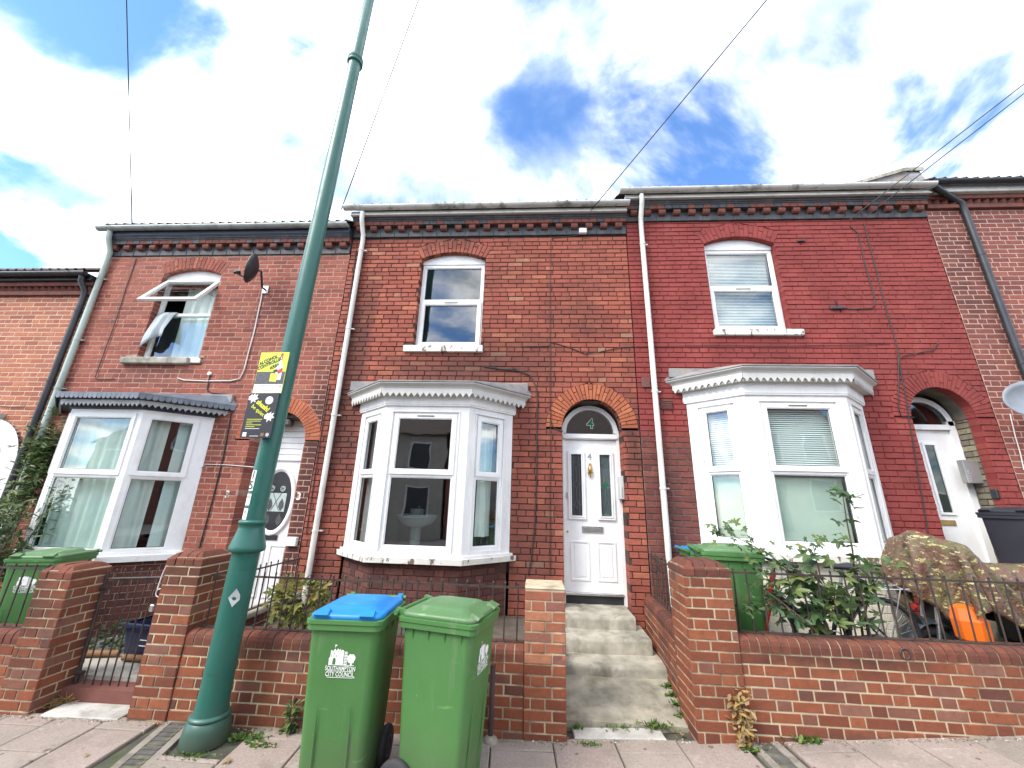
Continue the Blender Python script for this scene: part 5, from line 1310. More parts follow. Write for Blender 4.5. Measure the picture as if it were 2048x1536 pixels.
LP = empty('lamp_post', (LPx, LPy, zb - .01), 'tall green cast iron lamp post with swollen base and two signs', 'lamp post', None, R(2), True)
LP.rotation_euler = (0, R(.85), R(2))
def rings_(prof): return MB().lathe(prof, (0, 0, 0), 32)
rings_([(.158, 0), (.157, .05), (.150, .10), (.138, .145), (.128, .155)]).build('base', m_lamp, LP)
rings_([(.118, .150), (.134, .156), (.138, .166), (.134, .178), (.118, .186)]).build('base_ring', m_lamp, LP)
rings_([(.116, .18), (.110, .22), (.105, .40), (.102, 1.30), (.104, 1.318)]).build('lower_shaft', m_lamp, LP)
rings_([(.104, 1.312), (.134, 1.325), (.138, 1.345), (.134, 1.362), (.124, 1.40), (.110, 1.45), (.100, 1.50), (.097, 1.535), (.106, 1.54), (.108, 1.555), (.104, 1.565), (.090, 1.572)]).build('collar', m_lamp, LP)
rings_([(.086, 1.565), (.085, 2.5), (.080, 4.6), (.074, 7.12)]).build('upper_shaft', m_lamp, LP)
rings_([(.072, 7.08), (.092, 7.085), (.096, 7.11), (.080, 7.125), (.080, 7.145), (.094, 7.16), (.090, 7.185), (.070, 7.19)]).build('shaft_ring', m_lamp, LP)
rings_([(.069, 7.18), (.062, 9.2), (.05, 9.22)]).build('top_shaft', m_lamp, LP)
MB().tube([(0, 0, 9.1), (0, -.15, 9.4), (0, -.5, 9.55), (0, -.9, 9.58)], .03, 10).build('bracket_arm', m_lamp, LP)
q = MB(); q.loft([[(a * math.cos(t_), -1.05 + b * math.sin(t_), z) for t_ in [2 * math.pi * i / 18 for i in range(18)]] for a, b, z in ((.10, .24, 9.50), (.15, .32, 9.54), (.14, .30, 9.62), (.05, .12, 9.68))], True, True, True); q.build('lantern', m_metal, LP)
q = MB(); a0, a1 = R(-115), R(-20); n = 10
pts_ = [[((.1075 - (z - .40) * .0035) * math.cos(a0 + (a1 - a0) * i / n), (.1075 - (z - .40) * .0035) * math.sin(a0 + (a1 - a0) * i / n), z) for i in range(n + 1)] for z in (.46, 1.17)]
q.loft(pts_, False, False, True); q.loft([[(x_ * .94, y_ * .94, z_) for x_, y_, z_ in pts_[0]], pts_[0]], False, False); q.loft([pts_[1], [(x_ * .94, y_ * .94, z_) for x_, y_, z_ in pts_[1]]], False, False)
for k_ in (0, n): q.add([pts_[0][k_], pts_[1][k_], tuple(c * .94 for c in pts_[1][k_][:2]) + (1.17,), tuple(c * .94 for c in pts_[0][k_][:2]) + (.46,)], [(0, 1, 2, 3)])
q.build('access_door', m_lamp, LP)
def patch(name, mat, r, am, hw, z0, z1, parent=LP, n=5, diamond=False):
    a = R(am); h = hw / r; m = MB()
    if diamond: m.add([((r) * math.cos(a + da), r * math.sin(a + da), z) for da, z in ((0, z0), (h, z0 + .05), (h * .9, z1 - .05), (h * .1, z1), (-h, (z0 + z1) / 2))], [(0, 1, 2, 3, 4)])
    else: m.loft([[(r * math.cos(a - h + 2 * h * i / n), r * math.sin(a - h + 2 * h * i / n), z) for i in range(n + 1)] for z in (z0, z1)], False, False)
    return m.build(name, mat, parent)
m_stick = pm('sticker_grey', (.45, .46, .45), (.35, .36, .36), 9, .7, .2)
patch('sticker_remnant', m_stick, .1115, -64, .042, .92, 1.055, diamond=True)
for (z0_, z1_) in ((1.90, 1.985), (1.81, 1.898), (1.69, 1.785), (1.565 + .01, 1.665)): patch('number_label', m_upvc, .0885, -112, .026, z0_, z1_)
for ch_, z in (('1', 1.942), ('5', 1.853)):
    a = R(-112); nv = Vector((math.cos(a), math.sin(a), 0)); text(ch_, .10, 'lamp_number', m_black, LP, nv * .0892 + Vector((0, 0, z)), Z3.cross(nv), Z3, nv, bold=.001, lift=.001)
for s_, z in (('12s', 1.76), ('2x', 1.64)): text(s_, .028, 'lamp_number', m_black, LP, nv * .0892 + Vector((0, 0, z)), Z3.cross(nv), Z3, nv, lift=.001)
# signs
m_yel = flat('sign_yellow', (.62, .68, .05), .5); m_sblk = flat('sign_black', (.014, .015, .02), .5); m_sgry = pm('sign_road_grey', (.10, .10, .11), (.05, .05, .055), 60, .6, 0); m_red = flat('sign_red', (.50, .03, .03), .5); m_tyel = flat('text_yellow', (.70, .70, .04), .5)
m_brn = flat('sign_brown', (.25, .12, .05), .5)
def sign(label, cx_, y, z0_, w, h, back):
    S = empty('street_sign', (cx_, y, z0_), label, 'sign', None, R(-3), True)
    m = MB(); m.bbox(-w / 2, w / 2, -.003, .003, 0, h, b=.002); m.build('plate', back, S)
    for zz in (h * .25, h * .75):
        b = MB(); b.box(.02, .12, .003, .03, zz - .012, zz + .012); b.build('clamp', m_metal, S)
    return S
UX, NY = (1, 0, 0), (0, -1, 0)
def quad(S, name, mat, pts_, y=-.0042): m = MB(); m.add([(a, y, b) for a, b in pts_], [tuple(range(len(pts_)))]); return m.build(name, mat, S)
rc = lambda a, b, c, d: [(a, c), (b, c), (b, d), (a, d)]
sc_ = P(550, 748, -1.99)
S1 = sign('yellow and grey alcohol controlled area sign on lamp post', -2.475, -2.0, 2.535, .292, .405, m_yel)
quad(S1, 'road_picture', m_sgry, rc(-.142, .142, .088, .21)); quad(S1, 'text_band', m_upvc, rc(-.142, .142, .004, .087))
rot = lambda d: ((math.cos(R(d)), 0, math.sin(R(d))), (-math.sin(R(d)), 0, math.cos(R(d))))
for s_, x_, z_, sz in (('ALCOHOL', -.055, .325, .046), ('CONTROLLED', -.03, .292, .046), ('AREA', .02, .262, .046)): u_, h_ = rot(25); text(s_, sz, 'sign_text', m_sblk, S1, (x_, -.004, z_), u_, h_, NY, bold=.0012, shear=.25, lift=.001, squeeze=.86)
bx_, bz = .075, .10
quad(S1, 'bottle', pm('bottle_print', (.75, .75, .72), (.6, .62, .6), 20, .5, 0), [(bx_ - .03, bz + .03), (bx_ + .035, bz + .03), (bx_ + .036, bz + .16), (bx_ + .012, bz + .21), (bx_ + .012, bz + .265), (bx_ - .008, bz + .265), (bx_ - .008, bz + .21), (bx_ - .032, bz + .16)], -.0048)
quad(S1, 'bottle_neck', m_red, rc(bx_ - .009, bx_ + .013, bz + .262, bz + .295), -.0052); quad(S1, 'bottle_label', m_red, [(bx_ - .025, bz + .115), (bx_ + .034, bz + .15), (bx_ + .034, bz + .105), (bx_ + .005, bz + .085)], -.0055)
quad(S1, 'glass_print', m_yel, [(.0, .115), (.07, .11), (.072, .19), (.0, .195)], -.0053); quad(S1, 'fist_print', m_sblk, [(.018, .225), (.06, .235), (.062, .21), (.03, .198)], -.0056)
for i in range(4): quad(S1, 'small_print', m_sgry, rc(-.085 + i * .016, .075, .070 - i * .016, .0755 - i * .016))
text('VB', .02, 'small_print', m_sblk, S1, (.118, -.004, .065), UX, Z3, NY, lift=.001)
S2 = sign('black shush be quiet sign below the yellow sign on lamp post', -2.495, -2.0, 2.122, .30, .41, m_sblk)
def splash(ox, oz, fl):
    a = [(-.05, .02), (-.02, .045), (-.015, .03), (.01, .055), (.008, .03), (.04, .045), (.028, .018), (.05, .0), (.02, -.01), (.025, -.035), (0, -.02), (-.02, -.045), (-.02, -.015), (-.05, -.01)]
    quad(S2, 'splash', m_upvc, [(ox + fl * p, oz + q) for p, q in a])
splash(-.095, .36, 1); splash(.10, .185, 1)
q = MB(); q.add([(.065 + .038 * math.cos(2 * math.pi * i / 24), -.0045, .345 + .038 * math.sin(2 * math.pi * i / 24)) for i in range(24)], [tuple(range(24))]); q.build('disc', m_upvc, S2)
u_, h_ = rot(-34); text('shush!', .062, 'sign_text', m_tyel, S2, (.015, -.004, .292), u_, h_, NY, bold=.0022, lift=.001); text('be quiet', .05, 'sign_text', m_tyel, S2, (-.025, -.004, .25), u_, h_, NY, lift=.001, bold=.0005)
for i, (w_, mt) in enumerate(((.15, m_tyel), (.14, m_tyel), (.06, m_tyel), (.15, m_tyel), (.09, m_tyel), (.14, m_upvc))): quad(S2, 'small_print', mt, rc(-.115, -.115 + w_, .166 - i * .017, .1705 - i * .017))
quad(S2, 'blank_square', m_upvc, rc(-.125, -.088, .012, .049)); quad(S2, 'small_print', m_upvc, rc(-.055, .03, .014, .018)); quad(S2, 'brown_badge', m_brn, rc(.05, .08, .014, .044)); q = MB(); q.add([(.115 + .017 * math.cos(2 * math.pi * i / 16), -.0045, .029 + .017 * math.sin(2 * math.pi * i / 16)) for i in range(16)], [tuple(range(16))]); q.build('round_badge', m_stick, S2)

# ------------------------------------------------------------------ drain channels in the pavement
m_cast = pm('cast_iron_cover', (.10, .095, .085), (.06, .058, .05), 12, .7, .5, dirt=(.24, .22, .08), dscale=7, damt=.7)
def channel(x0_, x1_, label):
    D = empty('drain_channel', ((x0_ + x1_) / 2, -2.3, g(x0_)), label, 'drain cover', 'drainage channels across the pavement')
    xo = lambda y: (y + 1.7) * -math.tan(SK) * (4.2 if x0_ < 0 else 1.0)
    def strip(name, a, b, mat, dz):
        m = MB(); n = 10; rings = []
        for k in range(n + 1):
            y = -1.68 - k * .14; rings.append([(a + xo(y), y, g(a) + dz - .05), (a + xo(y), y, g(a) + dz), (b + xo(y), y, g(b) + dz), (b + xo(y), y, g(b) + dz - .05)])
        m.loft(rings, True, True); return m.build(name, mat, D)
    m_edge = pm('channel_edging', (.25, .22, .18), (.19, .165, .135), 9, .9, .5, dirt=(.09, .08, .06), dscale=6, damt=.7); strip('edging', x0_, x0_ + .055, m_edge, .002); strip('edging', x1_ - .055, x1_, m_edge, .002); c = strip('cover', x0_ + .057, x1_ - .057, m_cast, -.004)
    for k in range(26):
        y = -1.70 - k * .053; m = MB(); m.box(x0_ + .062 + xo(y), x1_ - .062 + xo(y), y - .02, y + .012, g(x0_) - .006, g(x0_) + .003); m.build('rib', m_cast, D)
channel(-2.95, -2.70, 'mossy iron drain channel cover running from the wall beside lamp post'); channel(1.60, 1.82, 'weed-choked drain channel cover below the tall corner pier')
# ------------------------------------------------------------------ wheelie bins
def rrect(cx_, cy, w, d, r, z, n=4):
    q = []
    for (sx_, sy, a0) in ((1, 1, 0), (-1, 1, 90), (-1, -1, 180), (1, -1, 270)):
        for k in range(n + 1):
            a = R(a0 + 90 * k / n); q.append((cx_ + sx_ * (w / 2 - r) + r * math.cos(a), cy + sy * (d / 2 - r) + r * math.sin(a), z))
    return q
def bin_plastic(name, c1, c2, dust, lo=.0):
    t = NT(name); c = t.mix(t.ramp(t.noise(2.2, 4), [(.35, 0.), (.65, 1.)]), c1, c2)
    sc1 = t.ramp(t.noise(14, 4, .6, (3, 1, 2), (1, 1, .12)), [(.60, 0.), (.68, .55)]); c = t.mix(sc1, c, dust)
    sc2 = t.ramp(t.noise(30, 3, .6, (7, 2, 5), (.15, .15, 1)), [(.68, 0.), (.72, .6)]); c = t.mix(sc2, c, tuple(v * 1.9 + .02 for v in c1))
    sp = t.ramp(t.noise(85, 3, .6, (1, 9, 5)), [(.68, 0.), (.74, .55)]); c = t.mix(sp, c, (.30, .29, .24))
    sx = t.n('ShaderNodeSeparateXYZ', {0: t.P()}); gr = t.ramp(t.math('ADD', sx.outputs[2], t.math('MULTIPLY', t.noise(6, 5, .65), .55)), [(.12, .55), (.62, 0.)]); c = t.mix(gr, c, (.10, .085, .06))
    MATS[name] = t.finish(c, t.math('ADD', t.math('MULTIPLY', t.noise(7, 4), .35), .32), t.noise(150, 4), .12, .002); return MATS[name]
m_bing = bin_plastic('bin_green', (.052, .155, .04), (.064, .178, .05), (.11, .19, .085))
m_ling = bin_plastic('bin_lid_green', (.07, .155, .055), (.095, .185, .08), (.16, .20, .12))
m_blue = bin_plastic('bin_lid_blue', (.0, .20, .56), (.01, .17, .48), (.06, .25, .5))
m_binb = pm('bin_black', (.02, .021, .028), (.028, .03, .038), 3, .5, .08)
m_rub = pm('rubber', (.018, .018, .02), (.03, .03, .032), 9, .75, .2)
m_hub = pm('hub_grey', (.06, .06, .08), (.05, .05, .07), 9, .5, .1)
def wheelie(loc, rz, label, body, lid, rim=None, emblem=True, ribs=False, sc=1.0):
    B = empty('wheelie_bin', loc, label, 'wheelie bin', 'wheelie bins', rz, True); B.scale = (sc, sc, sc); rim = rim or body
    m = MB(); lv = [(.0, .35, .37, .03), (.02, .385, .40, .04), (.10, .395, .415, .045), (.50, .425, .46, .05), (.925, .452, .505, .05)]
    m.loft([rrect(0, .02 - .01 * z, w, d, r, z + .03) for z, w, d, r in lv], True, True, True)
    bd = m.build('body', body, B)
    # front panel: two tapering ribs and a shallow step
    for sg in (-1, 1):
        q = MB(); q.loft([[(sg * .105 - .012, -.178, .05), (sg * .105 + .012, -.178, .05), (sg * .105, -.196, .05)], [(sg * .105 - .002, -.226, .52), (sg * .105 + .002, -.226, .52), (sg * .105, -.228, .52)]], True, True); q.build('front_rib', body, B)
    q = MB(); q.loft([rrect(0, .012, w, d, .045, z) for w, d, z in ((.452, .505, .935), (.492, .548, .94), (.492, .548, .972), (.505, .562, .976), (.505, .562, .998), (.48, .535, 1.0))], True, True); q.build('rim', rim, B)
    for i in range(4):
        for sg in (-1, 1): q = MB(); q.loft([[(sg * .222, -.17 + i * .115, .87), (sg * .24, -.17 + i * .115, .94), (sg * .222, -.17 + i * .115, .94)], [(sg * .222, -.165 + i * .115, .87), (sg * .24, -.165 + i * .115, .94), (sg * .222, -.165 + i * .115, .94)]], True, True); q.build('gusset', body, B)
    q = MB(); q.loft([rrect(0, .012, w, d, .06, z) for w, d, z in ((.47, .525, .998), (.476, .532, 1.004), (.476, .532, 1.022), (.45, .50, 1.032), (.36, .40, 1.036), (.33, .36, 1.056), (.26, .28, 1.065), (.19, .20, 1.068))], True, True, True); ld = q.build('lid', lid, B)
    for sg in (-1, 1): q = MB(); q.loft([[(sg * .15 - .05, -.262, 1.015), (sg * .15 + .05, -.262, 1.015), (sg * .15 + .04, -.20, 1.036), (sg * .15 - .04, -.20, 1.036)], [(sg * .15 - .045, -.275, 1.03), (sg * .15 + .045, -.275, 1.03), (sg * .15 + .035, -.215, 1.055), (sg * .15 - .035, -.215, 1.055)]], True, True); q.build('lid_grip', lid, ld)
    for sg in (-1, 1):
        q = MB(); q.loft([[(sg * .19 + e, .24, .95), (sg * .19 + e, .30, .97), (sg * .19 + e, .335, 1.01), (sg * .19 + e, .33, 1.04), (sg * .19 + e, .28, 1.03), (sg * .19 + e, .24, 1.01)] for e in (-.018, .018)], True, True); q.build('hinge', lid if sg > 0 else rim, B)
    MB().tube([(-.235, .315, 1.015), (.235, .315, 1.015)], .015, 10).build('handle_bar', rim, B)
    for sg in (-1, 1):
        W_ = MB(); W_.lathe([(.06, -.024), (.108, -.024), (.118, -.012), (.118, .012), (.108, .024), (.06, .024)], (0, 0, 0), 24); W_.v = [(sg * .215 + z_, .215 + x_, .118 + y_) for x_, y_, z_ in W_.v]; w = W_.build('wheel', m_rub, B)
        Hh = MB(); Hh.torus((sg * .215 + sg * .02, .215, .118), .055, .008, 'X', 18, 6)
        for k in range(6): a = k * math.pi / 3; Hh.tube([(sg * .235, .215, .118), (sg * .232, .215 + .055 * math.cos(a), .118 + .055 * math.sin(a))], .006, 5)
        Hh.lathe([(.06, 0), (.06, .004)], (0, 0, 0), 16); n_ = 32; Hh.v[-32:] = [(sg * .222 + z_, .215 + x_, .118 + y_) for x_, y_, z_ in Hh.v[-32:]]; Hh.build('hub', m_hub, w)
    MB().tube([(-.2, .215, .118), (.2, .215, .118)], .012, 8).build('axle', m_iron, B)
    if emblem:
        pt = lambda x_, z_, e=.002: (x_, -.2315 + .02 - (z_ - .72) * .052 - .017 - e, z_)
        def poly(nm, mat, ps, e): q = MB(); q.add([pt(a, b, e) for a, b in ps], [tuple(range(len(ps)))]); q.build(nm, mat, B)
        zz = .745; cs = [(-.072, 0), (.02, 0), (.02, .078), (.008, .084), (.004, .075), (-.004, .088), (-.012, .08), (-.02, .09), (-.03, .076), (-.038, .088), (-.05, .074), (-.064, .08), (-.066, .04), (-.072, .036)]
        poly('crest_castle', m_lw, [(a, zz + b) for a, b in cs], .0015); poly('crest_flag', m_lw, [(-.042, zz + .088), (-.04, zz + .112), (-.026, zz + .108), (-.038, zz + .100)], .0015)
        poly('crest_gate', m_bing, [(-.048, zz + .0)] + [(-.038 + .010 * math.cos(math.pi * k / 6), zz + .024 + .014 * math.sin(math.pi * k / 6)) for k in range(6, -1, -1)] + [(-.028, zz)], .0022)
        for a, b in ((-.056, .042), (-.024, .042), (-.04, .056)): poly('crest_slit', m_bing, [(a - .002, zz + b), (a + .002, zz + b), (a + .002, zz + b + .012), (a - .002, zz + b + .012)], .0022)
        for i in range(9): poly('crest_tower_stripe', m_lw, [(.024, zz + i * .0085), (.05 - abs(i - 3) * .001, zz + i * .0085), (.048 - abs(i - 3) * .001, zz + .005 + i * .0085), (.024, zz + .005 + i * .0085)], .0015)
        poly('crest_tree', m_lw, [(.072 + .026 * math.cos(2 * math.pi * k / 12) * (1 + .15 * math.sin(k * 2.7)), zz + .036 + .026 * math.sin(2 * math.pi * k / 12) * (1 + .15 * math.cos(k * 3.1))) for k in range(12)], .0016); poly('crest_trunk', m_lw, [(.066, zz), (.078, zz), (.076, zz + .016), (.068, zz + .016)], .0015)
        o_ = Vector(pt(.008, .722)); nz = Vector((0, -1, -.052)); hz = Vector((0, -.052, 1))
        text('SOUTHAMPTON', .036, 'crest_text', m_lw, B, pt(.008, .724), UX, hz, nz, bold=.0002, squeeze=.72); text('CITY COUNCIL', .036, 'crest_text', m_lw, B, pt(.008, .692), UX, hz, nz, bold=.0002, squeeze=.74)
        for z_ in (.7415, .708, .673): poly('crest_rule', m_lw, [(-.074, z_), (.092, z_), (.092, z_ + .003), (-.074, z_ + .003)], .0015)
        poly('crest_dot', pm('crest_dot', (.35, .6, .3), (.3, .5, .25), 9, .5, 0), [(.10 + .006 * math.cos(2 * math.pi * k / 10), .678 + .006 * math.sin(2 * math.pi * k / 10)) for k in range(10)], .0016)
    return B
gb_ = g(-1.2) - .003
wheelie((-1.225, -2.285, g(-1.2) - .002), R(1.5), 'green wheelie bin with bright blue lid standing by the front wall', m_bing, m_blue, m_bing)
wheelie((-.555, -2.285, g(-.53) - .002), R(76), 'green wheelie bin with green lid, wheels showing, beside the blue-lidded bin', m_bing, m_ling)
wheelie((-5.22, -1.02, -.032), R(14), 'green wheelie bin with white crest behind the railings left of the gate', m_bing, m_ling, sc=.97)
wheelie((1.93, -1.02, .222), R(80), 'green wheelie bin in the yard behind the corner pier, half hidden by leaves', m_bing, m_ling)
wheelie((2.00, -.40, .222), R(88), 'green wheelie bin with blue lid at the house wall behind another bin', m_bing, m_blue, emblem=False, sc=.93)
BB = wheelie((5.47, -.42, .662), R(-75), 'black wheelie bin with grey straps standing on the doorstep of red house', m_binb, m_binb, emblem=False, sc=1.0)
for sg in (-.12, .12):
    q = MB(); q.loft([[(-.235, sg - .035, .93), (-.235, sg + .035, .93), (-.215, sg + .035, .93), (-.215, sg - .035, .93)], [(-.245, sg - .035, .80), (-.245, sg + .035, .80), (-.215, sg + .035, .80), (-.215, sg - .035, .80)], [(-.215, sg * 1.1 - .03, .35), (-.215, sg * 1.1 + .03, .35), (-.195, sg * 1.1 + .03, .35), (-.195, sg * 1.1 - .03, .35)]], True, True); q.build('strap', m_binb, BB)
    q = MB(); q.box(-.248, -.244, sg - .03, sg + .03, .82, .845); q.build('strap_label', m_upvc, BB)
pad('doorstep', m_step, rect(4.7, 6.03, -.85, .3), .2, .66)

# ------------------------------------------------------------------ bicycle
m_bred = pm('bike_red', (.42, .02, .02), (.36, .015, .015), 4, .3, 0); m_bblk = pm('bike_black', (.02, .02, .025), (.015, .015, .02), 4, .4, 0); m_alu = pm('alloy', (.6, .6, .6), (.5, .5, .5), 9, .3, 0, metal=.85)
BK = empty('bicycle', (2.62, -1.13, .222), 'black and red bicycle with rear rack parked behind the maple sapling', 'bicycle', None, R(2), True); BK.rotation_euler = (R(5), 0, R(2))
FWx, RWx, wr = -.55, .54, .335
for nm, xx in (('front_wheel', FWx), ('rear_wheel', RWx)):
    t_ = MB().torus((xx, 0, wr), wr - .02, .021, 'Y', 36, 8).build(nm, m_rub, BK)
    MB().torus((xx, 0, wr), wr - .045, .010, 'Y', 36, 6).build('wheel_rim', m_alu, t_)
    s_ = MB()
    for k in range(24): a = 2 * math.pi * k / 24; s_.tube([(xx, .018 * (-1) ** k, wr), (xx + (wr - .045) * math.cos(a), 0, wr + (wr - .045) * math.sin(a))], .0017, 4)
    s_.tube([(xx, -.05, wr), (xx, .05, wr)], .016, 8); s_.build('spokes', m_alu, t_)
hd, bb2, stp = Vector((-.40, 0, .78)), Vector((.08, 0, .30)), Vector((.22, 0, .78))
for nm, a, b, r_, mt in (('down_tube', Vector((-.43, 0, .70)), bb2, .028, m_bblk), ('top_tube', hd, stp - Vector((.02, 0, .08)), .022, m_bblk), ('seat_tube', bb2, stp, .018, m_bblk), ('head_tube', Vector((-.38, 0, .86)), Vector((-.44, 0, .66)), .024, m_bred)): MB().tube([a, b], r_, 10).build(nm, mt, BK)
for sg in (-.05, .05):
    MB().tube([(-.44, sg, .66), (-.50, sg, .5), (FWx, sg, wr)], .015, 8).build('fork_blade', m_bred, BK)
    MB().tube([(.20, sg * .4, .70), (RWx, sg * 1.2, wr)], .009, 6).build('seat_stay', m_bblk, BK); MB().tube([bb2, (RWx, sg * 1.2, wr)], .01, 6).build('chain_stay', m_bblk, BK)
MB().tube([stp, (.25, 0, .90)], .013, 8).build('seat_post', m_alu, BK)
q = MB(); q.loft([[(x_, w_ * math.cos(a), .92 + dz + h_ * math.sin(a)) for a in [2 * math.pi * k / 12 for k in range(12)]] for x_, w_, h_, dz in ((.09, .012, .012, -.005), (.14, .022, .02, .0), (.24, .045, .026, .0), (.33, .075, .03, .008), (.37, .06, .02, .012))], True, True, True); q.build('saddle', m_bblk, BK)
MB().tube([(-.38, 0, .86), (-.365, 0, .95), (-.43, 0, .97)], .014, 8).build('stem', m_bblk, BK)
MB().tube([(-.38, -.30, .98), (-.42, -.15, .975), (-.43, 0, .97), (-.42, .15, .975), (-.38, .30, .98)], .012, 8).build('handlebar', m_bblk, BK)
for sg in (-1, 1): MB().tube([(-.39, sg * .22, .978), (-.37, sg * .32, .98)], .017, 8).build('grip', m_rub, BK)
rk = MB()
for sg in (-.06, .06): rk.tube([(.24, sg, .74), (.34, sg, .74), (.78, sg, .76)], .006, 6); rk.tube([(.70, sg, .755), (RWx, sg * 1.2, wr)], .005, 6)
for x_ in (.36, .5, .64, .78): rk.tube([(x_, -.06, .745), (x_, .06, .745)], .005, 6)
rk.build('rear_rack', m_alu, BK)
q = MB(); q.torus((.08, -.03, .30), .085, .006, 'Y', 24, 5); q.tube([(.08, -.05, .30), (.15, -.06, .17)], .009, 6); q.tube([(.08, .05, .30), (.01, .06, .43)], .009, 6); q.build('crankset', m_alu, BK)
q = MB(); q.loft([[(RWx + (wr + .025) * math.cos(a), y_, wr + (wr + .025) * math.sin(a)) for a in [R(20 + 150 * k / 12) for k in range(13)]] for y_ in (-.03, .03)], False, False); q.build('mudguard', m_bblk, BK)
MB().tube([(RWx + .30, 0, .60), (RWx + .32, 0, .60)], .025, 10).build('rear_reflector', m_bred, BK)

# ------------------------------------------------------------------ scooter under a camouflage sheet
SCO = empty('motor_scooter', (4.2, -1.02, .222), 'black motor scooter mostly hidden under the camouflage sheet', 'scooter')
sx0 = 3.66
for nm, xx in (('front_wheel', sx0), ('rear_wheel', sx0 + 1.22)):
    w = MB().torus((xx, -1.02, .222 + .22), .165, .055, 'Y', 26, 10).build(nm, m_rub, SCO); q = MB(); q.lathe([(.11, -.02), (.11, .02)], (0, 0, 0), 18); q.v = [(xx + a, -1.02 + c, .442 + b) for a, b, c in q.v]; q.build('wheel_disc', m_metal, w)
q = MB(); q.loft([[(sx0 + rr_ * math.cos(a), -1.02 + y_, .442 + rr_ * math.sin(a)) for a in [R(10 + 150 * k / 10) for k in range(11)]] for y_, rr_ in ((-.085, .235), (-.05, .265), (.05, .265), (.085, .235))], False, False, True); q.build('front_mudguard', pm('mudguard_dark', (.03, .04, .045), (.02, .028, .03), 4, .35, 0), SCO)
mbox('footboard', m_binb, SCO, sx0 + .2, sx0 + .75, -1.17, -.87, .40, .47, bev=.02); mbox('engine_cover', m_binb, SCO, sx0 + .70, sx0 + 1.42, -1.19, -.85, .48, .92, bev=.08); mbox('front_shield', m_binb, SCO, sx0 + .14, sx0 + .26, -1.20, -.84, .45, 1.12, bev=.04); mbox('seat', m_rub, SCO, sx0 + .55, sx0 + 1.35, -1.16, -.88, .92, 1.04, bev=.05)
MB().tube([(sx0 + .16, -1.02, 1.1), (sx0 + .10, -1.02, 1.34)], .03, 8).build('steering_head', m_binb, SCO); MB().tube([(sx0 + .14, -1.32, 1.36), (sx0 + .08, -1.02, 1.33), (sx0 + .14, -.72, 1.36)], .014, 8).build('handlebar', m_binb, SCO)
for sg in (-.07, .07): MB().tube([(sx0 + .08, -1.02 + sg, .9), (sx0, -1.02 + sg, .442)], .02, 8).build('fork_leg', m_chrome, SCO)
def camo():
    t = NT('camouflage_cloth'); a = t.noise(7, 4, .6); b = t.noise(9, 4, .65, (5, 2, 1)); c_ = t.noise(15, 5, .7, (1, 7, 3), (1, 1, 2.0))
    c = t.mix(t.ramp(a, [(.52, 0.), (.57, 1.)]), (.125, .064, .04), (.11, .092, .036)); c = t.mix(t.ramp(b, [(.56, 0.), (.59, 1.)]), c, (.055, .036, .022))
    c = t.mix(t.ramp(c_, [(.575, 0.), (.60, 1.)]), c, (.40, .37, .15)); return t.finish(c, .55, t.math('ADD', t.noise(60, 4), t.math('MULTIPLY', t.noise(9, 5, .7), 6.0)), .8, .006)
m_camo = camo(); rs = random.Random(5)
import numpy as np
def drape(nx, ny, sx_, sy_, c, caps, steps=130, its=22):
    """small cloth simulation: a sheet falls over capsules and hangs in folds"""
    rng = np.random.default_rng(4); h = sx_ / nx
    X, Y = np.meshgrid(np.linspace(-sx_ / 2, sx_ / 2, nx + 1), np.linspace(-sy_ / 2, sy_ / 2, ny + 1), indexing='ij')
    a = -.03; k0 = .88; p = np.stack([c[0] + k0 * (X * math.cos(a) - Y * math.sin(a)), c[1] + k0 * (X * math.sin(a) + Y * math.cos(a)), c[2] + rng.normal(0, .025, X.shape) + .03 * np.sin(X * 14 + Y * 9) - .16 * (X + sx_ / 2)], -1)
    v = np.zeros_like(p); hx, hy = sx_ / nx, sy_ / ny; cons = []
    for par in (0, 1):
        cons.append((np.s_[par:nx:2, :], np.s_[par + 1:nx + 1:2, :], hx, .9)); cons.append((np.s_[:, par:ny:2], np.s_[:, par + 1:ny + 1:2], hy, .9))
        cons.append((np.s_[par:nx:2, :-1], np.s_[par + 1:nx + 1:2, 1:], math.hypot(hx, hy), .35)); cons.append((np.s_[par:nx:2, 1:], np.s_[par + 1:nx + 1:2, :-1], math.hypot(hx, hy), .35))
    for par in range(4):
        cons.append((np.s_[par:nx - 1:4, :], np.s_[par + 2:nx + 1:4, :], 2 * hx, .05)); cons.append((np.s_[:, par:ny - 1:4], np.s_[:, par + 2:ny + 1:4], 2 * hy, .05))
    cs = [(np.array(a_), np.array(b_), r_) for a_, b_, r_ in caps]
    for st_ in range(steps):
        v *= .96; v[..., 2] -= 9.8 * .01; q = p + v * .01
        for k in range(its):
            for (i, j, L, w) in cons:
                A, B = q[i], q[j]; n = min(A.shape[0], B.shape[0]); m_ = min(A.shape[1], B.shape[1]); A, B = A[:n, :m_], B[:n, :m_]
                d = B - A; ln = np.linalg.norm(d, axis=-1, keepdims=True) + 1e-9; e = d * ((ln - L) / ln) * .5 * w
                A += e; B -= e
            for (a_, b_, r_) in cs:
                ab = b_ - a_; t_ = np.clip(((q - a_) @ ab) / (ab @ ab), 0, 1)[..., None]; d = q - (a_ + t_ * ab); ln = np.linalg.norm(d, axis=-1, keepdims=True); hit = (ln < r_)[..., 0]
                q[hit] += (d * ((r_ - ln) / (ln + 1e-9)))[hit]; q[hit] += (p[hit] - q[hit]) * .5
            q[:, ny // 2, 1] = c[1]
        v = (q - p) / .01; p = q
    return p
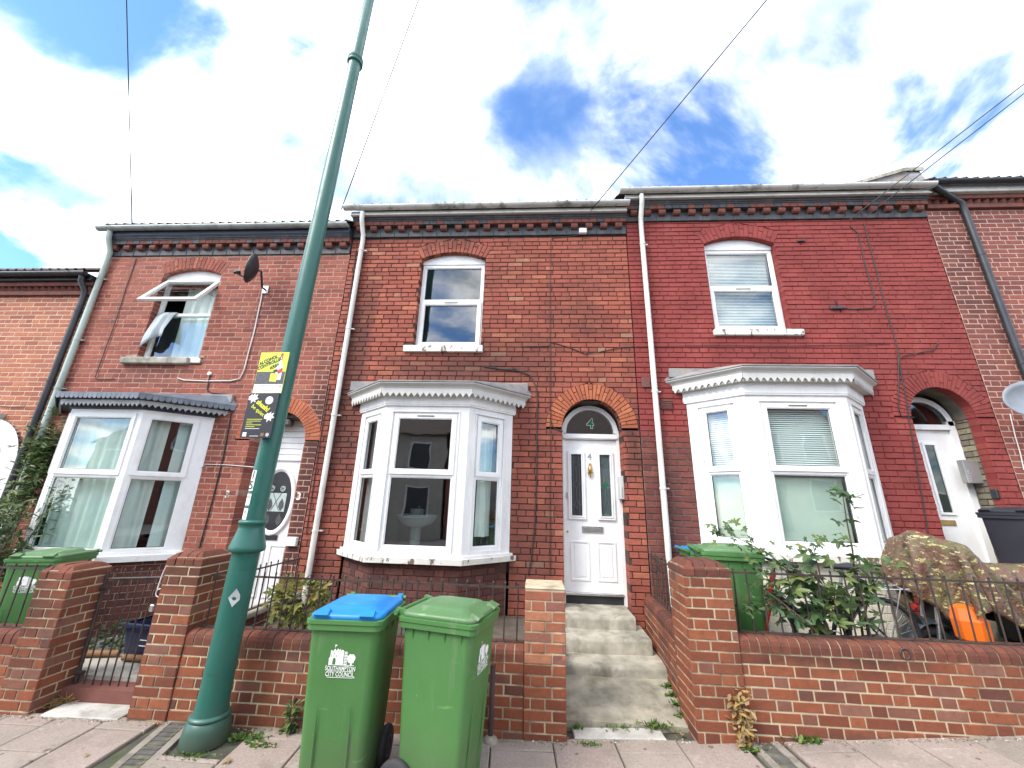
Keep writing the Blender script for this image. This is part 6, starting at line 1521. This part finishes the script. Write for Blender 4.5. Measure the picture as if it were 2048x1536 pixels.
caps = [((3.68, -1.32, 1.30), (3.68, -.72, 1.30), .09), ((3.61, -1.02, .9), (3.60, -1.02, 1.36), .11), ((3.70, -1.14, .6), (3.68, -1.14, 1.05), .13), ((3.70, -.90, .6), (3.68, -.90, 1.05), .13),
        ((4.05, -1.02, 1.02), (4.95, -1.02, 1.05), .16), ((4.2, -1.12, .72), (5.0, -1.12, .72), .16), ((4.2, -.92, .72), (5.0, -.92, .72), .16), ((5.0, -1.02, 1.12), (5.25, -1.02, 1.08), .10)]
caps = [((a_[0] + .14, a_[1], a_[2]), (b_[0] + .14, b_[1], b_[2]), r_) for a_, b_, r_ in caps]
cl = drape(80, 50, 2.55, 1.50, (4.38, -1.06, 1.72), caps)
TP = MB(); TP.loft([[tuple(v) for v in row] for row in cl.tolist()], False, False, True)
tp = TP.build('camouflage_sheet', m_camo); tag(tp, 'brown camouflage sheet draped over the scooter behind the railings', 'tarpaulin'); sm = tp.modifiers.new('t', 'SOLIDIFY'); sm.thickness = .004
m_orng = pm('orange_plastic', (.85, .17, .01), (.75, .13, .01), 3, .4, .03)
q = MB(); oc = Vector((3.70, -1.38, 0))
hexa = lambda s_, z_, dy_=0: [(oc.x + a * s_, oc.y + b * s_ * .75 + dy_, z_) for a, b in ((-.11, -.05), (.0, -.12), (.10, -.08), (.13, .06), (.03, .12), (-.09, .09))]
q.loft([hexa(.55, .58), hexa(.95, .64), hexa(1.0, .78), hexa(.72, .87, .02), hexa(.25, .895, .03)], True, True); o = q.build('plastic_tub', m_orng); tag(o, 'bright orange plastic tub behind the railings below the camouflage sheet', 'tub')
q = MB(); q.bbox(3.5, 3.95, -1.46, -1.26, .222, .60, b=.02); tag(q.build('storage_crate', m_binb), 'black crate under the orange plastic tub behind the wall', 'crate')

# ------------------------------------------------------------------ recycling box and border beside the gate
m_navy = pm('box_navy', (.012, .018, .05), (.016, .024, .06), 4, .45, .05)
RB = empty('recycling_box', (-3.98, -.82, .0), 'dark blue recycling box standing inside the iron gate', 'box', None, R(-6), True)
q = MB(); q.loft([rrect(0, 0, w, d, .04, z) for w, d, z in ((.40, .30, .0), (.48, .36, .30), (.48, .36, .30), (.44, .32, .30), (.38, .27, .02))], True, True); q.build('tub', m_navy, RB)
q = MB(); q.loft([rrect(0, 0, w, d, .045, z) for w, d, z in ((.47, .35, .285), (.53, .41, .29), (.53, .41, .32), (.47, .35, .325))], True, False); q.build('rim', m_navy, RB)
for i in range(2): mbox('print_line', m_lw, RB, -.02, .16, -.1762 - i * .0, -.170, .18 - i * .05, .186 - i * .05)
for (a, b, c, d) in ((-4.85, -4.25, -.98, -.93), (-4.1, -3.3, -1.02, -.97)): m = MB(); m.tube([(a, c, .035), ((a + b) / 2, c - .01, .04), (b, d, .035)], .03, 8); tag(m.build('log_edging', pm('edging_wood', (.30, .16, .07), (.2, .1, .05), 9, .8, .3)), 'orange-brown log edging in front of the ivy' if a < -4.2 else 'orange-brown log edging beside the blue box', 'edging')
o = mbox('paving_rag', pm('blue_rag', (.03, .04, .35), (.02, .03, .25), 9, .8, .2), None, -3.62, -3.46, -1.22, -1.12, .0, .03, bev=.01); tag(o, 'crumpled blue packet lying on the path inside the gate', 'litter')

# ------------------------------------------------------------------ plants
def leaf_mat(name, c1, c2, c3):
    t = NT(name); r_ = t.n('ShaderNodeObjectInfo').outputs['Random']; ri = t.n('ShaderNodeNewGeometry').outputs['Random Per Island']
    f = t.math('FRACT', t.math('ADD', r_, ri)); c = t.ramp(f, [(0, c1), (.55, c2), (.9, c3), (1, c3)]); c = t.mix(t.math('MULTIPLY', t.noise(25, 3), .3), c, tuple(v * .5 for v in c1))
    b = t.n('ShaderNodeBsdfPrincipled', {'Base Color': c, 'Roughness': .5}); tr = t.n('ShaderNodeBsdfTranslucent', {0: c}); mxs = t.n('ShaderNodeMixShader', {0: .28, 1: b.outputs[0], 2: tr.outputs[0]})
    t.L.new(mxs.outputs[0], t.out.inputs[0]); return t.m
m_lmap = leaf_mat('leaf_maple', (.045, .095, .035), (.075, .14, .045), (.16, .20, .05))
m_lyel = leaf_mat('leaf_yellow_green', (.12, .15, .03), (.22, .23, .05), (.28, .22, .06))
m_lbud = leaf_mat('leaf_grey_green', (.05, .10, .03), (.09, .15, .045), (.17, .20, .06))
m_lweed = leaf_mat('leaf_weed', (.06, .13, .02), (.10, .19, .03), (.18, .24, .05))
m_ldry = leaf_mat('leaf_dry', (.30, .20, .09), (.38, .28, .14), (.45, .30, .08))
m_stem = pm('stem_brown', (.11, .08, .05), (.08, .055, .035), 20, .8, .3); m_stemg = pm('stem_green', (.10, .12, .05), (.07, .09, .04), 20, .7, .2)
def maple_mesh(mat, k):
    rs_ = random.Random(k); me = MB(); tips = [(-100, .55), (-60, .86), (-30, .5), (0, 1.0), (30, .5), (60, .86), (100, .55)]
    pts_ = [(0, 0)]
    prof = [(-125, .35), (-105, .58), (-88, .46), (-72, .70), (-58, .92), (-50, .72), (-33, .42), (-18, .72), (-10, .80), (0, 1.05), (10, .80), (18, .72), (33, .42), (50, .72), (58, .92), (72, .70), (88, .46), (105, .58), (125, .35)]
    vs_ = [(0, 0, 0)]
    for a, r_ in prof:
        rr_ = r_ * rs_.uniform(.93, 1.07); x_, y_ = rr_ * math.sin(R(a)), rr_ * math.cos(R(a)); vs_.append((x_, y_, -.22 * rr_ * rr_ + rs_.uniform(-.05, .05) + .10 * abs(x_)))
    n = len(prof); me.add(vs_, [(0, i + 1, i) for i in range(1, n)]); m = bpy.data.meshes.new('leaf'); m.from_pydata(me.v, [], me.f); m.materials.append(mat); m.update(); return m
def simple_leaf(mat, w=.35, k=0):
    vs_ = [(0, 0, 0), (w * .8, .35, .06), (w, .6, .05), (0, 1.05, -.15), (-w, .6, .05), (-w * .8, .35, .06), (0, .5, -.02)]
    m = bpy.data.meshes.new('leaf'); m.from_pydata(vs_, [], [(0, 1, 6), (1, 2, 6), (2, 3, 6), (3, 4, 6), (4, 5, 6), (5, 0, 6)]); m.materials.append(mat); m.update(); return m
def put_leaf(T, meshes, p, size, rs_, up_=.6, out=None):
    o_ = bpy.data.objects.new('leaf', rs_.choice(meshes)); col.objects.link(o_); o_.parent = T
    d = Vector((rs_.uniform(-1, 1), rs_.uniform(-1, .6), rs_.uniform(-.5, .35))).normalized() if out is None else Vector(out).normalized()
    n = Vector((rs_.uniform(-.5, .5), rs_.uniform(-.9, .1), up_ + rs_.uniform(0, .5))).normalized(); n = (n - d * n.dot(d)).normalized(); x_ = d.cross(n)
    M = Matrix((x_, d, n)).transposed().to_4x4(); M.translation = Vector(p) - OFF[T.name]; o_.matrix_local = M @ Matrix.Diagonal((size, size, size, 1))
# maple sapling
MT = empty('maple_sapling', (2.80, -1.36, .222), 'self-sown maple sapling pushing through the railings of red house', 'sapling'); rs_ = random.Random(11); mm_ = [maple_mesh(m_lmap, k) for k in range(5)]
def px(x_, y_, Y): return P(x_, y_, Y)
stems = [[(2.80, -1.36, .25), px(1712, 1180, -1.40), px(1705, 1100, -1.40), px(1693, 1040, -1.41), px(1685, 985, -1.42)],
         [(2.70, -1.36, .25), px(1640, 1230, -1.45), px(1600, 1160, -1.5), px(1540, 1110, -1.5), px(1455, 1065, -1.5)],
         [(2.74, -1.36, .25), px(1670, 1210, -1.5), px(1640, 1150, -1.52), px(1625, 1085, -1.5)],
         [(2.85, -1.36, .25), px(1730, 1230, -1.5), px(1740, 1180, -1.55), px(1760, 1150, -1.55)],
         [(2.72, -1.38, .25), px(1620, 1250, -1.62), px(1570, 1210, -1.68), px(1530, 1180, -1.68)]]
for s_ in stems:
    q = [Vector(p) for p in s_]; MB().tube(q, [.011 - .008 * i / (len(q) - 1) for i in range(len(q))], 6).build('stem', m_stem, MT)
spots = [(1685, 985, 7, 18, .055), (1700, 1035, 3, 15, .05), (1690, 1075, 3, 14, .045), (1710, 1120, 3, 22, .04), (1450, 1065, 7, 18, .04), (1490, 1080, 6, 22, .04), (1530, 1095, 5, 20, .04), (1625, 1085, 5, 14, .042), (1565, 1130, 6, 25, .05), (1600, 1150, 9, 35, .062), (1540, 1180, 6, 25, .055),
         (1640, 1190, 13, 42, .075), (1590, 1210, 9, 38, .066), (1690, 1220, 10, 38, .075), (1740, 1150, 7, 25, .06), (1650, 1240, 8, 38, .07), (1520, 1215, 5, 22, .05), (1755, 1130, 3, 18, .055), (1725, 1185, 6, 26, .065), (1520, 1145, 4, 20, .045)]
for (x_, y_, n, sp, sz) in spots:
    for i in range(int(n * 2.3)):
        a = px(x_ + rs_.gauss(0, sp), y_ + rs_.gauss(0, sp * .6), -1.52 + rs_.uniform(-.12, .10)); put_leaf(MT, mm_, a, sz * rs_.uniform(.9, 1.7), rs_)
# yellow-green shrub in the garden of number 4
SH = empty('garden_shrub', (-2.36, -1.05, .30), 'yellow-green leafy shrub behind the railings beside white downpipe', 'shrub'); rs_ = random.Random(21); lm = [maple_mesh(m_lyel, k + 9) for k in range(3)]
for k in range(9):
    a = rs_.uniform(0, 6.28); e = Vector((-2.36 + .24 * math.cos(a), -1.05 + .18 * math.sin(a), .62 + rs_.uniform(0, .22))); MB().tube([(-2.36 + .03 * math.cos(a), -1.05, .29), Vector((-2.36, -1.05, .45)).lerp(e, .5), e], [.008, .006, .003], 5).build('stem', m_stem, SH)
for k in range(230):
    v = Vector((rs_.gauss(0, 1), rs_.gauss(0, 1), rs_.gauss(0, 1))).normalized() * rs_.uniform(.55, 1.0); p = Vector((-2.36 + v.x * .30, -1.08 + v.y * .22, .63 + v.z * .24)); put_leaf(SH, lm, p, rs_.uniform(.05, .08), rs_, out=(v.x, v.y - .4, v.z - .2))
# creeper and buddleia at the left party wall
CR = empty('creeper', (-7.0, -.3, -.03), 'rambling buddleia climbing the pipes between houses 2 and 3', 'climbing plant'); rs_ = random.Random(31); fol = MB(); flw = MB()
def blade(m, p, d, n, L, w):
    d = d.normalized(); x_ = d.cross(n).normalized(); q = [p, p + d * L * .35 + x_ * w, p + d * L * .75 + x_ * w * .7 - n * L * .05, p + d * L - n * L * .18, p + d * L * .75 - x_ * w * .7 - n * L * .05, p + d * L * .35 - x_ * w]
    m.add(q, [(0, 1, 2, 3), (0, 3, 4, 5)])
br = []
for k in range(34):
    b0 = Vector((-6.5 + rs_.uniform(-.45, .25), -.9 + rs_.uniform(-.3, .4), -.03)); h = rs_.uniform(.9, 1.75); e = b0 + Vector((rs_.uniform(-.35, .40), rs_.uniform(-.30, .2), h)); mid = b0.lerp(e, .55) + Vector((rs_.uniform(-.08, .08), 0, .15)); br.append((b0, mid, e))
for k in range(9):
    pts_ = [Vector((-6.95 + rs_.uniform(-.25, .2), -.25, .9)), Vector((-7.05 + rs_.uniform(-.2, .2), -.13, 1.7 + rs_.uniform(0, .5))), Vector((-6.98 + rs_.uniform(-.3, .22), -.10, 2.1 + rs_.uniform(0, .75)))]; br.append(pts_)
for (a, b, c) in br:
    MB().tube([a, b, c], [.010, .007, .003], 5).build('stem', m_stemg, CR)
    for i in range(105):
        f = rs_.uniform(.25, 1); p = a.lerp(b, f * 2) if f < .5 else b.lerp(c, f * 2 - 1); d = Vector((rs_.uniform(-1, 1), rs_.uniform(-1, .5), rs_.uniform(-.55, .5))); blade(fol, p + Vector((rs_.gauss(0, .06), rs_.gauss(0, .06), rs_.gauss(0, .06))), d, Vector((rs_.uniform(-.3, .3), -.4, 1)).normalized(), rs_.uniform(.06, .13), rs_.uniform(.012, .022))
fol.build('foliage', m_lbud, CR, 'stuff')
for (a, b, c) in br[:7]:
    q = MB()
    for i in range(26): p = c + Vector((rs_.gauss(0, .012), rs_.gauss(0, .012), .10 * i / 26)); blade(q, p, Vector((rs_.uniform(-1, 1), rs_.uniform(-1, 1), .3)), Z3, .022, .007)
    q.build('flower_spike', pm('flower_purple', (.16, .05, .28), (.10, .03, .2), 30, .8, 0), CR)
# ivy bed inside the gate
IV = empty('ivy_patch', (-4.3, -.7, .0), 'low dark green ivy behind the log edging inside the gate', 'ivy'); q = MB(); rs_ = random.Random(41)
for k in range(420):
    p = Vector((-4.75 + rs_.random() * .95, -.9 + rs_.random() * .5, .03 + rs_.random() ** 1.5 * .22)); blade(q, p, Vector((rs_.uniform(-1, 1), rs_.uniform(-1, .3), rs_.uniform(-.3, .4))), Vector((rs_.uniform(-.3, .3), -.3, 1)).normalized(), rs_.uniform(.04, .07), rs_.uniform(.015, .025))
q.build('foliage', leaf_mat('leaf_ivy', (.02, .05, .015), (.035, .08, .02), (.07, .11, .03)), IV, 'stuff')
# weeds along walls and joints
def weed(label, pos, n, L, spread, mat, tall=0.0, w=.006, seed=0, cat='weed'):
    rs_ = random.Random(seed); W_ = empty('weed', pos, label, cat, 'weeds growing in the pavement joints'); q = MB(); pos = Vector(pos)
    if tall:
        for k in range(3):
            e = pos + Vector((rs_.uniform(-.05, .05), rs_.uniform(-.03, .02), tall * rs_.uniform(.7, 1))); MB().tube([pos - Vector((0, 0, .01)), pos.lerp(e, .5) + Vector((rs_.uniform(-.02, .02), 0, 0)), e], [.004, .003, .0015], 5).build('stem', m_stemg if mat is not m_ldry else MATS['stem_brown'], W_)
    for k in range(n):
        h = rs_.random() * tall; p = pos + Vector((rs_.gauss(0, spread) * (1 if not tall else .5), rs_.gauss(0, spread * .35) - .004, h)); d = Vector((rs_.uniform(-1, 1), rs_.uniform(-1, .2), rs_.uniform(.1, 1.3) if not tall else rs_.uniform(-.5, .8)))
        blade(q, p, d, Vector((0, -.3, 1)), L * rs_.uniform(.5, 1.2), w * rs_.uniform(.7, 1.5))
    q.build('foliage', mat, W_, 'stuff'); return W_
G_ = lambda x_, y_: (x_, y_, g(x_))
def gp(x_, y_, dz=.0):
    p = PZ(x_, y_, -.08)
    for _ in range(3): p = PZ(x_, y_, g(p.x))
    return (p.x, p.y, g(p.x) + dz)
weed('leafy upright weed at the wall foot between lamp post and blue-lidded bin', (-1.88, -1.73, g(-1.88)), 60, .07, .05, m_lbud, .20, .014, 1)
weed('bright green low weed beside the base of the lamp post', gp(498, 1475), 110, .035, .07, m_lweed, 0, .009, 2); weed('bright green moss strip in the slab joint right of lamp post', gp(520, 1490), 90, .025, .06, m_lweed, 0, .007, 3)
weed('moss line along the slab edge in front of the lamp post', gp(390, 1510), 110, .016, .07, m_lweed, 0, .005, 4)
weed('tall withered weed with orange leaves against the corner pier', (1.56, -1.745, g(1.56)), 150, .06, .06, m_ldry, .36, .012, 5); weed('dry low weed at the foot of corner pier beside drain cover', gp(1490, 1478), 70, .05, .05, m_ldry, .1, .01, 6)
weed('flat green weed at the foot of the red house wall', gp(1610, 1480), 70, .06, .06, m_lweed, 0, .012, 7); weed('grass tuft at the front edge of the concrete path', (.98, -1.53, g(.98) + .02), 90, .06, .05, m_lweed, 0, .005, 8)
for i, y in enumerate((-1.38, -1.25, -1.12, -1.0)): weed(['green weed by the side wall at the lower end of the path', 'green weed by the side wall halfway along the path', 'low weed by the side wall near the first step', 'pale weed at the corner of first step and side wall'][i], (xs_r(y) - .01, y, -.035 + (y + 1.52) / .64 * .09), 70, .05, .035, m_lweed, 0, .007, 20 + i)
weed('small weed in the crack at the left of path threshold slab', (.36, -1.54, g(.36) + .0), 60, .045, .03, m_lweed, 0, .007, 9); weed('thin moss between threshold slab and pavement of number 4', gp(1180, 1488), 90, .02, .05, m_lweed, 0, .005, 10); weed('grass tuft in the middle of the path threshold crack', (.74, -1.53, g(.74) + .015), 60, .035, .08, m_lweed, 0, .005, 12)
weed('mossy weed growing out of the drain cover below corner pier', gp(1505, 1500), 60, .03, .04, m_lweed, 0, .006, 11); weed('straggly dead stems at the foot of the gate pier', (-4.05, -1.52, g(-4.05)), 50, .12, .06, m_ldry, .05, .003, 13)
# fallen leaves and litter
lf_me = [simple_leaf(m_ldry, .33, k) for k in range(2)] + [maple_mesh(m_ldry, 50)]; rs_ = random.Random(77)
def litter(x_, y_, sz, z=None, lab='large pale dead leaf lying flat on a paving slab'):
    o_ = bpy.data.objects.new('fallen_leaf', rs_.choice(lf_me)); col.objects.link(o_); p = gp(x_, y_) if z is None else PZ(x_, y_, z); o_.location = (p[0], p[1], p[2] + .008 + sz * .12); o_.rotation_euler = (rs_.uniform(-.3, .3), rs_.uniform(-.3, .3), rs_.uniform(0, 6.28)); o_.scale = (sz, sz, sz)
    tag(o_, lab, 'leaf', 'fallen leaves on the ground')
for (cx_, cy, n, sx_, sy, lab) in ((150, 1432, 16, 60, 10, 'small dry leaf in front of the gate threshold slab'), (60, 1440, 8, 40, 10, 'small dry leaf at the foot of the weathered left pier'), (1360, 1470, 26, 30, 14, 'small dry leaf in the litter heap beside the tall corner pier'), (1300, 1448, 10, 40, 8, 'small dry leaf at the front end of the concrete path'), (480, 1470, 5, 50, 12, 'small dry leaf near the base of the lamp post'), (240, 1425, 6, 30, 8, 'small dry leaf at the edge of the grey gate slab'), (1490, 1482, 10, 40, 6, 'small dry leaf under the withered weed'), (1110, 1480, 6, 20, 5, 'small dry leaf at the foot of the orange brick pier'), (300, 1500, 4, 120, 15, 'small dry leaf on the slabs by the mossy drain cover'), (1700, 1490, 6, 150, 10, 'small dry leaf along the foot of the red house wall')):
    for i in range(n): litter(cx_ + rs_.gauss(0, sx_), min(1534, cy + rs_.gauss(0, sy)), rs_.uniform(.012, .028), None, lab)
for (x_, y_) in ((458, 1523), (78, 1505), (1395, 1455)): litter(x_, y_, .045)
gr = MB(); rs_ = random.Random(101)
for k in range(1500):
    x_ = rs_.uniform(-5.2, 4.2); y_ = -1.715 - abs(rs_.gauss(0, .03)); 
    if .27 < x_ < 1.2: y_ = -1.66 - abs(rs_.gauss(0, .04))
    z_ = g(x_) + .001; r_ = rs_.uniform(.002, .007) * (1.6 if rs_.random() < .1 else 1); a = rs_.uniform(0, 6.28)
    gr.add([(x_ + r_ * math.cos(a + k_ * 2.1) * 1.3, y_ + r_ * math.sin(a + k_ * 2.1), z_) for k_ in range(3)] + [(x_, y_, z_ + r_)], [(0, 1, 3), (1, 2, 3), (2, 0, 3)])
t = NT('grit'); gm = t.finish(t.ramp(t.n('ShaderNodeNewGeometry').outputs['Random Per Island'], [(0, (.10, .08, .06)), (.5, (.26, .22, .16)), (.8, (.14, .10, .06)), (1, (.55, .52, .45))]), .9)
o = gr.build('grit', gm, None, 'stuff'); tag(o, 'fine grit and crumbs along the foot of the garden walls', 'grit')
# plastic post behind the green bin
dpst = P(990, 1350, -1.76); q = MB(); q.tube([(dpst.x - .02, -1.745, g(-.2) - .02), (dpst.x - .02, -1.745, .40)], .022, 10); tag(q.build('short_pipe', pm('pipe_brown', (.07, .04, .04), (.05, .03, .03), 6, .5, .1)), 'short dark brown pipe standing against the wall behind the green bin', 'pipe')
q = MB(); q.lathe([(.06, 0), (.05, .03), (.022, .05)], (dpst.x - .02, -1.745, g(-.2) - .01), 12); q.build('pipe_collar', m_conc, bpy.data.objects['short_pipe'])
pl_ = MB(); pl_.torus((2.86, YW - .004, .60), .035, .006, 'Y', 18, 6); rg = pl_.build('ring_stain', m_iron, GC)

# ------------------------------------------------------------------ houses across the street (seen in the window panes)
m_farp = pm('far_pane', (.03, .035, .04), (.05, .055, .06), 2, .4, 0); m_obr = pm('far_brick', (.30, .12, .08), (.22, .09, .065), 9, .9, .4); m_orn = pm('far_render', (.50, .46, .40), (.42, .39, .34), 3, .9, .3)
OPP = ['red brick house across the road, leftmost of its row', 'rendered house across the road, second from the left end', 'red brick house across the road reflected in the dark trimmed bay', 'rendered house across the road opposite the open upper window', 'red brick house across the road opposite the lamp post', 'rendered house across the road opposite house number 4', 'red brick house across the road opposite the painted red house', 'rendered house across the road, last of its row']
for i in range(8):
    xa = -24.5 + i * 5.0; zo = g(xa + 2.4); T = empty('terraced_house', (xa + 2.4, -15.8, zo), OPP[i], 'house', 'houses across the road')
    wm = m_obr if i % 2 == 0 else m_orn; m = MB(); m.box(xa, xa + 4.85, -22.5, -15.8, zo - .3, zo + 5.2); m.build('wall', wm, T)
    m = MB(); m.add([(xa - .1, -15.5, zo + 5.1), (xa + 4.95, -15.5, zo + 5.1), (xa + 4.95, -19.1, zo + 7.4), (xa - .1, -19.1, zo + 7.4), (xa - .1, -22.8, zo + 5.1), (xa + 4.95, -22.8, zo + 5.1)], [(0, 1, 2, 3), (3, 2, 5, 4), (0, 3, 4), (1, 5, 2), (0, 4, 5, 1)]); m.build('roof', m_tile, T)
    for (wx, wz, ww, wh) in ((.7, .9, 1.3, 1.5), (.8, 3.3, 1.1, 1.4), (3.0, 3.3, 1.0, 1.4)):
        m = MB(); rframe(m, Plane(xa + 4.85, -15.8, math.pi), wx, wx + ww, zo + wz, zo + wz + wh, .07, -.02, .04); f_ = m.build('window', m_upvc, T); m = MB(); m.obox(Vector((xa + 4.85, -15.8, 0)), Vector((-1, 0, 0)), Vector((0, 1, 0)), Z3, wx + .06, wx + ww - .06, .005, .012, zo + wz + .06, zo + wz + wh - .06); m.build('pane', m_farp, f_)
    mbox('door', pm('far_door', (.05, .10, .14), (.04, .08, .1), 4, .5, 0), T, xa + .9, xa + 1.8, -15.84, -15.76, zo, zo + 2.1); mbox('chimney', m_obr, T, xa + 4.4, xa + 5.2, -19.6, -18.6, zo + 6.6, zo + 8.3)
for i, (hx, hy, hr) in enumerate(((-2.6, -13.9, .8), (2.2, -14.0, .7))):
    T = empty('garden_bush', (hx, hy, g(hx)), ['bush across the road reflected in bay number 4', 'bush across the road reflected in the red house bay'][i], 'bush'); q = MB(); rs_ = random.Random(90 + i)
    MB().tube([(hx, hy, g(hx) - .05), (hx, hy, g(hx) + hr)], .04, 6).build('trunk', m_stem, T)
    for k in range(700):
        v = Vector((rs_.gauss(0, 1), rs_.gauss(0, 1), rs_.gauss(0, 1))).normalized() * rs_.uniform(.5, 1) * hr; blade(q, Vector((hx, hy, g(hx) + hr * 1.1)) + v, v + Vector((rs_.uniform(-.5, .5), rs_.uniform(-.5, .5), 0)), Z3, .14, .05)
    q.build('crown', m_lbud, T, 'stuff')
